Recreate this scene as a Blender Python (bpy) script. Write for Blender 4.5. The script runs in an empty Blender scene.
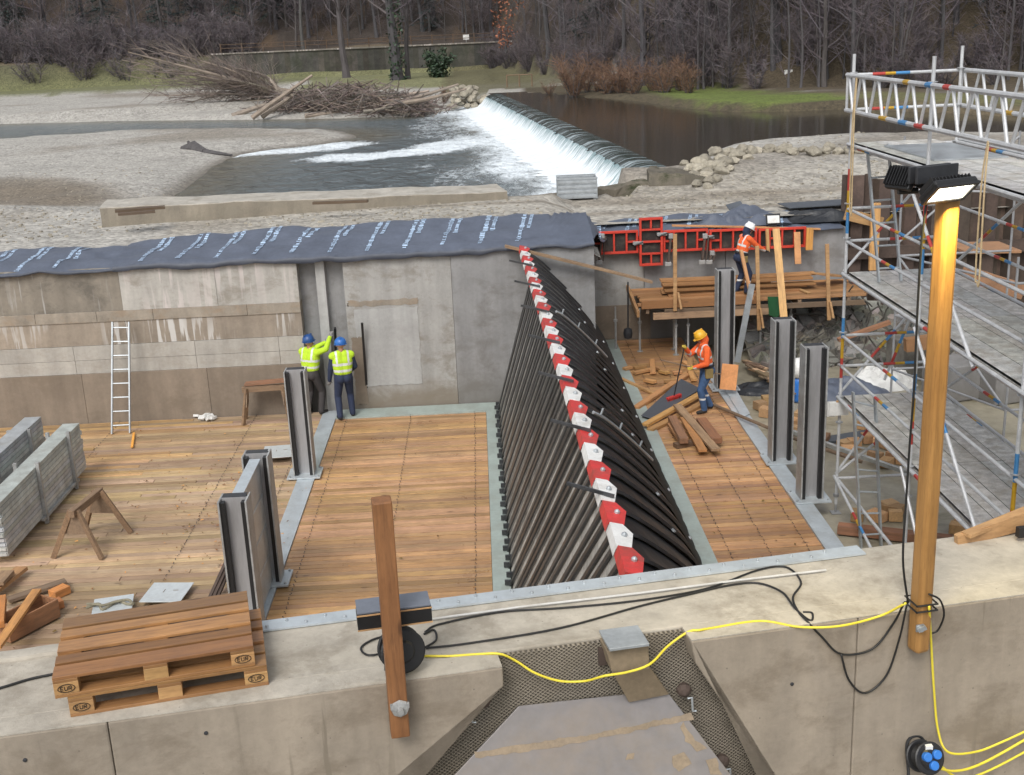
import bpy, bmesh, math, random
from mathutils import Vector, Matrix, Quaternion, noise
random.seed(7)
C = bpy.context.scene.collection
R = math.radians
# ------------------------------------------------------------------ camera model (heading, tilt and roll solved from the deck edges and posts)
F, VY, ROLL, H = 1180.0, (472.0, 28.0), 2.5, 7.9
_Y = Vector((VY[0]-512, VY[1]-387.5, F)).normalized()
_D = F*F/(387.5-VY[1])
_N = Vector((math.tan(R(ROLL))*_D, _D, F)).normalized()
_N = (_N - _N.dot(_Y)*_Y).normalized()
_U = -_N
_X = _Y.cross(_U)
def ray(px, py):
    r = Vector((px-512, py-387.5, F)); return Vector((r.dot(_X), r.dot(_Y), r.dot(_U)))
EYE = Vector((0, 0, H))
def P(px, py, z=0.0):
    r = ray(px, py); return EYE + r*((z-H)/r.z)
def PY(px, py, y):
    r = ray(px, py); return EYE + r*(y/r.y)
def PX(px, py, x):
    r = ray(px, py); return EYE + r*(x/r.x)
def PL(px, py, p0, n):
    r = ray(px, py); return EYE + r*((p0-EYE).dot(n)/r.dot(n))
cam = bpy.data.cameras.new('camera'); co = bpy.data.objects.new('camera', cam); C.objects.link(co)
cam.sensor_width = 36; cam.lens = F/1024*36; cam.clip_end = 2000; cam.clip_start = .05
cr = Vector((_X.x, _Y.x, _U.x)); cu = -Vector((_X.y, _Y.y, _U.y)); cb = -Vector((_X.z, _Y.z, _U.z))
co.matrix_world = Matrix(((cr.x, cu.x, cb.x, 0), (cr.y, cu.y, cb.y, 0), (cr.z, cu.z, cb.z, H), (0, 0, 0, 1)))
bpy.context.scene.camera = co

# ------------------------------------------------------------------ colour + materials
def lin(h):
    h = h.lstrip('#'); o = []
    for i in (0, 2, 4):
        v = int(h[i:i+2], 16)/255; o.append(v/12.92 if v <= .04045 else ((v+.055)/1.055)**2.4)
    return tuple(o)
def c4(c): return (c[0], c[1], c[2], 1.0)
class NT:
    def __init__(s, name):
        s.m = bpy.data.materials.new(name); s.m.use_nodes = True; s.t = s.m.node_tree; s.t.nodes.clear()
        s.out = s.n('ShaderNodeOutputMaterial'); s.b = s.n('ShaderNodeBsdfPrincipled'); s.l(s.b.outputs[0], s.out.inputs[0])
    def n(s, typ, **k):
        x = s.t.nodes.new(typ)
        for a, v in k.items(): setattr(x, a, v)
        return x
    def l(s, a, b): s.t.links.new(a, b)
    def set(s, sock, v):
        if hasattr(v, 'is_output'): s.l(v, sock)
        else: sock.default_value = v
    def coords(s, kind='Object', scale=(1, 1, 1), rot=(0, 0, 0)):
        tc = s.n('ShaderNodeTexCoord'); mp = s.n('ShaderNodeMapping')
        s.l(tc.outputs[kind], mp.inputs[0]); mp.inputs[3].default_value = scale; mp.inputs[2].default_value = rot
        return mp.outputs[0]
    def noise(s, vec, scale, detail=4, rough=.6, dist=0):
        x = s.n('ShaderNodeTexNoise'); s.l(vec, x.inputs['Vector'])
        x.inputs['Scale'].default_value = scale; x.inputs['Detail'].default_value = detail
        x.inputs['Roughness'].default_value = rough; x.inputs['Distortion'].default_value = dist
        return x.outputs[0]
    def ramp(s, v, lo, hi, a=0.0, b=1.0):
        x = s.n('ShaderNodeMapRange'); s.l(v, x.inputs[0])
        x.inputs[1].default_value = lo; x.inputs[2].default_value = hi; x.inputs[3].default_value = a; x.inputs[4].default_value = b
        return x.outputs[0]
    def math(s, op, a, b=0.0):
        x = s.n('ShaderNodeMath', operation=op); s.set(x.inputs[0], a); s.set(x.inputs[1], b); return x.outputs[0]
    def mix(s, fac, a, b, mode='MIX'):
        x = s.n('ShaderNodeMix', data_type='RGBA', blend_type=mode)
        s.set(x.inputs[0], fac)
        for k, v in ((6, a), (7, b)):
            if isinstance(v, tuple): x.inputs[k].default_value = c4(v)
            else: s.l(v, x.inputs[k])
        return x.outputs[2]
    def attr(s, name='Col'):
        x = s.n('ShaderNodeAttribute'); x.attribute_name = name; return x.outputs['Color']
    def bump(s, hgt, strength=.3, dist=.02):
        x = s.n('ShaderNodeBump'); x.inputs['Strength'].default_value = strength; x.inputs['Distance'].default_value = dist
        s.l(hgt, x.inputs['Height']); s.l(x.outputs[0], s.b.inputs['Normal'])
    def done(s, col, rough=.7, metal=0.0, spec=None):
        s.set(s.b.inputs['Base Color'], c4(col) if isinstance(col, tuple) else col)
        s.set(s.b.inputs['Roughness'], rough); s.b.inputs['Metallic'].default_value = metal
        if spec is not None: s.b.inputs['Specular IOR Level'].default_value = spec
        return s.m
def scl(c, k): return tuple(min(1, x*k) for x in c)
MATS = {}
def simple(name, col, rough=.7, metal=0.0, ns=4.0, var=.25, bump=.15, stretch=(1, 1, 1), dirt=None, dirt_amt=.5, usecol=True, spec=None, bs=None, bdist=.01):
    """colour x vertex tint, broken up by two noises, optional dirt patches and a fine bump"""
    if name in MATS: return MATS[name]
    t = NT(name); v = t.coords('Object', stretch)
    n1 = t.noise(v, ns, 5, .65); n2 = t.noise(v, ns*7, 3, .6)
    f = t.math('ADD', t.ramp(n1, .25, .75, 1-var, 1+var), t.ramp(n2, .3, .7, -var*.35, var*.35))
    base = t.mix(1.0, col, t.attr(), 'MULTIPLY') if usecol else None
    if base is None:
        rgb = t.n('ShaderNodeRGB'); rgb.outputs[0].default_value = c4(col); base = rgb.outputs[0]
    vm = t.n('ShaderNodeVectorMath', operation='SCALE'); t.l(base, vm.inputs[0]); t.l(f, vm.inputs['Scale'])
    out = vm.outputs[0]
    if dirt is not None:
        d = t.ramp(t.noise(t.coords('Object'), ns*.6, 6, .7), .48, .68, 0, dirt_amt)
        out = t.mix(d, out, dirt)
    if bump: t.bump(t.noise(v, bs or ns*9, 4, .7), bump, bdist)
    rr = t.ramp(n1, .3, .7, max(.05, rough-.1), min(1, rough+.1))
    MATS[name] = t.done(out, rr, metal, spec); return MATS[name]

# ------------------------------------------------------------------ scene graph helpers
XF = {}
def put(o, loc=(0, 0, 0), rot=None, parent=None):
    loc = Vector(loc).to_3d(); m = Matrix.Translation(loc) @ (rot.to_4x4() if rot is not None else Matrix.Identity(4))
    if parent is not None: o.parent = parent
    o.matrix_basis = m
    XF[o.name] = (XF[parent.name] @ m) if parent is not None else m
    C.objects.link(o); return o
def tag(o, label=None, cat=None, group=None, kind=None):
    if label: o['label'] = label
    if cat: o['category'] = cat
    if group: o['group'] = group
    if kind: o['kind'] = kind
    return o
def rz(a): return Matrix.Rotation(a, 4, 'Z')
def thing(name, label, cat, loc=(0, 0, 0), rot=None, group=None):
    o = bpy.data.objects.new(name, None); o.empty_display_size = .2
    put(o, loc, rot if not isinstance(rot, (int, float)) else rz(rot)); return tag(o, label, cat, group)
def part_empty(name, parent):
    o = bpy.data.objects.new(name, None); return put(o, (0, 0, 0), None, parent)
def copy_tree(o, loc=None, rot=None, scale=None, parent=None, label=None, group=None):
    c = o.copy(); C.objects.link(c)
    if parent is not None: c.parent = parent; c.matrix_basis = o.matrix_basis.copy()
    else:
        m = Matrix.Translation(Vector(loc)) @ ((rz(rot) if isinstance(rot, (int, float)) else rot.to_4x4()) if rot is not None else Matrix.Identity(4))
        if scale is not None: m = m @ Matrix.Diagonal(Vector(scale if not isinstance(scale, (int, float)) else (scale,)*3).to_4d())
        c.matrix_basis = m; XF[c.name] = m
    if label: c['label'] = label
    if group: c['group'] = group
    for ch in o.children: copy_tree(ch, parent=c)
    return c
def frame(d, up=Vector((0, 0, 1))):
    d = Vector(d).normalized()
    if abs(d.dot(up)) > .995: up = Vector((0, 1, 0))
    s = d.cross(up).normalized(); u = s.cross(d); return d, s, u
def smooth_path(pts, n=6):
    pts = [Vector(p) for p in pts]; out = []
    q = [pts[0]*2-pts[1]] + pts + [pts[-1]*2-pts[-2]]
    for i in range(1, len(q)-2):
        a, b, c, d = q[i-1:i+3]
        for k in range(n):
            t = k/n
            out.append(.5*((2*b)+(c-a)*t+(2*a-5*b+4*c-d)*t*t+(3*b-a-3*c+d)*t**3))
    out.append(pts[-1]); return out
class MB:
    """collects shapes with a vertex tint; build() links them as ONE mesh object"""
    def __init__(s): s.v = []; s.f = []; s.c = []; s.mi = []; s.cur = 0
    def add(s, vs, fs, col=(1, 1, 1), mi=None):
        b = len(s.v); s.v.extend(Vector(p) for p in vs); s.c.extend([col]*len(vs))
        s.f.extend([tuple(i+b for i in f) for f in fs]); s.mi.extend([s.cur if mi is None else mi]*len(fs)); return s
    def hexa(s, a, col=(1, 1, 1), mi=None):
        return s.add(a, [(3, 2, 1, 0), (4, 5, 6, 7), (0, 1, 5, 4), (1, 2, 6, 5), (2, 3, 7, 6), (3, 0, 4, 7)], col, mi)
    def box(s, c, d, rot=None, col=(1, 1, 1), mi=None):
        c = Vector(c); x, y, z = d[0]/2, d[1]/2, d[2]/2
        p = [Vector(q) for q in ((-x, -y, -z), (x, -y, -z), (x, y, -z), (-x, y, -z), (-x, -y, z), (x, -y, z), (x, y, z), (-x, y, z))]
        if rot is not None: p = [rot @ q for q in p]
        return s.hexa([c+q for q in p], col, mi)
    def bar(s, p0, p1, w, h, up=(0, 0, 1), col=(1, 1, 1), mi=None, taper=1.0):
        p0 = Vector(p0); p1 = Vector(p1); d, a, u = frame(p1-p0, Vector(up)); a = a*w/2; u = u*h/2
        q = [p0-a-u, p1-a*taper-u*taper, p1+a*taper-u*taper, p0+a-u, p0-a+u, p1-a*taper+u*taper, p1+a*taper+u*taper, p0+a+u]
        return s.hexa([q[0], q[3], q[2], q[1], q[4], q[7], q[6], q[5]], col, mi)
    def path(s, pts, r, n=6, col=(1, 1, 1), mi=None, cap=True, cols=None):
        pts = [Vector(p) for p in pts]; m = len(pts); rs = r if isinstance(r, (list, tuple)) else [r]*m
        b = len(s.v); up = Vector((0, 0, 1)); prev = None
        for i, p in enumerate(pts):
            t = (pts[min(i+1, m-1)]-pts[max(i-1, 0)])
            if t.length < 1e-9: t = Vector((0, 0, 1))
            t.normalize()
            if prev is None: _, a, u = frame(t)
            else:
                a = prev - t*prev.dot(t)
                a = a.normalized() if a.length > 1e-6 else frame(t)[1]
                u = a.cross(t)
            prev = a
            for k in range(n):
                w = 2*math.pi*k/n; s.v.append(p+(a*math.cos(w)+u*math.sin(w))*rs[i]); s.c.append(cols[i] if cols else col)
        for i in range(m-1):
            for k in range(n):
                k2 = (k+1) % n; s.f.append((b+i*n+k, b+i*n+k2, b+(i+1)*n+k2, b+(i+1)*n+k)); s.mi.append(s.cur if mi is None else mi)
        if cap and n > 2:
            s.f.append(tuple(b+k for k in range(n))[::-1]); s.f.append(tuple(b+(m-1)*n+k for k in range(n))); s.mi.extend([s.cur if mi is None else mi]*2)
        return s
    def tube(s, p0, p1, r, n=8, col=(1, 1, 1), mi=None, r2=None): return s.path([p0, p1], [r, r if r2 is None else r2], n, col, mi)
    def lathe(s, prof, o, ax, n=20, col=(1, 1, 1), mi=None, cols=None):
        """prof = [(radius, distance along axis)]"""
        d, a, u = frame(ax); o = Vector(o); b = len(s.v); m = len(prof)
        for i, (r, h) in enumerate(prof):
            for k in range(n):
                w = 2*math.pi*k/n; s.v.append(o+d*h+(a*math.cos(w)+u*math.sin(w))*r); s.c.append(cols[i] if cols else col)
        for i in range(m-1):
            for k in range(n):
                k2 = (k+1) % n; s.f.append((b+i*n+k, b+i*n+k2, b+(i+1)*n+k2, b+(i+1)*n+k)); s.mi.append(s.cur if mi is None else mi)
        s.f.append(tuple(b+k for k in range(n))[::-1]); s.f.append(tuple(b+(m-1)*n+k for k in range(n))); s.mi.extend([s.cur if mi is None else mi]*2)
        return s
    def prism(s, poly, off, col=(1, 1, 1), mi=None):
        n = len(poly); off = Vector(off); p = [Vector(q) for q in poly]
        fs = [tuple(range(n))[::-1], tuple(range(n, 2*n))]+[(i, (i+1) % n, n+(i+1) % n, n+i) for i in range(n)]
        return s.add(p+[q+off for q in p], fs, col, mi)
    def build(s, name, mat, parent=None, loc=None, rot=None, smooth=False, bevel=0, local=False):
        m = bpy.data.meshes.new(name)
        if loc is None: loc = Vector((0, 0, 0))
        mtx = Matrix.Translation(Vector(loc)) @ (rot.to_4x4() if rot is not None else Matrix.Identity(4))
        if parent is not None: w = XF[parent.name] @ mtx
        else: w = mtx
        vs = s.v if local else [w.inverted() @ p for p in s.v] if (w != Matrix.Identity(4)) else s.v
        m.from_pydata([tuple(p) for p in vs], [], s.f)
        at = m.color_attributes.new('Col', 'FLOAT_COLOR', 'POINT')
        flat = []
        for c in s.c: flat.extend((c[0], c[1], c[2], 1.0))
        at.data.foreach_set('color', flat)
        for k in (mat if isinstance(mat, (list, tuple)) else [mat]): m.materials.append(k)
        if any(s.mi): m.polygons.foreach_set('material_index', s.mi)
        if smooth: m.polygons.foreach_set('use_smooth', [True]*len(m.polygons))
        bm = bmesh.new(); bm.from_mesh(m); bmesh.ops.recalc_face_normals(bm, faces=bm.faces); bm.to_mesh(m); bm.free()
        m.update()
        o = bpy.data.objects.new(name, m); put(o, loc, rot, parent)
        if bevel:
            md = o.modifiers.new('b', 'BEVEL'); md.width = bevel; md.segments = 2; md.limit_method = 'ANGLE'; md.angle_limit = R(40)
        return o
def jit(c, a=.12):
    k = 1+random.uniform(-a, a); return (c[0]*k*(1+random.uniform(-a, a)*.25), c[1]*k, c[2]*k*(1+random.uniform(-a, a)*.3))

# ------------------------------------------------------------------ materials in use
M = {}
def build_materials():
    def wood(name, col, dark, rough=.65, ax=0, wet=.0, ns=1.0):
        t = NT(name); st = [9, 9, 9]; st[ax] = .45
        v = t.coords('Object', tuple(st)); g = t.noise(v, 2.2*ns, 5, .7, .35); g2 = t.noise(v, 11*ns, 3, .6)
        bl = t.noise(t.coords('Object'), 1.1, 5, .7)
        base = t.mix(1.0, col, t.attr(), 'MULTIPLY')
        f = t.math('MULTIPLY', t.ramp(g, .42, .72, 0, .62), t.ramp(g2, .3, .65, .45, 1.0))
        o = t.mix(f, base, dark)
        kn = t.n('ShaderNodeTexVoronoi'); sv = [2.6, 2.6, 2.6]; sv[ax] = .9; t.l(t.coords('Object', tuple(sv)), kn.inputs['Vector']); kn.inputs['Scale'].default_value = 1.6
        o = t.mix(t.ramp(kn.outputs[0], .05, .11, .7, 0), o, scl(dark, .6))
        o = t.mix(t.ramp(bl, .42, .72, 0, .5), o, scl(dark, 1.5))
        fl = t.noise(t.coords('Object', tuple(3 if i == ax else 22 for i in range(3))), 2.0*ns, 3, .7); o = t.mix(t.ramp(fl, .5, .75, 0, .35), o, scl(dark, .7)); sm = t.noise(t.coords('Object'), .35, 5, .65); o = t.mix(t.ramp(sm, .5, .7, 0, .4), o, scl(col, .45))
        t.bump(t.math('ADD', g, t.math('MULTIPLY', g2, .5)), .22, .006)
        return t.done(o, t.ramp(bl, .35, .65, rough+.1, max(.2, rough-.15-wet)))
    M['deck'] = wood('deck_timber', (.56, .335, .165), (.12, .06, .03), .42)
    M['deck_dusty'] = wood('dusty_deck_timber', (.50, .355, .21), (.15, .095, .058), .7)
    M['wood'] = wood('raw_timber', (.50, .30, .14), (.16, .08, .035), .7)
    M['wood_old'] = wood('weathered_timber', (.24, .165, .105), (.07, .045, .03), .8)
    M['wood_pallet'] = wood('wet_pallet_timber', (.36, .19, .075), (.075, .034, .018), .42)
    M['wood_post'] = wood('orange_post_timber', (.38, .20, .062), (.15, .07, .022), .5, ax=2)
    M['wood_dark_post'] = wood('dark_post_timber', (.27, .12, .045), (.07, .028, .012), .6, ax=2)
    M['ply'] = simple('ply', (.55, .28, .12), .6, ns=3)
    M['galv'] = simple('galvanised_steel', (.42, .45, .47), .42, .55, ns=5, var=.2, bump=.05)
    M['galv_dull'] = simple('dull_galvanised_steel', (.36, .365, .36), .55, .3, ns=6, var=.3, bump=.12, dirt=(.2, .18, .15), dirt_amt=.4)
    M['tube'] = simple('scaffold_tube_steel', (.46, .47, .48), .42, .45, ns=6, var=.22, bump=.05)
    M['grate'] = simple('scaffold_deck_steel', (.52, .51, .48), .7, .1, ns=7, var=.42, bump=.6, bs=70, dirt=(.33, .29, .235), dirt_amt=.8)
    M['zinc'] = simple('bright_zinc_strip', (.50, .55, .58), .4, .35, ns=3, var=.15, bump=.04, dirt=(.3, .3, .28), dirt_amt=.35)
    M['green_strip'] = simple('greenish_painted_steel', (.36, .42, .39), .5, .1, ns=2, var=.15, bump=.05, dirt=(.25, .24, .2), dirt_amt=.5)
    M['steel_web'] = simple('stainless_web', (.40, .40, .41), .45, .4, ns=2, var=.2, bump=.05, stretch=(3, 3, .4))
    M['steel_dark'] = simple('dark_steel', (.045, .047, .052), .5, .3, ns=5, var=.2, bump=.06)
    M['bar'] = simple('bar_steel', (.075, .078, .082), .42, .5, ns=4, var=.3, bump=.06)
    M['rib'] = simple('black_plastic_sheet', (.0055, .006, .008), .42, 0, ns=1.5, var=.3, bump=.05, dirt=(.016, .017, .02), dirt_amt=.5, spec=.3)
    M['rubber'] = simple('black_rubber', (.012, .012, .013), .5, 0, ns=6, var=.2, bump=.05)
    M['red'] = simple('red_plate_paint', (.58, .038, .034), .5, 0, ns=5, var=.25, bump=.06, dirt=(.20, .07, .05), dirt_amt=.65)
    M['white'] = simple('white_plate_paint', (.74, .74, .72), .5, 0, ns=5, var=.12, bump=.05, dirt=(.40, .37, .32), dirt_amt=.65)
    M['formred'] = simple('red_formwork_paint', (.56, .045, .025), .5, 0, ns=5, var=.15, bump=.05, dirt=(.25, .06, .04), dirt_amt=.4)
    M['formpanel'] = simple('dark_form_plywood', (.022, .018, .016), .6, 0, ns=9, var=.5, bump=.2, dirt=(.12, .10, .08), dirt_amt=.5)
    M['plastic_black'] = simple('black_plastic', (.014, .014, .015), .45, 0, ns=8, var=.2, bump=.03)
    M['plastic_blue'] = simple('blue_plastic', (.03, .17, .55), .4, 0, ns=8, var=.1, bump=.03)
    M['white_cloth'] = simple('white_sack', (.62, .62, .60), .8, 0, ns=4, var=.15, bump=.3)
    M['cable_black'] = simple('black_cable', (.012, .012, .012), .5, 0, var=.1, bump=0)
    M['cable_yellow'] = simple('yellow_cable', (.72, .60, .05), .45, 0, var=.1, bump=0)
    M['rust'] = simple('rusty_sheet_pile', (.078, .055, .044), .8, .1, ns=2, var=.4, bump=.4, dirt=(.05, .035, .03), dirt_amt=.6)
    M['membrane'] = simple('blue_grey_membrane', (.085, .10, .135), .55, 0, ns=1.6, var=.22, bump=.25, bs=6, bdist=.03)
    M['print'] = simple('pale_blue_print', (.42, .55, .72), .6, 0, ns=20, var=.2, bump=0)
    M['sheet_black'] = simple('black_plastic_film', (.02, .022, .026), .35, 0, ns=2, var=.3, bump=.4, bs=7, bdist=.03)
    M['slate'] = simple('dark_grey_sheet', (.075, .085, .10), .5, 0, ns=2, var=.15, bump=.08)
    M['rock'] = simple('pale_limestone', (.40, .37, .31), .85, 0, ns=2.2, var=.35, bump=.5, dirt=(.20, .18, .14), dirt_amt=.6, bdist=.05)
    M['driftwood'] = simple('bleached_driftwood', (.25, .21, .175), .85, 0, ns=2, var=.35, bump=.4)
    M['brush'] = simple('dry_brush', (.165, .135, .118), .9, 0, ns=1, var=.4, bump=0)
    M['bark'] = simple('grey_bark', (.078, .073, .074), .9, 0, ns=2, var=.4, bump=.4, stretch=(3, 3, .6))
    M['twig'] = simple('purple_brown_twigs', (.124, .105, .113), .9, 0, ns=.4, var=.3, bump=0)  # lightened towards violet-grey, the colour stands in for haze over the wood
    M['needle'] = simple('dark_needles', (.036, .050, .048), .85, 0, ns=.6, var=.4, bump=0)  # shifted towards blue-grey, distance haze put into the colour
    M['ivy'] = simple('dark_ivy_leaf', (.028, .05, .026), .6, 0, ns=2, var=.4, bump=0)
    M['rustleaf'] = simple('orange_dry_leaf', (.22, .085, .045), .9, 0, ns=2, var=.4, bump=0)
    M['block'] = simple('sawn_wood_block', (.46, .27, .13), .8, 0, ns=5, var=.3, bump=.2, dirt=(.2, .11, .06), dirt_amt=.6)
    M['cobble'] = simple('dirty_rubble', (.16, .15, .13), .9, 0, ns=3, var=.4, bump=.5)
build_materials()
# ------------------------------------------------------------------ concrete materials
def concrete(name, base, var=.18, stain=None, stain_amt=.5, drip=None, drip_band=None, drip_thr=.56, rough=.85, ns=.9, joints=False, zfade=None, bump=.12):
    t = NT(name); v = t.coords('Object')
    n1 = t.noise(v, ns, 7, .68); n2 = t.noise(v, ns*14, 4, .7); n3 = t.noise(t.coords('Object', (5, 5, .5)), .8, 4, .6)
    f = t.math('ADD', t.ramp(n1, .28, .72, 1-var, 1+var), t.math('ADD', t.ramp(n2, .3, .7, -.07, .07), t.ramp(n3, .3, .7, -.13, .13)))
    b = t.mix(1.0, base, t.attr(), 'MULTIPLY')
    vm = t.n('ShaderNodeVectorMath', operation='SCALE'); t.l(b, vm.inputs[0]); t.l(f, vm.inputs['Scale']); o = vm.outputs[0]
    if stain is not None:
        s = t.ramp(t.noise(t.coords('Object', (1, 1, 1.6)), ns*1.1, 8, .72, .3), .5, .63, 0, stain_amt); o = t.mix(s, o, stain)
    if zfade is not None:
        sp = t.n('ShaderNodeSeparateXYZ'); t.l(v, sp.inputs[0])
        zz = t.math('ADD', sp.outputs[2], t.ramp(n1, .2, .8, -.35, .35)); o = t.mix(t.ramp(zz, zfade[0], zfade[1], zfade[3], 0), o, zfade[2])
    if drip is not None:
        d = t.noise(t.coords('Object', (7.5, 7.5, .55)), 1.0, 4, .55); big = t.noise(t.coords('Object', (.8, .8, .3)), 1.2, 2, .5)
        k = t.math('MULTIPLY', t.ramp(d, drip_thr, drip_thr+.05), t.ramp(big, .45, .58))
        o = t.mix(t.math('MULTIPLY', k, .85), o, drip)
    pv = t.n('ShaderNodeTexVoronoi'); t.l(v, pv.inputs['Vector']); pv.inputs['Scale'].default_value = 9
    pit = t.ramp(pv.outputs[0], .03, .07, .6, 0); o = t.mix(pit, o, scl(base, .35))
    t.bump(t.math('ADD', n2, t.math('MULTIPLY', n1, 1.2)), bump, .02)
    return t.done(o, t.ramp(n1, .3, .7, rough-.1, min(1, rough+.1)))
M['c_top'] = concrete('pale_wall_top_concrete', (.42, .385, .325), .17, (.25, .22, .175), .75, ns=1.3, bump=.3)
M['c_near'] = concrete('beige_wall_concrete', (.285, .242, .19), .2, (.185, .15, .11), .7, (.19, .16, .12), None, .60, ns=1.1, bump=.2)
M['c_light'] = concrete('light_old_concrete', (.38, .365, .335), .2, (.22, .195, .16), .7, (.54, .49, .47), None, .50)
M['c_grime'] = concrete('grimy_concrete', (.22, .195, .16), .3, (.11, .10, .085), .8, (.36, .35, .33), None, .6)
M['c_drip'] = concrete('brown_concrete_with_lime_runs', (.275, .232, .185), .22, (.19, .155, .12), .5, (.56, .55, .53), None, .50)
M['c_panel'] = concrete('pale_block_course', (.37, .35, .315), .12, (.27, .24, .2), .5, ns=1.1)
M['c_base'] = concrete('brown_base_concrete', (.225, .182, .14), .14, (.17, .135, .10), .6)
M['c_ledge'] = concrete('brown_ledge_concrete', (.275, .24, .195), .3, (.28, .20, .13), .5, ns=2.0)
M['c_gray'] = concrete('smooth_grey_concrete', (.25, .25, .25), .16, (.165, .155, .145), .65, ns=.8, zfade=(-.2, 1.2, (.14, .125, .105), .75))
M['c_patch'] = concrete('patched_grey_concrete', (.32, .315, .30), .14, (.205, .185, .155), .75, ns=1.0, zfade=(.2, .75, (.20, .165, .125), .85))
M['c_inner'] = concrete('smooth_patch_concrete', (.36, .36, .35), .1, (.29, .285, .275), .5, ns=.9)
M['c_beam'] = concrete('pale_weathered_beam', (.40, .375, .33), .2, (.24, .215, .17), .7, ns=1.4, bump=.5)
M['c_wet'] = concrete('wet_pit_floor', (.31, .28, .21), .25, (.125, .11, .055), .85, ns=.45, rough=.38, bump=.25)
M['c_moss'] = concrete('mossy_old_concrete', (.12, .105, .08), .4, (.028, .036, .012), .95, ns=1.2, bump=.6)
M['c_inside'] = concrete('pale_channel_floor', (.30, .28, .235), .15, (.22, .2, .16), .6)
# ------------------------------------------------------------------ ground, river, weir
ZD, ZU = 1.9, 3.0
def poly_sd(x, y, poly):
    best = 1e18; ins = False; n = len(poly)
    for i in range(n):
        ax, ay = poly[i]; bx, by = poly[(i+1) % n]
        dx, dy = bx-ax, by-ay; t = ((x-ax)*dx+(y-ay)*dy)/(dx*dx+dy*dy+1e-12); t = 0 if t < 0 else 1 if t > 1 else t
        ex, ey = x-ax-dx*t, y-ay-dy*t; q = ex*ex+ey*ey
        if q < best: best = q
        if (ay > y) != (by > y) and x < ax+dx*(y-ay)/dy: ins = not ins
    d = math.sqrt(best); return -d if ins else d
def wl(pts, z): return [tuple(P(a, b, z)[:2]) for a, b in pts]
crest0 = P(648, 172, ZU); crest1 = P(487, 95, ZU)
DOWN = wl([(160, 212), (172, 198), (186, 189), (200, 178), (214, 168), (228, 160), (240, 155), (270, 150), (330, 143.5), (361, 137), (345, 132), (250, 131), (150, 132), (60, 137), (0, 141.5)], ZD)
DOWN += [(-70, 90), (-75, 112)] + wl([(0, 124), (120, 121), (210, 120), (300, 119), (400, 117), (455, 110), (474, 103)], ZD)
DOWN += [(crest1.x-.5, crest1.y+1), (crest0.x-.3, crest0.y), (crest0.x-.6, 39.0), (3.5, 38.6), (1, 36.6), (-3, 35.4), (-8, 35.6)]
UP = [(crest0.x, crest0.y-.6)] + wl([(690, 164), (715, 152), (760, 148), (850, 143)], ZU) + [(24, 43), (60, 38), (70, 46)]
UP += wl([(1010, 116), (930, 112), (850, 109), (800, 111), (745, 112), (700, 109), (665, 105), (640, 101), (600, 98), (545, 95), (505, 93)], ZU) + [(crest1.x-.4, crest1.y+2)]
def sstep(a, b, x):
    t = max(0, min(1, (x-a)/(b-a))); return t*t*(3-2*t)
def hill_y(x):                       # where the wooded slope begins
    if x < 2: return 152
    if x < 14: return 152+(84-152)*sstep(2, 14, x)
    if x < 26: return 84+(74-84)*(x-14)/12
    return 74-.12*(x-26)
def ground_z(x, y):
    n = noise.noise(Vector((x*.12, y*.12, 0)))*.22+noise.noise(Vector((x*.5, y*.5, 3)))*.07
    right = sstep(1.7, 2.7, x)
    cap = 3.46+(2.92-3.46)*right*(1-sstep(32, 39, y))
    cap += .16*sstep(6.0, 8, x)*(1-sstep(17, 24, x))*sstep(32, 36, y)*(1-sstep(38, 44, y))      # the gravel heap by the pool
    if y < 33: n *= sstep(27, 33, y)*.5
    if x < 2 and y > 26.5: cap -= .12*sstep(26.5, 28, y)*(1-sstep(33, 36, y))
    hy = hill_y(x)
    if y > 60:
        cap = cap+(2.95+.35*sstep(5, 12, x)-cap)*sstep(60, 75, y)
    sd = poly_sd(x, y, DOWN); su = poly_sd(x, y, UP)
    bank = (.10+.45*(1-sstep(32.5, 37.5, y))) if y < 76 and x < 4 else .3
    zd = ZD+(bank*sd if sd > 0 else max(-.9, .22*sd))
    if x < 6 and y < 101: zd = min(zd, ZD+.30+1.45*(1-sstep(32, 50, y))) if sd > 0 else zd
    elif x < 6 and y < 137: zd = min(zd, ZD+.7)
    if y > 118 and x < 2: zd = max(zd, ZD+.25+1.0*sstep(137, 139.5, y+n*4) if x < -20 else ZD+.25+.8*sstep(120, 124, y+n*4))
    zu = ZU+(.22*su if su > 0 else max(-.9, .3*su))
    z = min(cap, zd) if y < 300 else cap
    wx = crest0.x+(crest1.x-crest0.x)*(y-crest0.y)/(crest1.y-crest0.y)
    if su < 0: z = min(z, zu)
    elif su < 7 and (x > wx+.6 or y < crest0.y-1.0 and x > 4.5): z = min(max(z, min(cap, zu)), zu+.22)
    if sd > 0 and su > 0: z += n*min(1, sd*.5)*min(1, su*.5)
    if y > hy:
        up = sstep(hy, hy+1.5, y)*3.2*(1-sstep(1, 6, x))
        z = max(z, 2.9)+up+max(0, y-hy-(9-8*sstep(1, 6, x)))*.42+n*2*sstep(0, 8, y-hy)
    return z
def mixc(a, b, k): return tuple(a[i]+(b[i]-a[i])*k for i in range(3))
G_GRAVEL, G_DIRT, G_GRASS, G_LEAF, G_ROAD = (.355, .34, .31), (.15, .12, .085), (.115, .15, .03), (.052, .041, .034), (.325, .30, .255)
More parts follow.
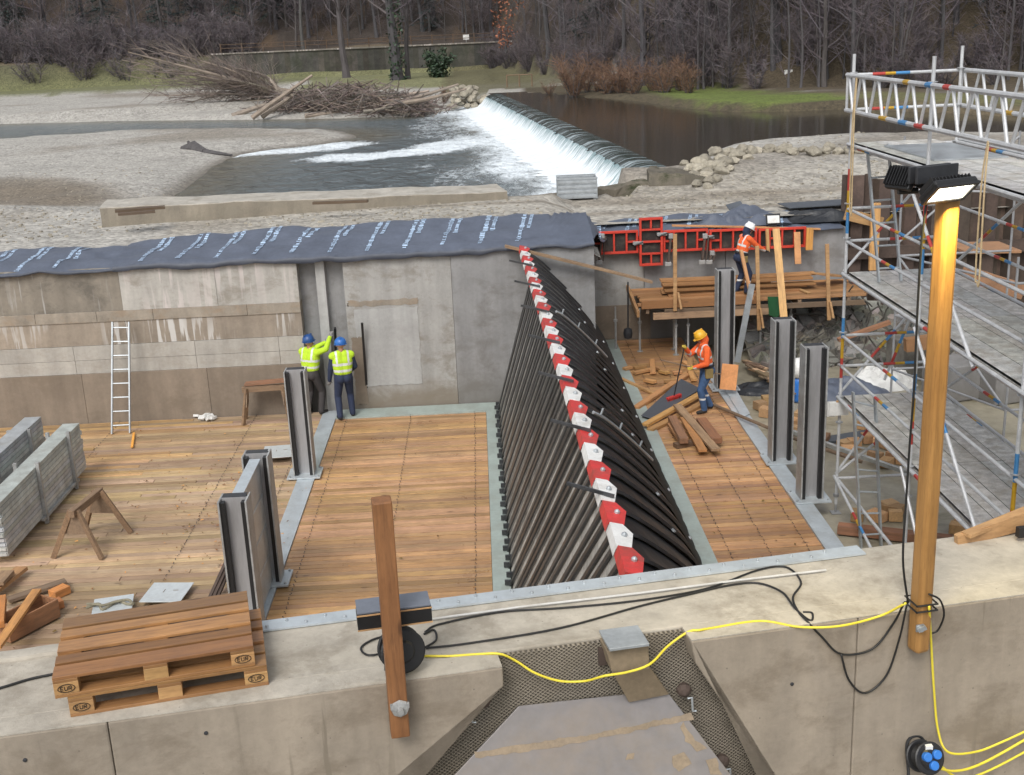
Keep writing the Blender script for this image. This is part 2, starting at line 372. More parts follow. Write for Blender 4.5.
def ground_col(x, y, z, sd, su):
    n = noise.noise(Vector((x*.09+5, y*.09, 1))); n2 = noise.noise(Vector((x*.35, y*.35, 8)))
    c = mixc(G_GRAVEL, G_DIRT, sstep(.12, .5, n+n2*.3)*.55)
    hy = hill_y(x)
    if y < 36.5 and x > -8:
        c = mixc(c, G_ROAD, .6); tr = min(abs(y-33.6-.04*x+n*.8), abs(y-31.9-.04*x+n*.8)); c = mixc(c, G_DIRT, .6*sstep(.45, .1, tr)); c = scl(c, 1+.12*sstep(.3, .6, tr)*sstep(1.2, .7, tr)); c = mixc(c, G_DIRT, .35*sstep(.1, .5, n2))
    if x < -4 and 44 < y < 62: c = mixc(c, G_DIRT, .75*sstep(.0, .35, n+.15-abs(x+22)*.02))
    if sd < 1.2 and y < 80: c = mixc(c, scl(G_DIRT, .6), sstep(1.2, 0, sd)*.75)
    if -2 < su < 8 and y > 50 and x > 4:
        c = mixc((.075, .06, .035), G_GRASS, sstep(.3, 1.6, su+n2*1.4)*(sstep(11, 13, x)))
        if 20 < x: c = mixc(c, (.13, .10, .06), .6)
    if y > 114 and x < -18: c = mixc(c, mixc(G_GRASS, (.14, .125, .075), .6), sstep(137, 139, y+n2*3)*.95)
    if y > 112 and x > -18 and x < 13: c = mixc(c, mixc(G_GRASS, (.2, .16, .09), .4), sstep(114, 122, y+n2*4)*.85)
    if y > 98 and -3 < x < 14: c = mixc(c, (.115, .105, .055), sstep(98, 106, y+n2*5)*.9)
    if y > hy-1: c = mixc(c, mixc(G_LEAF, (.13, .08, .04), max(0, n2)), sstep(hy-1, hy+3, y))
    if x < 3 and hy+1.5 < y < hy+6: c = mixc(c, (.17, .13, .085), .7)
    if x > 13 and y > 66 and su > 5: c = mixc(c, (.085, .066, .042), sstep(5, 9, su+n2*3))
    k = 1+n2*.12
    return tuple(q*k for q in c)
def build_ground():
    ys = []; y = 25.65
    while y < 330: ys.append(y); y += max(.45, (y-20)*.022)
    nx = 210; v = []; f = []; cc = []
    for j, y in enumerate(ys):
        hw = 24+.85*y
        for i in range(nx+1):
            t = i/nx*2-1; x = hw*t*(.55+.45*abs(t))
            z = ground_z(x, y); sd = poly_sd(x, y, DOWN); su = poly_sd(x, y, UP)
            v.append((x, y, z)); cc.append(ground_col(x, y, z, sd, su))
    w = nx+1
    for j in range(len(ys)-1):
        for i in range(nx):
            xa = v[j*w+i][0]; xb = v[j*w+i+1][0]
            if ys[j] < 30.2 and xa > 2.35 and ys[j] < 30.0: continue        # the pit is cut out of the sheet
            f.append((j*w+i, j*w+i+1, (j+1)*w+i+1, (j+1)*w+i))
    m = MB(); m.v = [Vector(p) for p in v]; m.f = f; m.c = cc; m.mi = [0]*len(f)
    t = NT('ground_gravel_and_soil'); vv = t.coords('Object')
    n1 = t.noise(vv, 1.6, 6, .75); n2 = t.noise(vv, 9, 4, .75)
    vo = t.n('ShaderNodeTexVoronoi'); t.l(vv, vo.inputs['Vector']); vo.inputs['Scale'].default_value = 8
    vc = t.n('ShaderNodeSeparateColor'); t.l(vo.outputs['Color'], vc.inputs[0])
    k = t.math('ADD', t.ramp(n1, .3, .7, .72, 1.22), t.math('ADD', t.ramp(vc.outputs[0], 0, 1, -.25, .28), t.ramp(n2, .3, .7, -.15, .15)))
    s = t.n('ShaderNodeVectorMath', operation='SCALE'); t.l(t.attr(), s.inputs[0]); t.l(k, s.inputs['Scale'])
    t.bump(t.math('ADD', t.math('MULTIPLY', vo.outputs[0], -1.0), n1), .45, .07)
    o = m.build('ground', t.done(s.outputs[0], .92), smooth=True); tag(o, kind='structure'); return o
build_ground()
def GP(px, py, lo=26.0, hi=200.0):
    """where the line of sight meets the ground sheet"""
    r = ray(px, py); y = lo
    while y < hi:
        p = EYE+r*(y/r.y)
        if p.z <= ground_z(p.x, p.y): return p
        y += .12 if y < 60 else .5
    return P(px, py, 3)

def water_sheet(name, poly, z, mat, foamf, x0, x1, y0, y1, n=1.0, margin=1.2):
    m = MB(); idx = {}; xs = int((x1-x0)/n); yy = []; y = y0
    while y < y1: yy.append(y); y += n*max(.5, (y-20)*.03)
    for j in range(len(yy)):
        for i in range(xs+1):
            x = x0+i*n
            wx = crest0.x+(crest1.x-crest0.x)*(yy[j]-crest0.y)/(crest1.y-crest0.y)
            if name == 'pool_water' and yy[j] > crest0.y-3 and yy[j] < crest1.y+1:
                if x < wx-.7: continue
                x = max(x, wx+.35)
            if poly_sd(x, yy[j], poly) < margin+n:
                idx[(i, j)] = len(m.v); m.v.append(Vector((x, yy[j], z))); k = foamf(x, yy[j]); m.c.append((k, shallow(x, yy[j], poly), 0))
    for (i, j) in list(idx):
        q = [(i, j), (i+1, j), (i+1, j+1), (i, j+1)]
        if all(p in idx for p in q): m.f.append(tuple(idx[p] for p in q)); m.mi.append(0)
    o = m.build(name, mat, smooth=True); tag(o, kind='structure'); return o
def shallow(x, y, poly): return sstep(-4.5, 0, poly_sd(x, y, poly))
def seg_d(x, y, a, b):
    dx, dy = b[0]-a[0], b[1]-a[1]; t = max(0, min(1, ((x-a[0])*dx+(y-a[1])*dy)/(dx*dx+dy*dy))); return math.hypot(x-a[0]-dx*t, y-a[1]-dy*t)
FO = [wl([(242, 153), (295, 151), (330, 147), (345, 145)], ZD), wl([(335, 158), (390, 155), (440, 149), (446, 144)], ZD), wl([(455, 128), (520, 128)], ZD), wl([(440, 137), (500, 133), (540, 128)], ZD), wl([(480, 119), (520, 121)], ZD)]
def foam_down(x, y):
    wx = crest0.x+(crest1.x-crest0.x)*(y-crest0.y)/(crest1.y-crest0.y); d = wx-x
    n = noise.noise(Vector((x*.5, y*.16, 2)))+.5*noise.noise(Vector((x*1.3, y*.5, 5)))
    k = sstep(6.2, 1.6, d+n*2.4) if y > crest0.y-1 else 0
    k = max(k, .5*sstep(11, 3, d+n*5)) if y > crest0.y+4 else k
    for i, s in enumerate(FO):
        for a, b in zip(s, s[1:]):
            w = 1.25 if i < 2 else .8
            k = max(k, (1 if i < 2 else .55)*sstep(w+.8, w-.5, seg_d(x, y*.999, a, b)*(.75)+n*.7))
    return k
def water_mat(name, deep, shal, rough, bs, bstr, stretch=(1, 1, 1), dist=.05):
    t = NT(name); at = t.n('ShaderNodeSeparateColor'); t.l(t.attr(), at.inputs[0])
    v = t.coords('Object', stretch); n = t.noise(v, bs, 5, .6, .4); n2 = t.noise(t.coords('Object'), .9, 6, .75, .6)
    n3 = t.noise(t.coords('Object', (1.4, .5, 1)), 2.2, 5, .75, .8)
    fo = t.math('MULTIPLY', t.math('ADD', at.outputs[0], t.ramp(n3, .3, .7, -.32, .32)), t.ramp(at.outputs[0], .02, .2))
    fo = t.ramp(fo, .32, .95)
    c = t.mix(t.math('MULTIPLY', at.outputs[1], t.ramp(n2, .35, .65, .5, 1)), deep, shal)
    c = t.mix(fo, c, (.74, .80, .84))
    t.bump(n, bstr, dist)
    return t.done(c, t.math('MAXIMUM', t.math('MULTIPLY', fo, .8), rough))
M['w_down'] = water_mat('rippled_river_water', (.10, .128, .14), (.13, .11, .065), .14, 1.1, 1.0, (1, .6, 1), .7)
M['w_up'] = water_mat('calm_pool_water', (.050, .045, .035), (.05, .042, .028), .06, .7, .3, (1, 3, 1), .03)
water_sheet('river_water', DOWN, ZD, M['w_down'], foam_down, -80, 8, 36.5, 125, .7)
water_sheet('pool_water', UP, ZU, M['w_up'], lambda x, y: 0, 0, 72, 37, 100, 1.0)

def stones():
    random.seed(70); m = MB(); pts = [Vector(p) for p in ((-1, -1, -1), (1, -1, -1), (1, 1, -1), (-1, 1, -1), (-1, -1, 1), (1, -1, 1), (1, 1, 1), (-1, 1, 1))]
    for i in range(6500):
        near = random.random() < .55; y = random.uniform(28, 40) if near else random.uniform(40, 78); x = random.uniform(-.42*y, .38*y)
        if y < 31.2 and x > 1.6: continue
        if poly_sd(x, y, DOWN) < .2 or poly_sd(x, y, UP) < .2: continue
        if noise.noise(Vector((x*.2, y*.2, 4))) < -.12+random.uniform(-.2, .2): continue
        
        if y > 58: continue
        s = random.uniform(.016, .04)*random.choice((1, 1, 1, 1.6)); z = ground_z(x, y); rot = rz(random.uniform(0, 6)).to_3x3(); k = random.uniform(.5, .95); b = len(m.v)
        m.hexa([Vector((x, y, z+s*.2))+rot @ Vector((p.x*s*random.uniform(.6, 1.2)*(1 if p.z < 0 else .65), p.y*s*random.uniform(.6, 1)*(1 if p.z < 0 else .65), p.z*s*.5)) for p in pts], (k, k*.98, k*.94))
    tag(m.build('scattered_stones', M['rock']), 'loose stones scattered over the gravel bank and road', 'stones', kind='stuff')
stones()

# weir: rounded dark lip, white falling sheet and a mossy abutment
def build_weir():
    w = thing('river_weir', 'long low weir with white water falling over its dark crest', 'weir', (crest0.x, crest0.y, ZD))
    A = Vector((crest0.x, crest0.y-1.2, 0)); B = Vector((crest1.x, crest1.y+.8, 0)); L = (B-A).length; d = (B-A)/L; left = Vector((-d.y, d.x, 0))
    n = 260; prof = [(-1.05, ZU+.004), (-.6, ZU+.025), (-.25, ZU-.02), (.05, ZU-.16)]
    fall = [(.05, ZU-.16), (.22, ZU-.34), (.45, ZU-.62), (.75, ZU-.88), (1.15, ZD+.14), (1.9, ZD+.03), (2.4, ZD-.05)]
    for nm, pr, mt in (('crest', prof, 'lip'), ('falling_water', fall, 'fall')):
        m = MB()
        for i in range(n+1):
            s = (i/n)**1.4*L; o = A+d*s
            jg = noise.noise(Vector((s*1.3, 0, 4)))*.26+noise.noise(Vector((s*5, 0, 9)))*.16
            for k, (q, z) in enumerate(pr):
                jj = jg*(.3 if nm == 'crest' else 1)*(k/(len(pr)-1))
                lap = (.22*max(0, noise.noise(Vector((s*2.2, 1, 2))))) if (nm == 'crest' and k == len(pr)-1) or (nm != 'crest' and k == 0) else 0
                m.v.append(o+left*(q+jj+lap)+Vector((0, 0, z-lap*.6+jj*.25))); m.c.append((k/(len(pr)-1), (s/L), 0))
        p = len(pr)
        for i in range(n):
            for k in range(p-1): m.f.append((i*p+k, i*p+k+1, (i+1)*p+k+1, (i+1)*p+k)); m.mi.append(0)
        if nm == 'crest':
            t = NT('wet_mossy_crest'); v = t.coords('Object', (.25, 3.6, .3)); nn = t.noise(v, 1.0, 4, .6)
            c = t.mix(t.ramp(nn, .52, .60), (.016, .032, .026), (.30, .36, .38)); t.bump(nn, .4, .05); mat = t.done(c, .2)
        else:
            t = NT('white_falling_water'); v = t.coords('Object', (.7, 6, .7)); nn = t.noise(v, 1.0, 5, .7, .2)
            at = t.n('ShaderNodeSeparateColor'); t.l(t.attr(), at.inputs[0])
            k = t.math('ADD', nn, t.ramp(at.outputs[0], 0, .5, -.16, .12))
            c = t.mix(t.ramp(k, .33, .55), (.20, .30, .32), (.80, .85, .88)); t.bump(nn, .5, .06); mat = t.done(c, .55)
        m.build(nm, mat, w, smooth=True)
    b = MB()                                              # the sill under the water
    b.add([A+left*-.6+Vector((0, 0, ZD-1)), B+left*-.6+Vector((0, 0, ZD-1)), B+left*-.6+Vector((0, 0, ZU-.1)), A+left*-.6+Vector((0, 0, ZU-.1)),
           A+left*.4+Vector((0, 0, ZD-1)), B+left*.4+Vector((0, 0, ZD-1)), B+left*.02+Vector((0, 0, ZU-.25)), A+left*.02+Vector((0, 0, ZU-.25))],
          [(0, 1, 2, 3), (4, 5, 6, 7), (0, 4, 7, 3), (1, 5, 6, 2), (3, 2, 6, 7)])
    b.build('sill', M['c_moss'], w)
build_weir()
def rough_block(name, label, cat, p0, p1, depth, z0, zt0, zt1, mat, amp=.12, n=26):
    """a weathered block wall from p0 to p1 with an eroded surface"""
    p0 = Vector(p0).to_2d(); p1 = Vector(p1).to_2d(); d = (p1-p0); L = d.length; d /= L; nrm = Vector((d.y, -d.x))
    m = MB(); rows = 9
    ring = [(0, 0), (0, .35), (0, .7), (.06, .95), (.3, 1), (.6, 1), (.94, .95), (1, .6), (1, 0)]
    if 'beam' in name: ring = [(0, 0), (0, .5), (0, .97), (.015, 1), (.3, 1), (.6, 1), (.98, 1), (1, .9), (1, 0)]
    for i in range(n+1):
        s = i/n; zt = zt0+(zt1-zt0)*s; k_ = 0
        for (q, h) in ring:
            o = p0+d*(L*s)-nrm*(depth*q); z = z0+(zt-z0)*h
            e = noise.noise_vector(Vector((o.x*1.4, o.y*1.4, z*1.6)))*amp+noise.noise_vector(Vector((o.x*5, o.y*5, z*5)))*amp*.35
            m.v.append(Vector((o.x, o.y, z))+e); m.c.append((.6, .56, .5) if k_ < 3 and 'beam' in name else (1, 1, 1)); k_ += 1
    for i in range(n):
        for k in range(rows-1): m.f.append((i*rows+k, i*rows+k+1, (i+1)*rows+k+1, (i+1)*rows+k)); m.mi.append(0)
    m.f.append(tuple(range(rows))); m.f.append(tuple(n*rows+k for k in range(rows))); m.mi += [0, 0]
    o = m.build(name, mat, loc=(p0.x, p0.y, z0)); return tag(o, label, cat)
rough_block('weir_abutment', 'mossy broken concrete abutment at the near end of the weir', 'abutment', (5.05, 35.3), (7.0, 35.0), 1.7, 2.4, 3.55, 3.42, M['c_moss'], .16)
rough_block('weir_abutment_step', 'low eroded brown wall stub left of the mossy abutment, behind the steel crate', 'wall', (2.0, 35.2), (5.1, 35.4), 1.0, 2.2, 3.0, 3.28, M['c_moss'], .15)
a = P(100, 229, 3.35); b = P(505, 203, 3.3)
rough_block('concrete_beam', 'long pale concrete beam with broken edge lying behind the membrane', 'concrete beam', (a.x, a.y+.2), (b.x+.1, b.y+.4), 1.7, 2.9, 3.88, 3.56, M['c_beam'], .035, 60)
# ------------------------------------------------------------------ the wood beyond the river
def branch_path(p, d, L, n, wob, rise):
    pts = [Vector(p)]; d = Vector(d).normalized()
    for i in range(n):
        d = (d+Vector((random.uniform(-wob, wob), random.uniform(-wob, wob), random.uniform(-wob, wob)+rise))).normalized(); pts.append(pts[-1]+d*(L/n))
    return pts
def bare_tree(name, label, h, r, seed, low=.12, dens=1.0, lean=.02, parent_name='bare_tree', crown_mat='twig', stems=1, group=None):
    random.seed(seed)
    t = thing(name, label, 'tree', (0, 0, 0), group=group)
    tk = MB(); cw = MB()
    for s in range(stems):
        d0 = Vector((random.uniform(-lean, lean)*(1 if stems == 1 else 7), random.uniform(-lean, lean)*(1 if stems == 1 else 7), 1))
        hh = h*(1 if s == 0 else random.uniform(.6, .95)); pts = branch_path((random.uniform(-.3, .3)*(stems > 1), random.uniform(-.3, .3)*(stems > 1), -.4), d0, hh, 10, .07, .05)
        rs = [r*(1.25 if i == 0 else 1)*(1-.86*i/10) for i in range(11)]; tk.path(pts, rs, 7 if stems == 1 else 5, jit((1, 1, 1), .2))
        nb = int(26*dens*hh/14)
        for b in range(nb):
            u = low+(1-low)*(b+random.random())/nb; k = min(9, int(u*10)); q = pts[k].lerp(pts[k+1], u*10-k)
            ang = random.uniform(0, 6.283); L = hh*(.34-.22*u)*random.uniform(.6, 1.2)
            bp = branch_path(q, (math.cos(ang), math.sin(ang), random.uniform(.25, 1.0)), L, 5, .22, .10)
            cb = jit((1, 1, 1), .25); rr = max(.012, r*.30*(1-u*.7)); cw.path(bp, [rr*(1-.8*i/5) for i in range(6)], 3, cb, cap=False)
            for w in range(int(9*dens)):
                v = random.uniform(.2, 1); kk = min(4, int(v*5)); q2 = bp[kk].lerp(bp[kk+1], v*5-kk)
                dd = Vector((random.gauss(0, 1), random.gauss(0, 1), random.uniform(-.1, 1.4))); Lw = L*random.uniform(.2, .5)
                tp = branch_path(q2, dd, Lw, 2, .3, .12); cw.path(tp, [.012, .009, .004], 3, cb, cap=False)
                for x in range(3):
                    e = tp[1].lerp(tp[2], random.random()); f = e+Vector((random.gauss(0, 1), random.gauss(0, 1), random.uniform(.1, 1.3))).normalized()*Lw*random.uniform(.3, .7)
                    cw.path([e, f], [.008, .004], 3, cb, cap=False)
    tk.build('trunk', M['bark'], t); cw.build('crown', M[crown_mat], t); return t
def conifer(name, label, h, seed, group=None):
    random.seed(seed); t = thing(name, label, 'tree', (0, 0, 0), group=group); tk = MB(); cw = MB()
    pts = branch_path((0, 0, -.4), (0, 0, 1), h, 8, .02, .05); tk.path(pts, [.24*(1-.9*i/8) for i in range(9)], 7)
    for i in range(int(h*9)):
        u = (i+random.random())/(h*9); z = .5+u*(h-.8); R_ = (h*.20)*(1-u)**.8*random.uniform(.55, 1.15)+.25; a = random.uniform(0, 6.283)
        o = Vector((0, 0, z)); tip = o+Vector((math.cos(a)*R_, math.sin(a)*R_, -.22*R_+random.uniform(-.15, .1)))
        c = jit((1, 1, 1), .45); cw.path([o, tip], [.02, .006], 3, (.8, .7, .6), cap=False)
        for k in range(int(5+R_*7)):
            s = random.uniform(.15, 1); q = o.lerp(tip, s); dd = Vector((random.gauss(0, 1), random.gauss(0, 1), random.gauss(-.35, .5))).normalized()*random.uniform(.16, .42)
            sd = Vector((random.gauss(0, 1), random.gauss(0, 1), random.gauss(0, .5))).normalized()*random.uniform(.05, .11)
            cw.add([q-sd, q+sd, q+dd+sd*.3, q+dd-sd*.3], [(0, 1, 2, 3)], c)
    tk.build('trunk', M['bark'], t); cw.build('crown', M['needle'], t); return t
def leafy(name, label, cat, h, w, seed, mat, n=700, group=None, stems=6, size=.13, bare=False):
    random.seed(seed); t = thing(name, label, cat, (0, 0, 0), group=group); st = MB(); lf = MB()
    for s in range(stems):
        a = random.uniform(0, 6.283); sp = branch_path((random.uniform(-.15, .15), random.uniform(-.15, .15), -.2), (math.cos(a)*w/h*.6, math.sin(a)*w/h*.6, 1), h*random.uniform(.65, 1.05), 5, .18, .06)
        st.path(sp, [.035*(1-.16*i) for i in range(6)], 4, jit((1, 1, 1), .3), cap=False)
        for k in range(n//stems):
            v = random.uniform(.12, 1); kk = min(4, int(v*5)); q = sp[kk].lerp(sp[kk+1], v*5-kk)
            if bare:
                dd = Vector((random.gauss(0, 1), random.gauss(0, 1), random.uniform(.1, 1.6))).normalized()*h*random.uniform(.1, .28); lf.path([q, q+dd*.5+Vector((0, 0, .04)), q+dd], [.013, .009, .004], 3, jit((1, 1, 1), .35), cap=False)
            else:
                q = q+Vector((random.gauss(0, .3), random.gauss(0, .3), random.gauss(0, .2)))*w*.5*(1-v*.4)
                d1 = Vector((random.gauss(0, 1), random.gauss(0, 1), random.gauss(0, 1))).normalized()*size*random.uniform(.5, 1.3); d2 = d1.orthogonal().normalized()*size*.55
                lf.add([q-d1, q-d2, q+d1, q+d2], [(0, 1, 2, 3)], jit((1, 1, 1), .45))
    st.build('stems', M['bark'], t); lf.build('twigs' if bare else 'leaves', M[mat], t); return t
def wood():
    N = 'not seen'
    big = [bare_tree('bare_tree', 'tall bare brown tree in the dense wood beyond the river', h, r, s, lo, 1.0, group='bare trees in the wood beyond the river') for h, r, s, lo in ((17, .22, 11, .1), (15, .17, 12, .14), (18, .26, 13, .16), (14, .14, 14, .08), (16, .19, 15, .1))]
    thin = [bare_tree('slender_tree', 'slender bare purple-brown sapling in the thicket on the far bank', h, r, s, .05, .9, .05, group='slender saplings on the far bank') for h, r, s in ((11, .07, 21), (9, .06, 22), (12, .085, 23), (10, .065, 24))]
    con = [conifer('conifer_tree', 'dark green conifer among the bare trees of the wood', h, s, group='conifers in the wood') for h, s in ((15, 31), (12, 32), (17, 33))]
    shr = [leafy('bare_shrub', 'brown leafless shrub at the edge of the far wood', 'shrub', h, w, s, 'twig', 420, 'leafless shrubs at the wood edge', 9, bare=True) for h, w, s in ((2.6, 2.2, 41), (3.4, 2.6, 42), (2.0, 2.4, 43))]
    osr = [leafy('orange_shrub', 'orange-brown leafless shrub on the bank of the pool', 'shrub', h, w, s, 'rustleaf2', 420, 'orange-brown shrubs on the pool bank', 10, bare=True) for h, w, s in ((3.0, 2.6, 51), (2.3, 2.4, 52))]
    used = set(); rnd = random.Random(5)
    def place(protos, x, y, s=None, z=None, mark=True):
        p = rnd.choice(protos); z = ground_z(x, y) if z is None else z; s = s or rnd.uniform(.85, 1.2); a = rnd.uniform(0, 6.28)
        if p.name not in used:
            used.add(p.name); p.matrix_basis = Matrix.Translation((x, y, z)) @ rz(a) @ Matrix.Scale(s, 4); XF[p.name] = p.matrix_basis; return p
        return copy_tree(p, (x, y, z), a, s)
    for i in range(112):                               # right bank and slope
        x = rnd.uniform(5, 62); hy = hill_y(x); y = hy+rnd.uniform(0, 1)**1.3*38; place(big if rnd.random() < .8 else big[:2], x, y)
    for i in range(168):
        x = rnd.uniform(5.5, 48); hy = hill_y(x); place(thin, x, hy-1+rnd.uniform(0, 1)**1.5*18)
    for i in range(34):
        x = rnd.uniform(9, 60); hy = hill_y(x); place(con, x, hy+rnd.uniform(6, 36))
    for i in range(36):                                 # left slope, above the path
        x = rnd.uniform(-84, 6); place(con, x, 152+rnd.uniform(9, 34))
    for i in range(128):
        x = rnd.uniform(-88, 6); place(big, x, 152+rnd.uniform(8, 36))
    for i in range(120):
        x = rnd.uniform(-86, 6); place(thin, x, 152+rnd.uniform(7.5, 26))
    for i in range(120):
        x = rnd.uniform(-82, -27); place(shr, x, 151.5+rnd.uniform(0, 7), rnd.uniform(1.1, 2.0))
    for i in range(26):
        x = rnd.uniform(1.5, 12); place(shr, x, hill_y(x)-rnd.uniform(-6, 3), rnd.uniform(.9, 1.6))
    for i in range(60):
        x = rnd.uniform(6.5, 50); place(shr, x, hill_y(x)-1.5+rnd.uniform(0, 6), rnd.uniform(.7, 1.3))
    for i in range(20):
        q = P(rnd.uniform(560, 705), 98, ZU+.1); place(osr, q.x+rnd.uniform(-.8, .8), q.y+rnd.uniform(1.0, 8), rnd.uniform(.45, 1.2))
    # trees one can point at
    def lone(px, py, label, h, r, seed, low=.45, ivy=False, lean=.02, z=2.95):
        q = P(px, py, z); t = bare_tree('bare_tree', label, h, r, seed, low, 1.0, lean)
        if ivy:
            random.seed(seed); lf = MB()
            for k in range(330):
                zz = h*.6*random.random()**1.6; a = random.uniform(0, 6.28); rr = r*(1-.6*zz/h)+abs(random.gauss(0, .22))
                o = Vector((math.cos(a)*rr, math.sin(a)*rr, zz)); d1 = Vector((random.gauss(0, 1), random.gauss(0, 1), random.gauss(0, 1))).normalized()*.2; d2 = d1.orthogonal().normalized()*.12
                lf.add([o-d1, o-d2, o+d1, o+d2], [(0, 1, 2, 3)], jit((1, 1, 1), .5))
            lf.build('ivy', M['ivy'], t)
        t.matrix_basis = Matrix.Translation((q.x, q.y, ground_z(q.x, q.y))); XF[t.name] = t.matrix_basis
    lone(398, 80, 'dark ivy-clad tree in front of the old wall, left of the white board', 19, .62, 61, .35, True)
    lone(408, 79, 'slimmer bare trunk standing close beside the ivy-clad tree', 18, .3, 62, .3)
    lone(347, 78, 'bare grey trunk before the wall between the fallen tree and ivy-clad tree', 17, .45, 63, .4)
    lone(306, 76, 'pale slanting trunk in front of the wall, above the fallen tree', 15, .26, 64, .5, lean=.16)
    lone(268, 50, 'thick pale trunk rising behind the path at the upper left', 18, .42, 65, .5, z=6.1)
    t = leafy('ivy_bush', 'dark green ivy bush hanging over the old wall', 'bush', 3.6, 2.9, 71, 'ivy', 1100, size=.2); q = P(438, 78, 2.9); t.matrix_basis = Matrix.Translation((q.x, q.y, 2.9)); XF[t.name] = t.matrix_basis
    t = leafy('red_leaved_tree', 'small tree with orange-red leaves behind the path fence', 'tree', 5.2, 2.6, 72, 'rustleaf', 260, size=.13); q = P(505, 50, 6.1); t.matrix_basis = Matrix.Translation((q.x, q.y, 6.1)); XF[t.name] = t.matrix_basis
    t = leafy('grass_tussock', 'rusty dry tussock on the bank beside the far weir stones', 'plant', 1.8, 1.2, 73, 'rustleaf2', 300, bare=True); q = P(444, 92, 3.0); t.matrix_basis = Matrix.Translation((q.x, q.y, ground_z(q.x, q.y))); XF[t.name] = t.matrix_basis
M['rustleaf2'] = simple('orange_brown_twigs', (.165, .098, .062), .9, 0, ns=.5, var=.3, bump=0)
wood()
# far wooded slope that reads as one mass behind the single trees
def far_mass():
    random.seed(99); m = MB()
    for i in range(62000):
        x = random.uniform(-150, 130); y = hill_y(x)+random.uniform(24, 62); z = ground_z(x, y)+random.uniform(.2, 17)
        L = random.uniform(.5, 1.7); d = Vector((random.gauss(0, .4), random.gauss(0, .3), 1)).normalized()*L; w = Vector((random.uniform(.03, .10), 0, 0))
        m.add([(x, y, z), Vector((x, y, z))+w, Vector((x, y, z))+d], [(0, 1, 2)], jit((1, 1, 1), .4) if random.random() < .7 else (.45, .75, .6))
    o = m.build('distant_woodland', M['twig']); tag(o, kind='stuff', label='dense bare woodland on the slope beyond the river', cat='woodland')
far_mass()
# retaining wall with path fence
def old_wall():
    a = P(208, 79, 2.8); b = P(545, 78, 2.8); y0 = 151.2
    w = thing('old_retaining_wall', 'dark overgrown retaining wall below the path on the far bank', 'wall', (-14, y0, 2.8))
    m = MB(); n = 60; x0, x1 = -32, 9
    for i in range(n):
        xa = x0+(x1-x0)*i/n; xb = x0+(x1-x0)*(i+1)/n
        m.box(((xa+xb)/2, y0, 4.3), (xb-xa, .7, 3.5+.02*(i % 3)), col=jit((1, 1, 1), .25))
    t = simple('dark_overgrown_stone', (.062, .058, .050), .9, 0, ns=1.2, var=.5, bump=.6, dirt=(.03, .035, .02), dirt_amt=.7); m.build('masonry', t, w)
    c = MB(); c.box(((x0+x1)/2, y0, 6.15), (x1-x0, 1.0, .16), col=(.45, .43, .4)); c.build('coping', M['c_light'], w)
    f = thing('path_fence', 'low timber fence along the path on top of the old wall', 'fence', (-14, y0+.9, 6.2))
    for i in range(16):
        x = x0+1+i*2.6; m = MB(); m.box((x, y0+.9, 6.75), (.14, .14, 1.2), col=(.35, .32, .3)); m.build('fence_post', M['wood_old'], f)
    for z in (6.75, 7.2):
        m = MB(); m.tube((x0+1, y0+.9, z), (x0+1+39, y0+.9, z), .05, 6, (.35, .32, .3)); m.build('rail', M['wood_old'], f)
    q = PY(466, 37, y0+2); s = thing('notice_board', 'white notice board on a post beside the far path', 'sign', (q.x, q.y, 6.1))
    m = MB(); m.tube((q.x, q.y, 6.1), (q.x, q.y, q.z), .05, 6); m.build('post', M['galv_dull'], s); m = MB(); m.box((q.x, q.y-.06, q.z), (.75, .04, .6)); m.build('board', M['white'], s)
    q = P(788, 86, 3.3); s = thing('bank_sign', 'small white sign on a post on the grassy pool bank', 'sign', (q.x, q.y, ground_z(q.x, q.y))); top = PY(788, 73, q.y)
    m = MB(); m.tube((q.x, q.y, 2.6), (q.x, q.y, top.z+.2), .04, 6); m.build('post', M['galv_dull'], s); m = MB(); m.box((q.x, q.y-.05, top.z), (.55, .03, .42)); m.build('board', M['white'], s)
    g = thing('bank_railing', 'low brown timber rail on the grass near the far weir end', 'railing', P(525, 82, 3.0))
    a = P(507, 84, 3.0); b = P(532, 83, 3.0); m = MB()
    for k in range(3):
        q = a.lerp(b, k/2); mm = MB(); mm.tube(q+Vector((0, 0, -.3)), q+Vector((0, 0, .8)), .06, 6); mm.build('post', M['wood_old'], g)
    m.tube(a+Vector((0, 0, .75)), b+Vector((0, 0, .75)), .05, 6); m.build('rail', M['wood_old'], g)
old_wall()
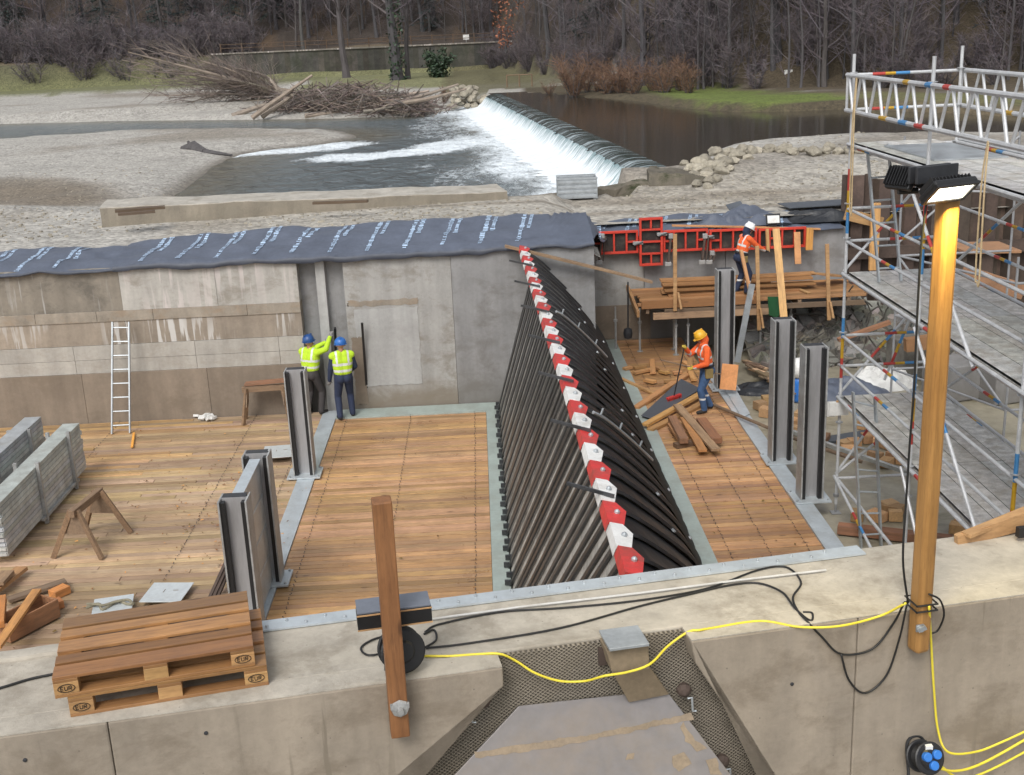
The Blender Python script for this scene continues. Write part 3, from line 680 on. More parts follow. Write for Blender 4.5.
# fallen tree + driftwood
def fallen():
    random.seed(31); root = P(292, 104, 2.3); t = thing('fallen_tree', 'uprooted fallen tree lying on the far gravel with bare branches fanning left', 'tree', root)
    tips = [(128, 52), (150, 60), (178, 56), (190, 66), (205, 75), (165, 78), (185, 90), (215, 88), (180, 104), (200, 112), (235, 68), (245, 84), (225, 102), (150, 86), (140, 70), (122, 60), (135, 46), (160, 50), (172, 70), (195, 58), (210, 66), (155, 96), (170, 98), (250, 76), (138, 78), (222, 78)]
    tk = MB(); cw = MB()
    for i, (a, b) in enumerate(tips):
        q = PY(a, b, root.y+random.uniform(-4, 4)); q.z = max(q.z, 2.2)
        mid = root.lerp(q, .5)+Vector((0, random.uniform(-1, 1), random.uniform(.2, .9)))
        p = smooth_path([root+Vector((random.uniform(-.4, .4), random.uniform(-.5, .5), .3+random.uniform(0, .7))), root.lerp(q, .25)+Vector((0, 0, .5)), mid, q], 4)
        r0 = .34 if i in (0, 3, 10) else random.uniform(.12, .24); (tk if i in (0, 3, 10) or i % 2 else cw).path(p, [r0*(1-.88*k/(len(p)-1)) for k in range(len(p))], 6, jit((1, 1, 1), .2))
        for k in range(24):
            s = random.uniform(.32, 1); j = min(len(p)-2, int(s*(len(p)-1))); o = p[j].lerp(p[j+1], s*(len(p)-1)-j)
            d = (q-root).normalized()+Vector((random.gauss(0, .5), random.gauss(0, .5), random.gauss(.05, .45))); L = random.uniform(.9, 3.2)
            bp = branch_path(o, d, L, 3, .2, .02); cw.path(bp, [.035, .025, .016, .006], 3, jit((1, 1, 1), .3), cap=False)
            for w in range(4):
                e = bp[random.randint(1, 3)]; cw.path([e, e+(d.normalized()+Vector((random.gauss(0, .6), random.gauss(0, .6), random.gauss(0, .5))))*random.uniform(.4, 1.1)], [.014, .005], 3, jit((1, 1, 1), .35), cap=False)
    tk.build('trunk', M['driftwood'], t); cw.build('branches', M['brush'], t)
    logs = [((232, 116), (300, 92), .22, 'long grey driftwood log leaning up against the fallen tree'), ((252, 118), (311, 74), .2, 'pale stripped log slanting up over the root of the fallen tree'),
            ((262, 117), (300, 88), .2, 'shorter pale log beside the slanting one at the fallen tree'), ((300, 100), (392, 112), .3, 'thick grey log lying to the right of the fallen tree'),
            ((305, 116), (370, 115), .2, 'low log half sunk at the water edge right of the fallen tree'), ((318, 97), (352, 89), .16, 'short grey log on top of the brush heap')]
    for (a, b, r, lab) in logs:
        p = P(*a, 2.1); q = PY(*b, p.y+1.5); q.z = max(q.z, 2.3); m = MB(); pp = branch_path(p, q-p, (q-p).length, 6, .03, 0)
        m.path(pp, [r*(1-.5*k/6) for k in range(7)], 7, jit((1.05, 1.03, 1.0), .1)); tag(m.build('driftwood_log', M['driftwood'], loc=p), lab, 'log', 'driftwood logs by the fallen tree')
    m = MB()
    for i in range(1700):
        u = random.random(); c = P(275+u*150, 112, 2.2); x = c.x+random.gauss(0, 1); y = c.y+random.uniform(-2, 5); h = 2.1*math.sin(math.pi*min(1, .15+u*.8))*random.random()
        o = Vector((x, y, 2.1+h)); d = Vector((random.gauss(0, 1), random.gauss(0, .6), random.gauss(0, .4))).normalized()*random.uniform(.5, 2.2); m.path([o-d*.5, o+d*.5], [.045, .02], 3, jit((1, 1, 1), .4), cap=False)
    tag(m.build('brush_heap', M['brush']), 'tangled heap of dry brushwood to the right of the fallen tree', 'brushwood', kind='stuff')
    for k in range(9):
        a = P(295+k*13+random.uniform(-6, 6), 108+random.uniform(-5, 8), 2.2); L = random.uniform(3, 7); th = random.uniform(-.5, .35); m = MB(); pp = branch_path(a+Vector((0, random.uniform(-1, 2), random.uniform(.1, 1.1))), (math.cos(th), math.sin(th), random.uniform(-.12, .2)), L, 6, .06, 0); r = random.uniform(.1, .24)
        m.path(pp, [r*(1-.6*q/6) for q in range(7)], 7, jit((1, 1, 1), .25)); tag(m.build('driftwood_log', M['driftwood'], loc=a), 'grey log lying among the brushwood heap right of the fallen tree', 'log', 'grey logs in the brushwood heap')
    m = MB()                                             # gravel ridge under the heap
    a = P(184, 150, 2.1); b = P(205, 152, 2.1); m.path([a, a.lerp(b, .5)+Vector((0, 0, .2)), b], [.26, .36, .2], 7); m.path([a.lerp(b, .5), a.lerp(b, .5)+Vector((-.3, 0, .55))], [.24, .06], 6); m.path([b, P(232, 155, 2.0)], [.18, .05], 6)
    tag(m.build('driftwood_stump', M['bark'], loc=a), 'dark driftwood stump lying alone on the gravel bar', 'driftwood')
fallen()
# boulders
def boulders():
    random.seed(8); protos = []
    def rock(seed):
        bm = bmesh.new(); bmesh.ops.create_icosphere(bm, subdivisions=3, radius=1)
        for v in bm.verts:
            d = v.co.normalized(); k = 1+.38*noise.noise(d*1.3+Vector((seed*7, 0, 0)))+.12*noise.noise(d*3.5+Vector((0, seed*3, 0)))
            v.co = Vector((d.x*k, d.y*k*.85, d.z*k*.7))
            for n in ((.6, .2, .75), (-.7, .3, .6), (.1, -.9, .4), (0, .2, .95), (.8, -.5, .2)):
                n = (Vector(n)+Vector((math.sin(seed*3), math.cos(seed*5), 0))*.3).normalized(); e = v.co.dot(n)-.66
                if e > 0: v.co -= n*e*.85
        m = bpy.data.meshes.new('boulder'); bm.to_mesh(m); bm.free(); m.materials.append(M['rock'])
        at = m.color_attributes.new('Col', 'FLOAT_COLOR', 'POINT'); k = random.uniform(.6, 1.12); at.data.foreach_set('color', [k, k*.98, k*.93, 1]*len(m.vertices)); return m
    ms = [rock(i) for i in range(12)]
    def put_rock(p, s, label, group, name='boulder'):
        o = bpy.data.objects.new(name, random.choice(ms)); o.matrix_basis = Matrix.Translation(p) @ rz(random.uniform(0, 6.28)) @ Matrix.Rotation(random.uniform(-.5, .5), 4, 'X') @ Matrix.Diagonal(Vector((s*random.uniform(.85, 1.3), s*random.uniform(.8, 1.1), s*random.uniform(.75, 1.05))).to_4d())
        C.objects.link(o); tag(o, label, 'boulder', group)
    pts = [(700, 163, 16), (712, 166, 15), (720, 158, 13), (705, 175, 13), (690, 168, 11), (716, 178, 11), (697, 183, 11), (708, 186, 10), (728, 152, 12), (742, 149, 15), (734, 160, 10), (722, 170, 12), (757, 150, 9), (768, 148, 13),
           (781, 149, 11), (793, 151, 12), (803, 149, 10), (814, 151, 14), (826, 150, 12), (838, 151, 11), (848, 150, 12), (684, 163, 9), (730, 168, 8), (748, 157, 8), (713, 150, 9), (700, 153, 9), (688, 178, 8), (860, 150, 11), (875, 150, 12), (703, 160, 17), (718, 165, 16), (708, 172, 15), (694, 176, 14), (726, 161, 14), (716, 151, 14), (736, 154, 14), (699, 169, 14), (709, 180, 12), (750, 150, 13), (786, 147, 13), (830, 147, 13)]
    for (a, b, w) in pts:
        q = GP(a, b+w*.3, 31.5); y = q.y; s = w/2*y/F*1.28; q.z += s*.4
        put_rock(q, s, 'pale limestone boulder in the bank between weir and scaffold', 'limestone boulders on the pool bank')
    for i in range(30):
        a = random.uniform(452, 486); b = random.uniform(87, 106); q = P(a, b, 2.0+(106-b)*.07); q.z = max(2.2, 3.1-(b-87)*.05)
        put_rock(PY(a, b, 92.5+random.uniform(0, 1.5)), random.uniform(.25, .5), 'small pale stone in the heap at the far end of the weir', 'stones at the far weir end')
boulders()
# ------------------------------------------------------------------ channel floor, decks and walls
YW = 24.8
def site_floor():
    m = MB(); m.box((-4, 16.5, -.42), (40, 30.5, .2)); o = m.build('channel_floor', M['c_inside']); tag(o, kind='structure')
    m = MB(); m.box((14, 17.4, -.30), (17.4, 25, .03)); m.box((6, 28.2, -.31), (7, 3.2, .03)); o = m.build('pit_floor', M['c_wet']); tag(o, kind='structure')
site_floor()
DK = (.55, .60, .66)
def deck(name, label, x0, x1, y0, y1, mat, joints, tint, wid=.145, lo=None):
    t = thing(name, label, 'timber deck', ((x0+x1)/2, (y0+y1)/2, 0)); m = MB(); y = y0; i = 0; drift = 1.0
    while y < y1-.02:
        w = min(wid*random.uniform(.92, 1.08), y1-y); js = [x0]
        if joints:
            js.append(x0+random.uniform(1, 4.5))
            while js[-1] < x1-4.6: js.append(js[-1]+random.uniform(3.4, 5.2))
        js.append(x1)
        drift += random.uniform(-.17, .17)+(1-drift)*.3
        for a, b in zip(js, js[1:]):
            k = drift*random.choice((1, 1.03, 1.13, .88, .95, .72, 1.18, .82))*random.uniform(.92, 1.08)
            c = tint(a, y) if callable(tint) else tint
            c = (c[0]*k, c[1]*k*random.uniform(.95, 1.05), c[2]*k*random.uniform(.85, 1.15))
            z = -.02+random.uniform(-.004, .004)
            m.box(((a+b)/2, y+w/2, z-.02), (b-a-.008, w-.014, .06), col=c)
            # nail rows
        y += w; i += 1
    m.build('decking', mat, t, bevel=.004)
    n = MB(); xs = [x0+.25]+[(a+b)/2 for a, b in zip([x0]+list(joints), list(joints)+[x1])]+[x1-.25]
    for x in xs:
        y = y0
        while y < y1: n.box((x+random.uniform(-.012, .012), y+.07, .0125), (.016, .016, .006)); n.box((x+random.uniform(-.012, .012), y+.17, .0125), (.016, .016, .006)); y += wid
    tag(n.build('nails', M['steel_dark'], t), kind='stuff')
    b = MB()
    k = x0+.3
    while k < x1: b.box((k, (y0+y1)/2, -.2), (.12, y1-y0, .26)); k += 1.1
    b.build('joists', M['wood_old'], t); return t
deck('timber_deck', 'wide dusty timber deck left of the steel stop-log posts', -17, -3.66, 8.9, 24.72, M['deck_dusty'], (-13.2, -9.6, -6.6), lambda x, y: (1.1, .98, .8) if x < -9.0 and y > 21 else (.95, .95, .97))
deck('timber_deck', 'orange plank deck between the grey steel strips left of the bar screen', -3.34, -.10, 8.9, 24.15, M['deck'], (), (1.0, 1.0, 1.0))
deck('timber_deck', 'narrow orange plank deck right of the red and white bar screen', 3.32, 5.04, 9.2, 29.6, M['deck'], (), (.98, .92, .88))
def strip(name, label, poly, mat, seg=0, z=.006, h=.03):
    t = thing(name, label, 'steel strip', poly[0]); m = MB(); m.prism([Vector((p[0], p[1], z-h)) for p in poly], (0, 0, h+.01)); m.build('plate', mat, t)
    b = MB(); a, q = Vector(poly[0]).to_3d(), Vector(poly[1]).to_3d(); w = (Vector(poly[3]).to_3d()-a); n = int((q-a).length/.55)
    for i in range(n+1):
        for s in (.22, .78):
            p = a.lerp(q, (i+.5)/(n+1))+w*s; b.lathe([(.018, 0), (.018, .014)], (p.x, p.y, z+.008), (0, 0, 1), 6)
    return t
def rect(x0, x1, y0, y1): return [(x0, y0), (x0, y1), (x1, y1), (x1, y0)]
strip('steel_strip', 'pale steel strip between the dusty deck and the orange middle deck', rect(-3.66, -3.34, 9, 24.7), M['zinc'])
strip('steel_strip', 'greenish steel strip along the foot of the black screen bars', rect(-.10, .17, 9, 24.15), M['green_strip'])
strip('steel_strip', 'greenish steel strip along the back wall behind the middle deck', [(-3.34, 24.15), (.17, 24.15), (.17, 24.74), (-3.34, 24.74)], M['green_strip'])
strip('steel_strip', 'steel strip between the black ribs and the right plank deck', rect(2.98, 3.32, 9, 29.6), M['green_strip'])
strip('steel_strip', 'bright steel edge strip on the right side of the narrow plank deck', rect(5.04, 5.34, 9.2, 26.2), M['zinc'])

def far_wall():
    t = thing('concrete_wall', 'long stained concrete channel wall with patched panels under the dark membrane', 'wall', (-4, YW, 0))
    def band(x0, x1, z0, z1, mat, proud=0.0, name='wall_panel', col=(1, 1, 1), bev=.006):
        m = MB(); m.box(((x0+x1)/2, YW+.4-proud/2, (z0+z1)/2), (x1-x0-.005, .8+proud, z1-z0), col=col); return m.build(name, mat, t, loc=((0, 0, 0)), bevel=bev)
    xs = [-24, -18, -13.2, -10.4, -7.72, -5.7, -3.96]
    def row(splits, z0, z1, mt, pr):
        for a, b in zip(splits, splits[1:]): k = random.uniform(.93, 1.06); band(a, b, z0, z1, M[mt], pr, col=(k, k, k))
    row([-24, -13.5, -8.8, -6.1, -3.96], -.35, 1.10, 'c_base', .05)
    row([-24, -12, -8.9, -6.3, -4.5, -3.96], 1.10, 1.395, 'c_panel', .012); row([-24, -12, -8.9, -6.3, -4.5, -3.96], 1.40, 1.715, 'c_panel', .016)
    row([-24, -11, -7.72, -3.96], 1.72, 2.23, 'c_drip', 0); row([-24, -9.6, -8.3, -7.1, -5.1, -3.96], 2.23, 2.46, 'c_ledge', .022)
    for i, (a, b) in enumerate(zip(xs, xs[1:])):
        k = random.uniform(.94, 1.05)
        band(a, b, 2.46, 3.38, M['c_grime'] if i == 3 or i == 1 else M['c_light'], .015 if i != 3 else 0, col=(k, k, k))
    # recessed slot with its guide
    m = MB(); m.box((-3.48, YW+.55, 1.5), (.96, .5, 3.75)); m.build('slot_recess', M['c_gray'], t)
    m = MB(); m.box((-3.50, YW+.22, 1.52), (.20, .2, 3.7)); m.build('slot_guide', M['c_inner'], t, bevel=.01)
    band(-3.0, -.70, -.35, 3.38, M['c_patch'], .0)
    def blot(x0, x1, z0, z1, mat, nm, pr, amp):
        q = []; n = 16
        for (xa, za), (xb, zb) in zip(((x0, z0), (x1, z0), (x1, z1), (x0, z1)), ((x1, z0), (x1, z1), (x0, z1), (x0, z0))):
            for k in range(n): q.append(Vector((xa+(xb-xa)*k/n+random.uniform(-amp, amp), YW-pr, za+(zb-za)*k/n+random.uniform(-amp, amp))))
        m = MB(); m.prism(q, (0, .03, 0)); m.build(nm, mat, t)
    blot(-2.83, -1.47, .51, 2.23, M['c_inner'], 'repair_patch', .010, .012)
    blot(-2.95, -1.45, 2.30, 2.42, M['c_ledge'], 'repair_seam', .006, .025)
    blot(-2.93, -2.68, .1, 1.62, M['c_base'], 'damp_streak', .014, .02)
    band(-.70, 2.36, -.35, 3.38, M['c_gray'], .02)
    m = MB(); m.box((2.2, YW+3.0, 1.5), (.3, 4.4, 3.6)); m.build('return_wall', M['c_gray'], t)
    r = thing('concrete_wall', 'set-back concrete wall behind the timber platform and red formwork', 'wall', (6, 29.7, 0))
    for a, b, k in ((2.37, 4.1, 1), (4.1, 6.2, .93), (6.2, 9.3, .98)):
        m = MB(); m.box(((a+b)/2, 30.0, 1.15), (b-a-.012, .6, 3.0), col=(k, k, k)); m.build('wall_panel', M['c_patch'] if a < 4 else M['c_gray'], r, bevel=.01)
    m = MB(); m.box((3.3, 29.69, .42), (1.9, .04, .95)); m.build('damp_base', M['c_base'], r)
far_wall()

# ------------------------------------------------------------------ membrane over the wall head
def membrane():
    back = [(-24, 26.0), (-11.4, 26.1), (-8.6, 26.2), (-4.5, 26.5), (.5, 26.4), (1.5, 26.5), (2.1, 29.6), (2.36, 30.4), (3.1, 30.6), (5.2, 30.8), (8.5, 30.9), (9.3, 30.9)]
    front = [(-24, 24.74), (-11.4, 24.74), (-8.6, 24.74), (-4.5, 24.74), (.5, 24.74), (2.36, 24.74), (3.1, 29.62), (5.2, 29.62), (8.5, 29.62), (9.3, 29.62)]
    def ip(tab, x):
        for (a, b), (c, d) in zip(tab, tab[1:]):
            if x <= c: return b+(d-b)*(x-a)/(c-a)
        return tab[-1][1]
    def surf(x, w):
        yf = ip(front, x); yb = ip(back, x); y = yf+(yb-yf)*w; rt = sstep(2.3, 3.1, x)
        z = 3.41+(2.66-3.41)*rt+((.27+.14*sstep(-8, -2, x))*(1-rt)*min(1, max(0, y-24.74)/1.6)-max(0, y-26.5)*.235*(1-rt))+.32*rt*w+.02*math.sin(w*math.pi)-.07*abs(noise.noise(Vector((x*1.0+y*.5, y*.8-x*.15, 9))))-.05*abs(noise.noise(Vector((x*.4-y*.9, y*2.0, 12))))
        z += .05*noise.noise(Vector((x*.9, y*.7, 1)))+.055*noise.noise(Vector((x*.5, y*3.6, 6)))+.035*noise.noise(Vector((x*2.2+y*1.5, y*1.2, 5)))+.02*noise.noise(Vector((x*3, y*2, 3)))
        return Vector((x, y, z))
    def sheet(x0, x1, name, label, lift, drop):
        t = thing(name, label, 'membrane', ((x0+x1)/2, 26, 3.4)); m = MB(); n = int((x1-x0)*7); rows = 26
        for i in range(n+1):
            x = x0+(x1-x0)*i/n; hang = drop*(1+.55*noise.noise(Vector((x*1.2, 0, 7))))*(1-.5*sstep(0, 2, x))
            e = surf(x, 0)
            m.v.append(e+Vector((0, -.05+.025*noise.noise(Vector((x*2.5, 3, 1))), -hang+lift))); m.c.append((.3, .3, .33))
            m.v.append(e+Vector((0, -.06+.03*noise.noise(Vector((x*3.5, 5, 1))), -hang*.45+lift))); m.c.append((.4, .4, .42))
            for k in range(rows):
                m.v.append(surf(x, k/(rows-1))+Vector((0, 0, lift))); m.c.append((1, 1, 1))
        q = rows+2
        for i in range(n):
            for k in range(q-1): m.f.append((i*q+k, (i+1)*q+k, (i+1)*q+k+1, i*q+k+1)); m.mi.append(0)
        m.build('sheet', M['membrane'], t, smooth=True)
        x = x0+.5; rnd = random.Random(3)
        while x < x1-1.0:                                 # the two slanting lines of small pale print, repeated along the roll
            p = MB()
            for (off, w0, w1) in ((0, .10, .93), (.16, .50, .93)):
                w = w0; sl = .30; nb0 = None
                while w < w1:
                    xx = x+off+(w)*sl; hw = .011+rnd.random()*.010
                    ln = rnd.choice((.012, .018, .026, .022)); a = surf(xx, w); b = surf(xx+ln*sl, w+ln); s = (b-a).cross(Vector((0, 0, 1))).normalized()*(.035 if rnd.random() < .75 else .055)
                    up = Vector((0, 0, lift+.012))
                    if rnd.random() < .5: p.add([a-s+up, a+s+up, b+s+up, b-s+up], [(0, 1, 2, 3)])
                    else:
                        th = s*.32; p.add([a-s+up, a-s+th+up, b-s+th+up, b-s+up], [(0, 1, 2, 3)]); p.add([a+s-th+up, a+s+up, b+s+up, b+s-th+up], [(0, 1, 2, 3)]); mm = a.lerp(b, .5); p.add([a-s+up*1.05, a+s+up*1.05, mm+s+up*1.05, mm-s+up*1.05], [(0, 1, 2, 3)])
                    w += ln+.010+(.02 if rnd.random() < .12 else 0)
                ba = surf(x+off+w0*sl, w0)+Vector((.03, 0, lift+.011)); bb = surf(x+off+w*sl, w)+Vector((.03, 0, lift+.011)); mid_ = [ba]+[surf(x+off+(w0+(w-w0)*q_/6)*sl, w0+(w-w0)*q_/6)+Vector((.03, 0, lift+.011)) for q_ in range(1, 6)]+[bb]
                for q0_, q1_ in zip(mid_, mid_[1:]): p.add([q0_, q0_+Vector((.006, 0, 0)), q1_+Vector((.006, 0, 0)), q1_], [(0, 1, 2, 3)])
            o = p.build('printed_lettering', M['print'], t)
            x += .80
    sheet(-24, -7.74, 'membrane_sheet', 'blue-grey printed membrane on the left end of the wall head', .0, .06)
    sheet(-7.8, 2.36, 'membrane_sheet', 'blue-grey printed membrane with drooping dark edge on the long left wall', .05, .13)
    sheet(2.3, 9.2, 'membrane_sheet', 'blue-grey printed membrane on the set-back wall behind the red formwork', .02, .03)
    a = P(728, 222, 2.95)
    random.seed(4)
    for (u, v, sx, sy, hz, lab) in ((720, 222, 1.0, .5, .28, 'crumpled dark film heap on the membrane left of the standing sheet strip'), (748, 223, 1.0, .55, .34, 'crumpled dark film heap behind the worker in the white helmet'), (822, 228, 1.3, .5, .26, 'crumpled black film at the right end of the red formwork')):
        c = PY(u, v, 30.35); m = MB(); n = 26
        for j in range(n+1):
            for i in range(n+1):
                x = (i/n-.5)*2; y = (j/n-.5)*2; r = math.hypot(x, y); k = max(0, 1-r)
                h = hz*min(1, k*2.2)*(.65+.5*abs(noise.noise(Vector((x*2.5+u, y*2.5, 0))))+.9*noise.noise(Vector((x*1.3+u, y*1.3, 4))))
                m.v.append(Vector((c.x+x*sx, c.y+y*sy, 2.78+h))); m.c.append((1, 1, 1))
        for j in range(n):
            for i in range(n): m.f.append((j*(n+1)+i, j*(n+1)+i+1, (j+1)*(n+1)+i+1, (j+1)*(n+1)+i)); m.mi.append(0)
        tag(m.build('film_heap', M['sheet_black'] if u > 800 else M['membrane'], loc=(c.x, c.y, 2.78)), lab, 'plastic film')
    p0 = PY(748, 224, 30.2); p1 = PY(733, 203, 30.9); m = MB(); m.bar(p0, p1, .42, .02, up=(0, -.6, .8)); tag(m.build('sheet_strip', M['slate'], loc=p0), 'stiff grey strip of sheet standing up out of the crumpled film', 'sheet strip')
    m = MB(); m.box((0, 0, 0), (2.2, .9, .02)); q = PY(823, 213, 31.2); tag(m.build('film_sheet', M['slate'], loc=(q.x, q.y, 3.05), rot=rz(.1), local=True), 'flat dark blue sheet lying behind the right end of the formwork', 'sheet')
membrane()

# ------------------------------------------------------------------ the bar screen with its red and white crest
def bar_screen():
    t = thing('bar_screen', 'long roof-shaped bar screen with red and white crest plates and black ribs', 'bar screen', (1.5, 17, 0))
    def crest(s):                         # s 0 far .. 1 near
        a = Vector((.80, 24.65, 3.38)); b = Vector((1.08, 8.9, 3.42)); return a.lerp(b, s)
    def crest_at(y): return crest((24.65-y)/(24.65-8.9))
    LEAN = 3.1
    y = 12.2; i = 0; nb = 0
    while y < 24.62:
        top = crest_at(y-LEAN)+Vector((-.02, 0, -.05)); base = Vector((.17+.03*(i % 2), y, .02))
        m = MB(); k = random.uniform(.75, 1.3)
        m.bar(base+Vector((-.012, 0, 0)), top+Vector((-.012, 0, 0)), .05, .028, up=(1, 0, 0), col=(k, k, k)); m.box(base+Vector((-.03, 0, .05)), (.12, .05, .07), col=(.8, .8, .8))
        m.build('screen_bar', M['bar'], t)
        y += .30+(.04 if i % 2 else -.04); i += 1
    a0, b0, a1, b1 = Vector((.19, 12.0, 0)), Vector((.19, 24.66, 0)), crest_at(12.0-LEAN)+Vector((.0, 0, -.05)), crest_at(24.66-LEAN)+Vector((.0, 0, -.05))
    for k in range(12):
        m = MB(); p, q, r_, s_ = a0.lerp(b0, k/12), a0.lerp(b0, (k+1)/12-.002), a1.lerp(b1, (k+1)/12-.002), a1.lerp(b1, k/12); kk = random.uniform(.85, 1.12); m.prism([p, q, r_, s_], (.012, 0, 0), (kk, kk, kk)); m.build('backing_sheet', M['slat'], t)
    # cross rails behind the bars
    for h in (.33, .66):
        m = MB(); a = Vector((.17, 24.6, 0)).lerp(crest_at(24.6-LEAN), h); b = Vector((.17, 12.2, 0)).lerp(crest_at(12.2-LEAN), h); m.tube(a+Vector((.09, 0, 0)), b+Vector((.09, 0, 0)), .03, 8); m.build('cross_rail', M['bar'], t)
    # ribs
    prof = [(0, 3.40), (.27, 3.20), (.56, 2.84), (.90, 2.36), (1.27, 1.78), (1.60, 1.08), (1.86, .5), (2.02, .02)]
    N = 29; s0 = 0.0; RL = 4.4; pitch = (24.65-8.9)/N
    pp = smooth_path([Vector((a, 0, z)) for a, z in prof], 3)
    for i in range(N+0):
        sc = (i+.5)/N; c = crest(sc); w = pitch*.53; m = MB(); n = len(pp)
        kx = (2.98-c.x)/2.02
        for j, q in enumerate(pp):
            tt = 1-q.z/3.40; yb = c.y+RL*tt
            nx, nz = (pp[min(j+1, n-1)].z-pp[max(j-1, 0)].z), -(pp[min(j+1, n-1)].x-pp[max(j-1, 0)].x); l = math.hypot(nx, nz); nx, nz = -nx/l, -nz/l
            up = 0.065
            wob = .012*noise.noise(Vector((i*1.7, tt*3, 0)))
            for (e, o, cc) in ((w, 0.0, 1), (-w, up, 1), (-w, up-.035, 14), (w, -.035, 1)):
                m.v.append(Vector((c.x+q.x*kx+nx*(o+wob), yb+e, q.z+nz*(o+wob)))); m.c.append((1, 1, 1))
        for j in range(n-1):
            for k in range(4): m.f.append((j*4+k, j*4+(k+1) % 4, (j+1)*4+(k+1) % 4, (j+1)*4+k)); m.mi.append(1 if k == 1 else 0)
        m.build('screen_rib', [M['rib'], M['ribedge']], t)
        # crest plate: pentagon with its tip towards the ribs
        red = i % 2 == 0; jz = random.uniform(-.01, .01)
        d = Vector((pp[3].x*kx, 0, pp[3].z-3.40)); d.normalize(); cy = Vector((0, 1, 0)); nn = Vector((-d.z, 0, d.x))
        if nn.z < 0: nn = -nn
        ln = .20 if red else .185; o = c+Vector((-.03, 0, .075+jz)); hw = pitch/2-.006; dd = (d+Vector((0, .16, 0))).normalized()
        d = Vector((.97, 0, -.24)); dd = d; nn = Vector((.24, 0, .97)); p5 = [o-cy*hw, o+d*ln*.74-cy*hw, o+d*ln*1.06+cy*hw*.3, o+d*ln*.66+cy*hw, o+cy*hw]
        m = MB(); m.prism(p5, nn*.022)
        m.prism([o-cy*hw+nn*.022, o+cy*hw+nn*.022, o+cy*hw+Vector((-.025, 0, -.06)), o-cy*hw+Vector((-.025, 0, -.06))], nn*-.02)
        m.build('crest_plate', M['red'] if red else M['white'], t)
        b = MB(); b.lathe([(.028, 0), (.028, .02), (.012, .035)], o+dd*ln*.55+nn*.022, nn, 8); b.build('bolt', M['galv'], t)
        if i % 2 and i % 3: b = MB(); b.lathe([(.03, 0), (.03, .02)], Vector((c.x+pp[9].x*kx, c.y+RL*(1-pp[9].z/3.4)-.05, pp[9].z))+Vector((.06, 0, .07)), Vector((.7, 0, .7)), 8)
        if i % 3 == 0: b = MB(); b.lathe([(.03, 0), (.03, .02)], Vector((c.x+pp[13].x*kx, c.y+RL*(1-pp[13].z/3.4)-.05, pp[13].z))+Vector((.07, 0, .05)), Vector((.8, 0, .6)), 8)
        if i % 2 or i % 3 == 0: b.build('rib_bolt', M['galv'], t)
    # rods poking out to the left of the crest
    for k in range(7):
        c = crest(.14+.125*k); m = MB(); m.bar(c+Vector((-.34, .14, .18)), c+Vector((.10, -.06, .10)), .022, .035); m.build('rod', M['bar'], t)
    for sc in (.36, .70):
        c = crest(sc); pts = [Vector((c.x+q.x*(2.98-c.x)/2.02+.07, c.y+RL*(1-q.z/3.4)-.2, q.z+.10)) for q in pp[2:12]]; m = MB(); m.path(pts, .022, 7)
        for q in pts[1::3]: m.tube(q+Vector((0, 0, -.02)), q+Vector((.04, 0, .09)), .014, 6)
        m.build('conduit', M['galv'], t)
    # foot angle on the rib side and a closing beam below the crest
    m = MB(); m.box((2.99, 19.2, .05), (.04, 20.6, .14)); m.build('rib_rail', M['galv_dull'], t)
    m = MB(); m.tube(crest(0)+Vector((.1, 0, -.1)), crest(1)+Vector((.1, 0, -.1)), .06, 8); m.build('crest_beam', M['steel_dark'], t)
M['ribedge'] = simple('pale_rib_edge', (.11, .115, .125), .5, 0, ns=3, var=.4, bump=0)  # rib edge faces in a lighter grey than the rib sheets
M['slat'] = simple('grey_beige_slat', (.40, .385, .35), .75, 0, ns=3, var=.4, bump=.1, dirt=(.13, .12, .10), dirt_amt=.7)
bar_screen()
# plank leaning from the wall head over the platform
def plank(p0, p1, w, h, label, name='plank', cat='plank', mat='wood', group=None, col=(1, 1, 1), roll=0.0, end=None):
    p0 = Vector(p0); p1 = Vector(p1); d, s, u = frame(p1-p0); L = (p1-p0).length
    rot = Matrix(((d.x, -s.x, u.x), (d.y, -s.y, u.y), (d.z, -s.z, u.z))) @ Matrix.Rotation(roll, 3, 'X')
    m = MB(); n = max(2, int(L/.5)); bow = random.uniform(-.004, .004)*L
    k = random.uniform(.85, 1.15); c = (col[0]*k, col[1]*k*random.uniform(.96, 1.04), col[2]*k*random.uniform(.9, 1.1))
    for i in range(n+1):
        x = L*i/n; dz = bow*math.sin(math.pi*i/n)
        for a, b in ((-1, -1), (1, -1), (1, 1), (-1, 1)): m.v.append(Vector((x, a*w/2, b*h/2+dz))); m.c.append(c)
    for i in range(n):
        for k in range(4): m.f.append((i*4+k, i*4+(k+1) % 4, (i+1)*4+(k+1) % 4, (i+1)*4+k)); m.mi.append(0)
    m.f += [(0, 1, 2, 3), tuple(n*4+k for k in (3, 2, 1, 0))]; m.mi += [0, 0]
    o = m.build(name, M[mat] if isinstance(mat, str) else mat, loc=p0, rot=rot, local=True, bevel=min(.004, h*.2)); return tag(o, label, cat, group)
plank(PY(505, 246, 24.5), PY(652, 282, 24.62), .16, .05, 'long weathered plank slanting from the crest tip down to the timber platform', mat='wood_old', col=(1.5, 1.4, 1.3))

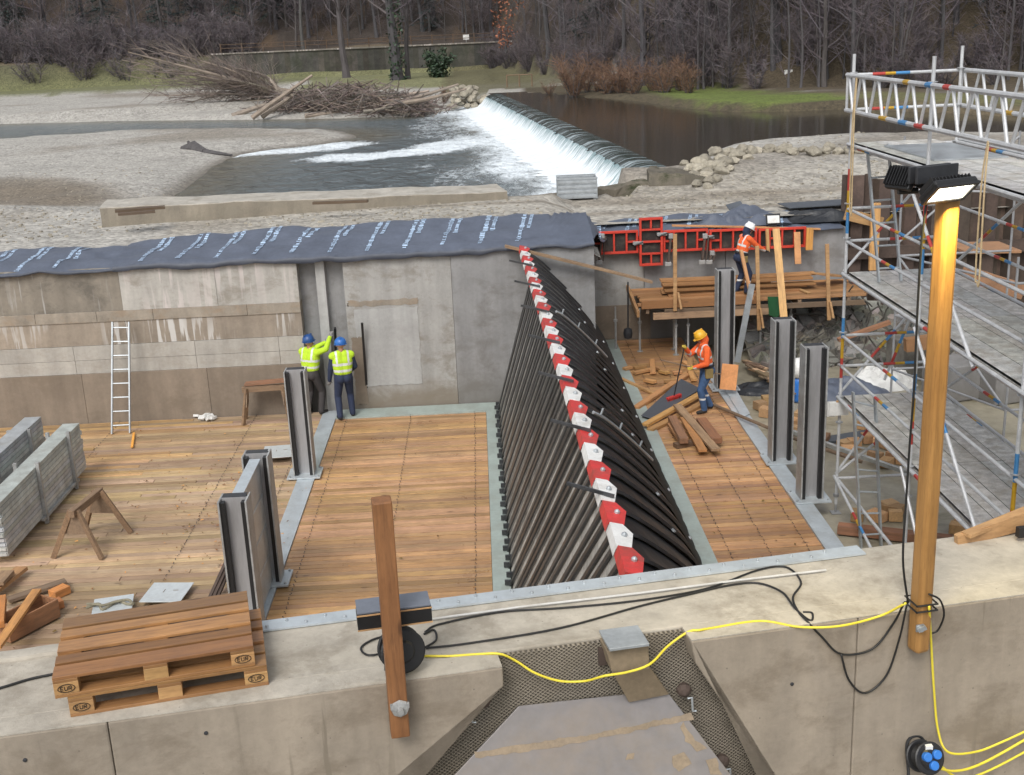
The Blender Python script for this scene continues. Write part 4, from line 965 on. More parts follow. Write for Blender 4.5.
# ------------------------------------------------------------------ steel stop-log posts
def post(label, base, h, w=.36, dp=.34, name='steel_post', group=None, rot=0):
    t = thing(name, label, 'steel post', (base[0], base[1], 0), rot, group)
    def loc(mb, nm, mat, bev=0): o = mb.build(nm, mat, t, local=True, bevel=bev); return o
    m = MB(); m.box((0, 0, h/2), (w-.03, .02, h)); loc(m, 'web', M['steel_web'])
    for s in (-1, 1):
        m = MB(); m.box((s*w/2, 0, h/2), (.025, dp, h)); loc(m, 'flange', M['galv_dull'], .003)
        m = MB()
        for q in (-1, 1): m.box((s*(w/2-.045), q*(dp*.27), h/2-.01), (.05, dp*.30, h-.03))
        loc(m, 'corner_strip', M['rubber'])  # black strips in the corners between web and flanges
    m = MB(); m.box((0, 0, .035), (w+.26, dp+.2, .03)); loc(m, 'base_plate', M['zinc'], .003)
    m = MB()
    for a in (-1, 1):
        for b in (-1, 1): m.lathe([(.02, .0), (.02, .05)], (a*(w/2+.08), b*(dp/2+.05), .03), (0, 0, 1), 6)
    loc(m, 'anchor_bolts', M['galv'])
    m = MB(); m.box((0, dp*.2, h+.004), (w-.05, dp*.4, .008)); loc(m, 'cap', M['steel_dark']); return t
post('grey steel post nearest the scaffold on the right deck edge', (5.34, 18.5), 2.7)
post('grey steel post standing between two others on the right deck edge', (5.30, 20.35), 2.7)
post('grey steel post farthest back on the right deck, beside the timber platform', (5.20, 24.95), 2.7)
post('grey steel post standing alone near the two workers in yellow vests', (-3.54, 20.85), 2.07)
post('rear steel post of the pair joined by a stop-log panel', (-3.47, 16.4), 2.07)
post('front steel post of the joined pair, just behind the pallets', (-3.47, 14.7), 2.07)
def stoplog():
    t = thing('stop_log', 'bright metal stop-log panel filling the gap between two steel posts', 'panel', (-3.47, 15.5, 0))
    for i in range(4):
        m = MB(); m.box((-3.47, 15.55, .06+.485*i+.235), (.13, 1.42, .47), col=jit((1.15, 1.15, 1.15), .05)); m.build('log_beam', M['galv'], t, bevel=.012)
    m = MB(); m.box((-3.47, 15.55, 2.015), (.16, 1.42, .03)); m.build('top_plate', M['zinc'], t)
stoplog()
# ------------------------------------------------------------------ people: one skin grown over tapered limbs, clothes as children
def caps(m, a, b, ra, rb, n=12):
    a = Vector(a); b = Vector(b); d = b-a; L = d.length
    if L < 1e-5: d = Vector((0, 0, 1)); L = 1e-4; b = a+d*L
    pr = []
    for k in range(5): t = math.pi/2*(k/4); pr.append((max(.001, ra*math.sin(t)), -ra*math.cos(t)))
    for k in range(5): t = math.pi/2*(k/4); pr.append((max(.001, rb*math.cos(t)), L+rb*math.sin(t)))
    m.lathe(pr, a, d, n)
def ik(s, t, l1, l2, hint):
    s = Vector(s); t = Vector(t); d = t-s; L = min(d.length, (l1+l2)*.995); d.normalize(); t = s+d*L
    x = (l1*l1-l2*l2+L*L)/(2*L); h = math.sqrt(max(0, l1*l1-x*x)); hv = Vector(hint); hv = (hv-d*hv.dot(d)).normalized(); return s+d*x+hv*h, t
def grow(caplist, voxel, name, smooth_it=6):
    m = MB()
    for c in caplist: caps(m, *c[:4])
    o = m.build(name, M['rubber'])
    r = o.modifiers.new('r', 'REMESH'); r.mode = 'VOXEL'; r.voxel_size = voxel; r.use_smooth_shade = True
    s = o.modifiers.new('s', 'SMOOTH'); s.iterations = smooth_it; s.factor = .4
    bpy.context.view_layer.update(); me = bpy.data.meshes.new_from_object(o.evaluated_get(bpy.context.evaluated_depsgraph_get()))
    bpy.data.objects.remove(o, do_unlink=True); me.name = name; return me
def near_cap(p, cl):
    best = 1e9; bi = None
    for c in cl:
        a, b = c[0], c[1]; d = b-a; l = d.length_squared; t = 0 if l < 1e-9 else max(0, min(1, (p-a).dot(d)/l)); e = (p-a-d*t).length-(c[2]+(c[3]-c[2])*t)
        if e < best: best = e; bi = (c[4], t)
    return bi
def cloth(name, col, var=.2, rough=.85): return simple(name, col, rough, 0, ns=7, var=var, bump=.5, bs=22, bdist=.02, usecol=False)
CL = dict(skin=simple('skin', (.42, .22, .15), .55, ns=8, var=.1, bump=0, usecol=False), navy=cloth('navy_workwear', (.020, .030, .065)), grey=cloth('dark_grey_trousers', (.045, .04, .04)), jeans=cloth('blue_jeans', (.045, .095, .20), .3),
          orange=cloth('orange_safety_jacket', (.80, .13, .03), .15), yellow=cloth('yellow_safety_vest', (.46, .68, .03), .12), reflect=simple('reflective_tape', (.62, .63, .62), .4, ns=9, var=.1, bump=0, usecol=False), boot=simple('dark_boots', (.025, .022, .02), .7, usecol=False), glove=cloth('grey_gloves', (.22, .21, .2)), yglove=cloth('yellow_gloves', (.45, .33, .05)), blackglove=cloth('black_gloves', (.02, .02, .02)))
def helmet_mat(n, c): return simple(n, c, .35, ns=6, var=.06, bump=0, usecol=False)
HM = dict(blue=helmet_mat('blue_helmet_shell', (.025, .13, .42)), dblue=helmet_mat('dark_blue_helmet_shell', (.02, .07, .22)), yellow=helmet_mat('yellow_helmet_shell', (.75, .40, .03)), white=helmet_mat('white_helmet_shell', (.78, .79, .8)))
def person(label, loc, facing, lean, hands, feet, helmet, top, legs, glove, vest=None, head_turn=0.0, head_down=.15, k=1.0, hoodcol=None, belt=False, stripes=True, hipz=.93, group=None):
    """local frame: +Y is where the person faces, +X the right hand; hands / feet as local points"""
    t = thing('person', label, 'person', loc, facing)
    V = Vector; cl = []
    hip = V((0, -.10*math.sin(lean), hipz)); sp = V((0, math.sin(lean), math.cos(lean))); fw = V((0, math.cos(lean), -math.sin(lean)))
    waist = hip+sp*.14; chest = hip+sp*.36; neck = hip+sp*.53
    A = lambda a, b, ra, rb, tg: cl.append((V(a), V(b), ra, rb, tg))
    for s in (-1, 1):
        A(hip+V((s*.075, 0, 0)), waist+V((s*.06, 0, 0)), .122, .115, 'legs'); A(waist+V((s*.06, 0, 0)), chest+V((s*.08, .01, 0)), .120, .130, 'top'); A(chest+V((s*.075, 0, 0)), hip+sp*.47+V((s*.07, 0, 0)), .122, .092, 'top')
        A(hip+V((s*.07, -.05, -.02)), hip+V((s*.07, -.05, -.04)), .10, .10, 'legs')
    sh = {s: hip+sp*.465+V((s*.185, 0, 0)) for s in (-1, 1)}
    for s in (-1, 1):
        A(hip+sp*.49+V((s*.06, 0, 0)), sh[s], .075, .07, 'top')
        hint = V((s*.55, -.5, -.7)); el, hd = ik(sh[s], V(hands[s]), .29, .26, hint)
        A(sh[s], el, .076, .062, 'top'); A(el, hd, .063, .046, 'top')
        d = (hd-el).normalized(); side = d.cross(V((0, 1, .2))).normalized() if abs(d.y) < .9 else V((1, 0, 0)); pal = d.cross(side)
        A(hd, hd+d*.075, .032, .034, 'hand')
        for q, L in ((-1.5, .062), (-.5, .075), (.5, .07), (1.5, .055)):
            r = hd+d*.085+side*q*.019; m1 = r+d*L*.55-pal*.012; A(r-d*.02, m1, .0115, .0105, 'hand'); A(m1, m1+(d*.5-pal*.8).normalized()*L*.5, .0105, .009, 'hand')
        th = hd+d*.03+side*(-s)*.03; A(th, th+(d*.6+side*(-s)*.7).normalized()*.05, .013, .011, 'hand')
    for s in (-1, 1):
        hj = hip+V((s*.095, 0, -.03)); ft = V(feet[s]); an = ft+V((0, -.02, .09)); kn, an = ik(hj, an, .435, .425, V((s*.12, 1, .1)))
        A(hj, kn, .110, .078, 'legs'); A(kn, an, .078, .066, 'legs'); A(an, an+V((0, 0, -.02)), .056, .058, 'boot')
        A(an+V((0, -.02, -.045)), an+V((s*.03, .155, -.055)), .045, .036, 'boot')
    hdir = (sp+V((0, head_down, .55))).normalized(); hc = neck+hdir*.165
    hf = V((math.sin(head_turn), math.cos(head_turn), -head_down*1.5)).normalized(); hr = hf.cross(V((0, 0, 1))).normalized(); hu = hr.cross(hf)
    A(neck-sp*.02, hc-hu*.06, .056, .054, 'skin'); A(hc+hu*.025-hf*.012, hc+hu*.03+hf*.01, .094, .09, 'skin'); A(hc-hu*.055+hf*.045, hc-hu*.075+hf*.055, .055, .045, 'skin')
    A(hc+hf*.096+hu*.0, hc+hf*.108-hu*.03, .009, .014, 'skin')
    for s in (-1, 1): A(hc+hr*s*.09+hu*.01, hc+hr*s*.095-hu*.03, .014, .011, 'skin')
    me = grow(cl, .0105, 'body'); me.materials.clear(); names = ['top', 'legs', 'boot', 'hand', 'skin']
    for nme, mt in zip(names, (CL[top], CL[legs], CL['boot'], CL[glove], CL['skin'])): me.materials.append(mt)
    if stripes: me.materials.append(CL['reflect'])
    mis = []
    for p in me.polygons:
        tg, tt = near_cap(p.center, cl); i = names.index(tg)
        if stripes and tg == 'legs' and vest is None and .30 < p.center.z < .345: i = 5
        if stripes and tg == 'top' and vest is None:
            h = (p.center-hip).dot(sp)
            if abs(p.center.x) < .19 and (.10 < h < .15 or .25 < h < .30 or (h > .30 and .09 < abs(p.center.x) < .13)): i = 5
        mis.append(i)
    me.polygons.foreach_set('material_index', mis); me.polygons.foreach_set('use_smooth', [True]*len(me.polygons))
    ob = bpy.data.objects.new('body', me); put(ob, (0, 0, 0), None, t)
    if vest:
        vl = [(c[0], c[1], c[2]+.022, c[3]+.022, 'v') for c in cl if c[4] == 'top' and c[2] > .07 and c[3] > .06 and (c[1]-c[0]).length < .24]
        vm = grow(vl, .014, 'safety_vest', 4); vm.materials.clear(); vm.materials.append(CL[vest]); vm.materials.append(CL['reflect']); mi = []
        for p in vm.polygons:
            h = (p.center-hip).dot(sp); mi.append(1 if (.13 < h < .18 or .27 < h < .315) or (h > .32 and .10 < abs(p.center.x) < .145) else 0)
        vm.polygons.foreach_set('material_index', mi); vm.polygons.foreach_set('use_smooth', [True]*len(mi)); put(bpy.data.objects.new('safety_vest', vm), (0, 0, 0), None, t)
    if hoodcol:
        hm = grow([(hc-hf*.03-hu*.02, hc-hf*.045-hu*.08, .108, .09, 'h'), (hc-hu*.10-hf*.02, neck-sp*.01, .085, .10, 'h')], .014, 'hood', 3); hm.materials.clear(); hm.materials.append(CL[hoodcol]); hm.polygons.foreach_set('use_smooth', [True]*len(hm.polygons)); put(bpy.data.objects.new('hood', hm), (0, 0, 0), None, t)
    q = XF[t.name]
    h = MB(); o = hc+hu*.045-hf*.004; pr = []
    for i in range(9): a = math.pi/2*i/8; pr.append((.128*math.cos(a)+.001, .125*math.sin(a)))
    h.lathe([(.128, -.02)]+pr, q @ o, (q.to_3x3() @ hu), 22); h.lathe([(.131, -.022), (.142, -.026), (.142, -.034), (.128, -.034)], q @ o, q.to_3x3() @ hu, 22)
    pk = [o+hf*.10+hr*.085-hu*.024, o+hf*.17+hr*.05-hu*.036, o+hf*.17-hr*.05-hu*.036, o+hf*.10-hr*.085-hu*.024]; h.prism([q @ x for x in pk], q.to_3x3() @ (hu*.008)); h.bar(q @ (o-hf*.10+hu*.085), q @ (o+hf*.10+hu*.085), .03, .07, up=q.to_3x3() @ hu)
    h.build('helmet', HM[helmet], t, smooth=False, bevel=.004)
    e = MB()
    for s in (-1, 1): e.lathe([(.001, -.011), (.009, -.006), (.011, 0), (.009, .006), (.001, .011)], q @ (hc+hf*.088+hr*s*.034+hu*.018), q.to_3x3() @ hf, 8)
    e.build('eyes', M['rubber'], t, smooth=True)
    mo = MB(); mo.bar(q @ (hc+hf*.098-hu*.068-hr*.025), q @ (hc+hf*.098-hu*.068+hr*.025), .01, .012); mo.build('mouth', simple('lips', (.25, .09, .075), .6, usecol=False, bump=0), t)
    if belt:
        b = MB(); n = 20
        for i in range(n):
            a0, a1 = 2*math.pi*i/n, 2*math.pi*(i+1)/n
            f = lambda a: q @ (hip+sp*.09+V((math.cos(a)*.215, 0, 0))+fw*math.sin(a)*.15)
            b.bar(f(a0), f(a1), .012, .05, up=q.to_3x3() @ sp)
        b.build('tool_belt', CL['blackglove'], t)
        b = MB(); b.box(q @ (hip+V((-.20, .03, -.05))), (.09, .16, .20), q.to_3x3()); b.box(q @ (hip+V((.205, .02, -.04))), (.07, .12, .16), q.to_3x3()); b.build('tool_pouch', simple('tan_pouch', (.22, .16, .06), .8, usecol=False), t, bevel=.012)
    return t
p1 = P(315, 414); p2 = P(347, 418); p3 = P(706, 411); 
person('worker in yellow vest, dark blue helmet and grey trousers, arms raised to a rod', p1, R(-28), .05, {-1: (.34, .20, 1.60), 1: (.50, .10, 1.74)}, {-1: (-.16, 0, 0), 1: (.15, .06, 0)}, 'dblue', 'yellow', 'grey', 'glove', 'yellow', head_turn=.3, head_down=-.05)
person('worker in yellow vest, bright blue helmet and navy workwear, seen from behind', p2, R(14), .03, {-1: (-.30, .10, .80), 1: (.20, .26, .98)}, {-1: (-.15, -.06, 0), 1: (.14, .08, 0)}, 'blue', 'navy', 'navy', 'glove', 'yellow', head_turn=.1, head_down=.05)
person('worker in orange jacket and yellow helmet sweeping the right deck with a red broom', p3, R(100), .16, {-1: (-.13, .30, 1.02), 1: (.06, .42, 1.38)}, {-1: (-.11, .10, 0), 1: (.12, -.12, 0)}, 'yellow', 'orange', 'jeans', 'yglove', None, head_turn=.1, head_down=.35, hoodcol='orange', belt=True)
p4 = PY(741, 287, 28.35); p4.z = 1.36
person('worker in orange jacket and white helmet bending over the timber platform', p4, R(-75), .30, {-1: (-.10, .55, 1.05), 1: (.12, .55, 1.05)}, {-1: (-.12, -.04, 0), 1: (.13, .10, 0)}, 'white', 'orange', 'navy', 'blackglove', None, head_down=.35, hoodcol='navy', belt=True)
# ------------------------------------------------------------------ foreground wall
WT = 3.95
W0 = P(500, 668, WT); WA = R(9.2); UU = Vector((math.cos(WA), math.sin(WA), 0)); VV = Vector((-math.sin(WA), math.cos(WA), 0))
WR = Matrix.Rotation(WA, 3, 'Z')
def W(u, v, z): return Vector((W0.x, W0.y, 0))+UU*u+VV*v+Vector((0, 0, z))
def wp(px, py, v=0.0): return PL(px, py, W(0, v, 0), VV)
def uz(px, py, v=0.0): p = wp(px, py, v)-Vector((W0.x, W0.y, 0)); return p.dot(UU), p.z
def near_wall():
    t = thing('foreground_wall', 'beige concrete wall across the foreground with a notch holding a steel gate', 'wall', W(0, 0, 0), WA)
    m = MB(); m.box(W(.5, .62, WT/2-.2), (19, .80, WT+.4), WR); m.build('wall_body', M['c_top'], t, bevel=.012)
    L = [uz(503, 671), uz(503, 687), uz(440, 746), uz(404, 776)]; sl = (L[3][0]-L[2][0])/(L[3][1]-L[2][1]); zb = 1.2
    uL = L[0][0]; poly = [(-9, WT), (uL, WT), (uL, L[1][1]), (L[2][0], L[2][1]), (L[2][0]+sl*(zb-L[2][1]), zb), (-9, zb)]
    def slab(poly, nm, mat):
        m = MB(); m.prism([W(u, 0, z) for u, z in poly], VV*.218); return m.build(nm, mat, t, bevel=.012)
    cut = uz(110, 740)[0]
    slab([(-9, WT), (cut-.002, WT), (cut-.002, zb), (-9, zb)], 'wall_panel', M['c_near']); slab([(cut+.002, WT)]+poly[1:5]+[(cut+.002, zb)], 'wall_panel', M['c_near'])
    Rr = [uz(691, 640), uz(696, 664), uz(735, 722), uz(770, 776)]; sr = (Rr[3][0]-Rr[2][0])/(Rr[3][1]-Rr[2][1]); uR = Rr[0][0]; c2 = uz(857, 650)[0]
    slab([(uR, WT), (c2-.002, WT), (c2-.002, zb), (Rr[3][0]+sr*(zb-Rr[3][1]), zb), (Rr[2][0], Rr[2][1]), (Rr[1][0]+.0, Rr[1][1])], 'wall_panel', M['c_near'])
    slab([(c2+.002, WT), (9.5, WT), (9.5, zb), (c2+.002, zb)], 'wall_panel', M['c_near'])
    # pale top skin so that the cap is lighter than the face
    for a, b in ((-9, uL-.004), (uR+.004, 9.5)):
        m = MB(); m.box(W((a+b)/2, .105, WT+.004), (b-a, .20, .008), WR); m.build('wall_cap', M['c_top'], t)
    # woven mat lining of the notch
    mt = NT('woven_mesh_mat'); v = mt.coords('Generated', (1, 1, 1)); tc = mt.n('ShaderNodeTexCoord')
    out = []
    for ang in (R(52), R(-52)):
        mp = mt.n('ShaderNodeMapping'); mt.l(tc.outputs['Object'], mp.inputs[0]); mp.inputs[2].default_value = (0, ang, 0)
        w = mt.n('ShaderNodeTexWave', bands_direction='X'); mt.l(mp.outputs[0], w.inputs['Vector']); w.inputs['Scale'].default_value = 15; w.inputs['Distortion'].default_value = 1.2; w.inputs['Detail Scale'].default_value = .6; out.append(w.outputs[1])
    g = mt.math('MAXIMUM', out[0], out[1]); nn = mt.noise(mt.coords('Object'), 3, 5, .7)
    c = mt.mix(mt.ramp(g, .45, .95), (.10, .087, .066), (.31, .27, .215)); c = mt.mix(mt.ramp(nn, .45, .68, 0, .6), c, (.15, .13, .10)); mt.bump(g, .8, .02); MM = mt.done(c, .8)
    m = MB(); o = W((uL+uR)/2, .20, WT-1.4); m.box(o, (3.6, .03, 2.76), WR); m.build('mesh_lining', MM, t, loc=XF[t.name].inverted() @ o)
    # steel gate leaf, tilted forward
    a = R(24); n = (VV*math.cos(a)-Vector((0, 0, 1))*math.sin(a)).normalized(); p0 = wp(592, 699, .13)
    G = lambda x, y, o=0: PL(x, y, p0, n)-n*o
    g_ = thing('steel_gate', 'grey scratched steel gate leaf hanging in the notch of the foreground wall', 'gate', p0)
    gm = simple('scratched_grey_gate_steel', (.215, .20, .195), .5, .25, ns=1.6, var=.2, bump=.1, dirt=(.27, .20, .12), dirt_amt=.45)
    m = MB(); m.prism([G(519, 706), G(666, 690), G(790, 852), G(383, 852)], n*.03); m.build('gate_plate', gm, g_, bevel=.004)
    rust = simple('brown_mud_smear', (.255, .20, .14), .85, 0, ns=6, var=.3, bump=.15)
    def smear(px, o=.003):
        q = []; random.seed(len(px)+int(px[0][0]))
        for (x, y), (x2, y2) in zip(px, px[1:]+px[:1]):
            nn_ = max(1, int(math.hypot(x2-x, y2-y)/5))
            for k in range(nn_): q.append((x+(x2-x)*k/nn_+random.uniform(-1.6, 1.6), y+(y2-y)*k/nn_+random.uniform(-1.2, 1.2)))
        m = MB(); m.prism([G(x, y, o) for x, y in q], n*.004); m.build('mud_smear', rust, g_)
    smear([(474, 752), (530, 743), (600, 733), (690, 713), (693, 719), (640, 730), (560, 746), (476, 758)]); smear([(684, 722), (694, 740), (706, 748), (698, 752), (686, 742), (680, 728)])
    smear([(672, 756), (684, 752), (692, 764), (680, 772), (672, 766)]); smear([(628, 753), (636, 752), (634, 760), (626, 760)]); smear([(706, 760), (716, 758), (722, 774), (710, 774)])
    br = thing('gate_bracket', 'bracket arm with a bright plate on top, holding the steel gate', 'bracket', wp(628, 650, .02))
    arm = simple('muddy_arm_steel', (.225, .175, .115), .75, .1, ns=4, var=.25, bump=.15)
    m = MB(); q = [wp(607, 652, .0), wp(648, 645, .0), wp(650, 668, .0), wp(612, 672, .0)]; m.prism(q, VV*.19)
    q2 = [wp(612, 672, .0), wp(650, 668, .0), G(668, 694, .03), G(628, 702, .03)]; m.add([x for x in q2]+[x+VV*.06 for x in q2], [(0, 1, 2, 3), (4, 5, 6, 7), (0, 1, 5, 4), (1, 2, 6, 5), (2, 3, 7, 6), (3, 0, 4, 7)]); m.build('arm', arm, br, bevel=.004)
    zt = wp(628, 646, 0).z+.022
    m = MB(); pl = wp(627, 648, .0); m.box(Vector((pl.x, pl.y, zt))+VV*.07, (.27, .26, .02), WR); m.build('top_plate', M['galv'], br, bevel=.003)
    m = MB(); m.box(wp(602, 656, .17), (.05, .04, .12), WR); m.build('rusty_lug', M['rust'], br)
    for (x, y, lab) in ((483, 701, 'upper left'), (684, 690, 'upper right'), (722, 761, 'right')):
        m = MB(); c = wp(x, y, .10); random.seed(x)
        m.lathe([(.004, -.05), (.04, -.03), (.055, 0), (.035, .04), (.004, .06)], c, VV+Vector((.2, 0, .3)), 9); m.build('rusty_anchor', M['rust'], t)
        h = wp(x+(-12 if x < 600 else 8), y+12, .06); m = MB(); m.path([h+Vector((-.03, 0, .03)), h+Vector((0, 0, .035)), h+Vector((.005, 0, -.07)), h+Vector((.03, 0, -.07))], .008, 6); m.build('hook', M['galv'], t)
    for (x, y) in ((206, 733), (25, 760), (792, 684)):
        m = MB(); c = wp(x, y, -.002); m.lathe([(.013, -.004), (.013, .004), (.006, .006)], c, -VV, 10); m.build('tie_hole_cap', M['steel_dark'], t)
    # metal flashing + conduit on the far edge
    f = thing('edge_flashing', 'galvanised flashing bolted along the far edge of the foreground wall', 'flashing', W(-.5, 1.0, WT))
    m = MB(); m.box(W((P(268, 622, WT)-W(0, 0, WT)).dot(UU)/2+(P(845, 553, WT)-W(0, 0, WT)).dot(UU)/2, .965, WT+.012), (4.6, .15, .012), WR); m.build('strip', M['zinc'], f)
    b = MB()
    for i in range(34): b = MB(); b.lathe([(.012, 0), (.012, .012), (.006, .016)], W(-1.75+i*.135, .935+.06*(i % 2), WT+.018), (0, 0, 1), 7); b.build('bolt', M['galv'], f)
    k = thing('white_conduit', 'thin white conduit lying along the flashing on the foreground wall', 'conduit', P(640, 595, WT)); m = MB(); m.path([P(432, 619, WT+.02), P(520, 607, WT+.02), P(640, 593, WT+.02), P(740, 580, WT+.02), P(826, 570, WT+.02)], .0085, 8, (.72, .72, .72)); m.build('pipe', M['white'], k)
near_wall()
# pale lump of grout left of the pallets
def pallet(label, corner, ang, z, group='wooden pallets'):
    t = thing('pallet', label, 'pallet', (corner.x, corner.y, z), ang, group)
    def add(nm, fn, mat='wood_pallet', bev=.003): m = MB(); fn(m); m.build(nm, M[mat], t, local=True, bevel=bev)
    for i, (y, w) in enumerate(((.0725, .145), (.226, .10), (.4, .145), (.574, .10), (.7275, .145))):
        c = jit((1, .97, .95), .36); add('top_board', lambda m: m.box((.6, y, .133), (1.2, w, .022), col=c))
    for x in (.0725, .6, 1.1275): c = jit((.9, .9, .9), .1); add('cross_board', lambda m: m.box((x, .4, .111), (.145, .8, .022), col=c))
    for x, w in ((.0725, .145), (.6, .145), (1.1275, .145)):
        for y in (.05, .4, .75): c = jit((1.35, 1.5, 1.6) if y < .1 else (1, 1, 1), .15); add('block', lambda m: m.box((x, y, .061), (w, .10 if y != .4 else .145, .078), col=c))
    for y in (.05, .4, .75): c = jit((.95, .95, .95), .1); add('bottom_board', lambda m: m.box((.6, y, .011), (1.2, .10 if y != .4 else .145, .022), col=c))
    for x in (.0725, 1.1275):                         # burnt oval stamps on the corner blocks
        m = MB()
        for i in range(16):
            a0, a1 = 2*math.pi*i/16, 2*math.pi*(i+1)/16; m.bar((x+.05*math.cos(a0), -.0015, .061+.026*math.sin(a0)), (x+.05*math.cos(a1), -.0015, .061+.026*math.sin(a1)), .003, .006, up=(0, 1, 0))
        for q, (bars) in enumerate((((0, -1, 0, 1), (0, 1, 1, 1), (0, 0, .8, 0), (0, -1, 1, -1)), ((0, 1, 0, -1), (0, -1, 1, -1), (1, -1, 1, 1)), ((0, -1, 0, 1), (0, 1, 1, 1), (1, 1, 1, 0), (1, 0, 0, 0), (.3, 0, 1, -1)))):
            for (a, b, c, d) in bars: m.bar((x-.034+q*.024+a*.016, -.0015, .061+b*.012), (x-.034+q*.024+c*.016, -.0015, .061+d*.012), .003, .005, up=(0, 1, 0))
        m.build('burnt_stamp', M['rubber'], t, local=True)
    return t
pa = P(66, 719, WT); pb = P(265, 686, WT); ang = math.atan2(pb.y-pa.y, pb.x-pa.x)
pallet('lower wet wooden pallet of the stack on the foreground wall', pa+Vector((.03, .0, 0)), ang, WT+.008)
pallet('upper wet wooden pallet of the stack on the foreground wall', pa+Vector((-.035, -.02, 0)), ang+.012, WT+.153)
# ---- dark post with twin floodlight and reel
M['plate_grey'] = simple('blue_grey_plate', (.17, .19, .23), .45, .2, ns=5, var=.15, bump=.03)
def dark_post():
    b = wp(400, 733, -.07); top = wp(384, 499, -.07); t = thing('wooden_post', 'dark brown square timber post bolted to the left of the foreground wall', 'post', b)
    m = MB(); n = 10
    for i in range(n): m.box(Vector((b.x, b.y, b.z+(top.z-b.z)*(i+.5)/n)), (.118+random.uniform(-.0015, .0015), .118, (top.z-b.z)/n), WR)
    m = MB(); m.box(Vector((b.x, b.y, (b.z+top.z)/2)), (.118, .118, top.z-b.z), WR); m.build('timber', M['wood_dark_post'], t, bevel=.008)
    m = MB(); c = wp(400, 708, -.135); m.lathe([(.02, 0), (.06, .004), (.055, .018), (.022, .026), (.02, .06)], c, -VV, 8); m.bar(c+Vector((-.06, 0, .02)), c+Vector((.06, 0, .02)), .02, .03); m.build('bracket', M['galv_dull'], t)
    c = wp(394, 614, .05); f = thing('floodlight', 'unlit black twin floodlight behind the dark timber post', 'floodlight', c)
    rot = WR @ Matrix.Rotation(R(4), 3, 'X')
    for s in (-1, 1):
        m = MB(); m.box(c+rot @ Vector((s*.118, 0, 0)), (.23, .12, .105), rot); m.build('housing', M['rubber'], f, bevel=.006)
        m = MB(); m.box(c+rot @ Vector((s*.118, .04, .058)), (.225, .17, .012), rot); m.build('cooling_plate', M['plate_grey'], f, bevel=.002)
    m = MB(); m.box(c+rot @ Vector((0, -.062, -.052)), (.47, .006, .008), rot); m.box(c+rot @ Vector((0, -.062, .051)), (.47, .006, .008), rot); m.build('edge_trim', M['wood'], f)
    m = MB(); m.bar(c+Vector((0, 0, -.05)), Vector((c.x, c.y, WT)), .03, .01); m.build('bracket', M['steel_dark'], f)
    return t
dark_post()
def reel(label, c, ax, r, hub, standing=True, z0=None):
    t = thing('cable_reel', label, 'cable reel', c); ax = Vector(ax).normalized()
    for s, nm in ((-.055, 'flange'), (.055, 'flange')):
        m = MB(); m.lathe([(r*.3, s-.008), (r*.92, s-.008), (r, s-.003), (r, s+.003), (r*.92, s+.008), (r*.3, s+.008)], c, ax, 32); m.build(nm, M['plastic_black'], t, smooth=False)
    m = MB()
    for k in range(7): m.lathe([(r*.72, -.045+k*.013), (r*.78, -.0385+k*.013), (r*.72, -.032+k*.013)], c, ax, 28)
    m.build('wound_cable', M['cable_black'], t, smooth=True)
    m = MB(); m.lathe([(.075, -.07), (.075, .07), (.06, .085)], c, ax, 20); m.build('hub', M['plastic_black'], t)
    d, s_, u = frame(ax); fr = MB(); o = c-ax*.09
    fr.path(smooth_path([o-u*r*1.12-s_*.13, o-u*r*1.0-s_*.10, o+u*r*.75-s_*.07, o+u*r*1.15, o+u*r*.75+s_*.07, o-u*r*1.0+s_*.10, o-u*r*1.12+s_*.13], 4), .011, 8)
    fr.build('stand', M['plastic_black'], t)
    if hub == 'blue':
        for k in range(3):
            a = k*2.094+.5; q = c+ax*.085+(s_*math.cos(a)+u*math.sin(a))*.045; m = MB(); m.lathe([(.033, -.01), (.033, .02), (.028, .026)], q, ax, 16); m.build('socket', M['plastic_blue'], t)
        m = MB(); m.box(c+ax*.07+u*.08, (.05, .03, .03)); m.build('type_plate', M['white'], t)
    return t
rc = P(403, 672, WT); rc.z = WT+.165; reel('black cable reel standing behind the dark timber post', rc, -VV+Vector((.15, 0, .25)), .145, 'black')
rc2 = wp(925, 757, -.13); reel('black cable reel with blue sockets hanging on the foreground wall', rc2, -VV+Vector((.1, 0, .45)), .115, 'blue')
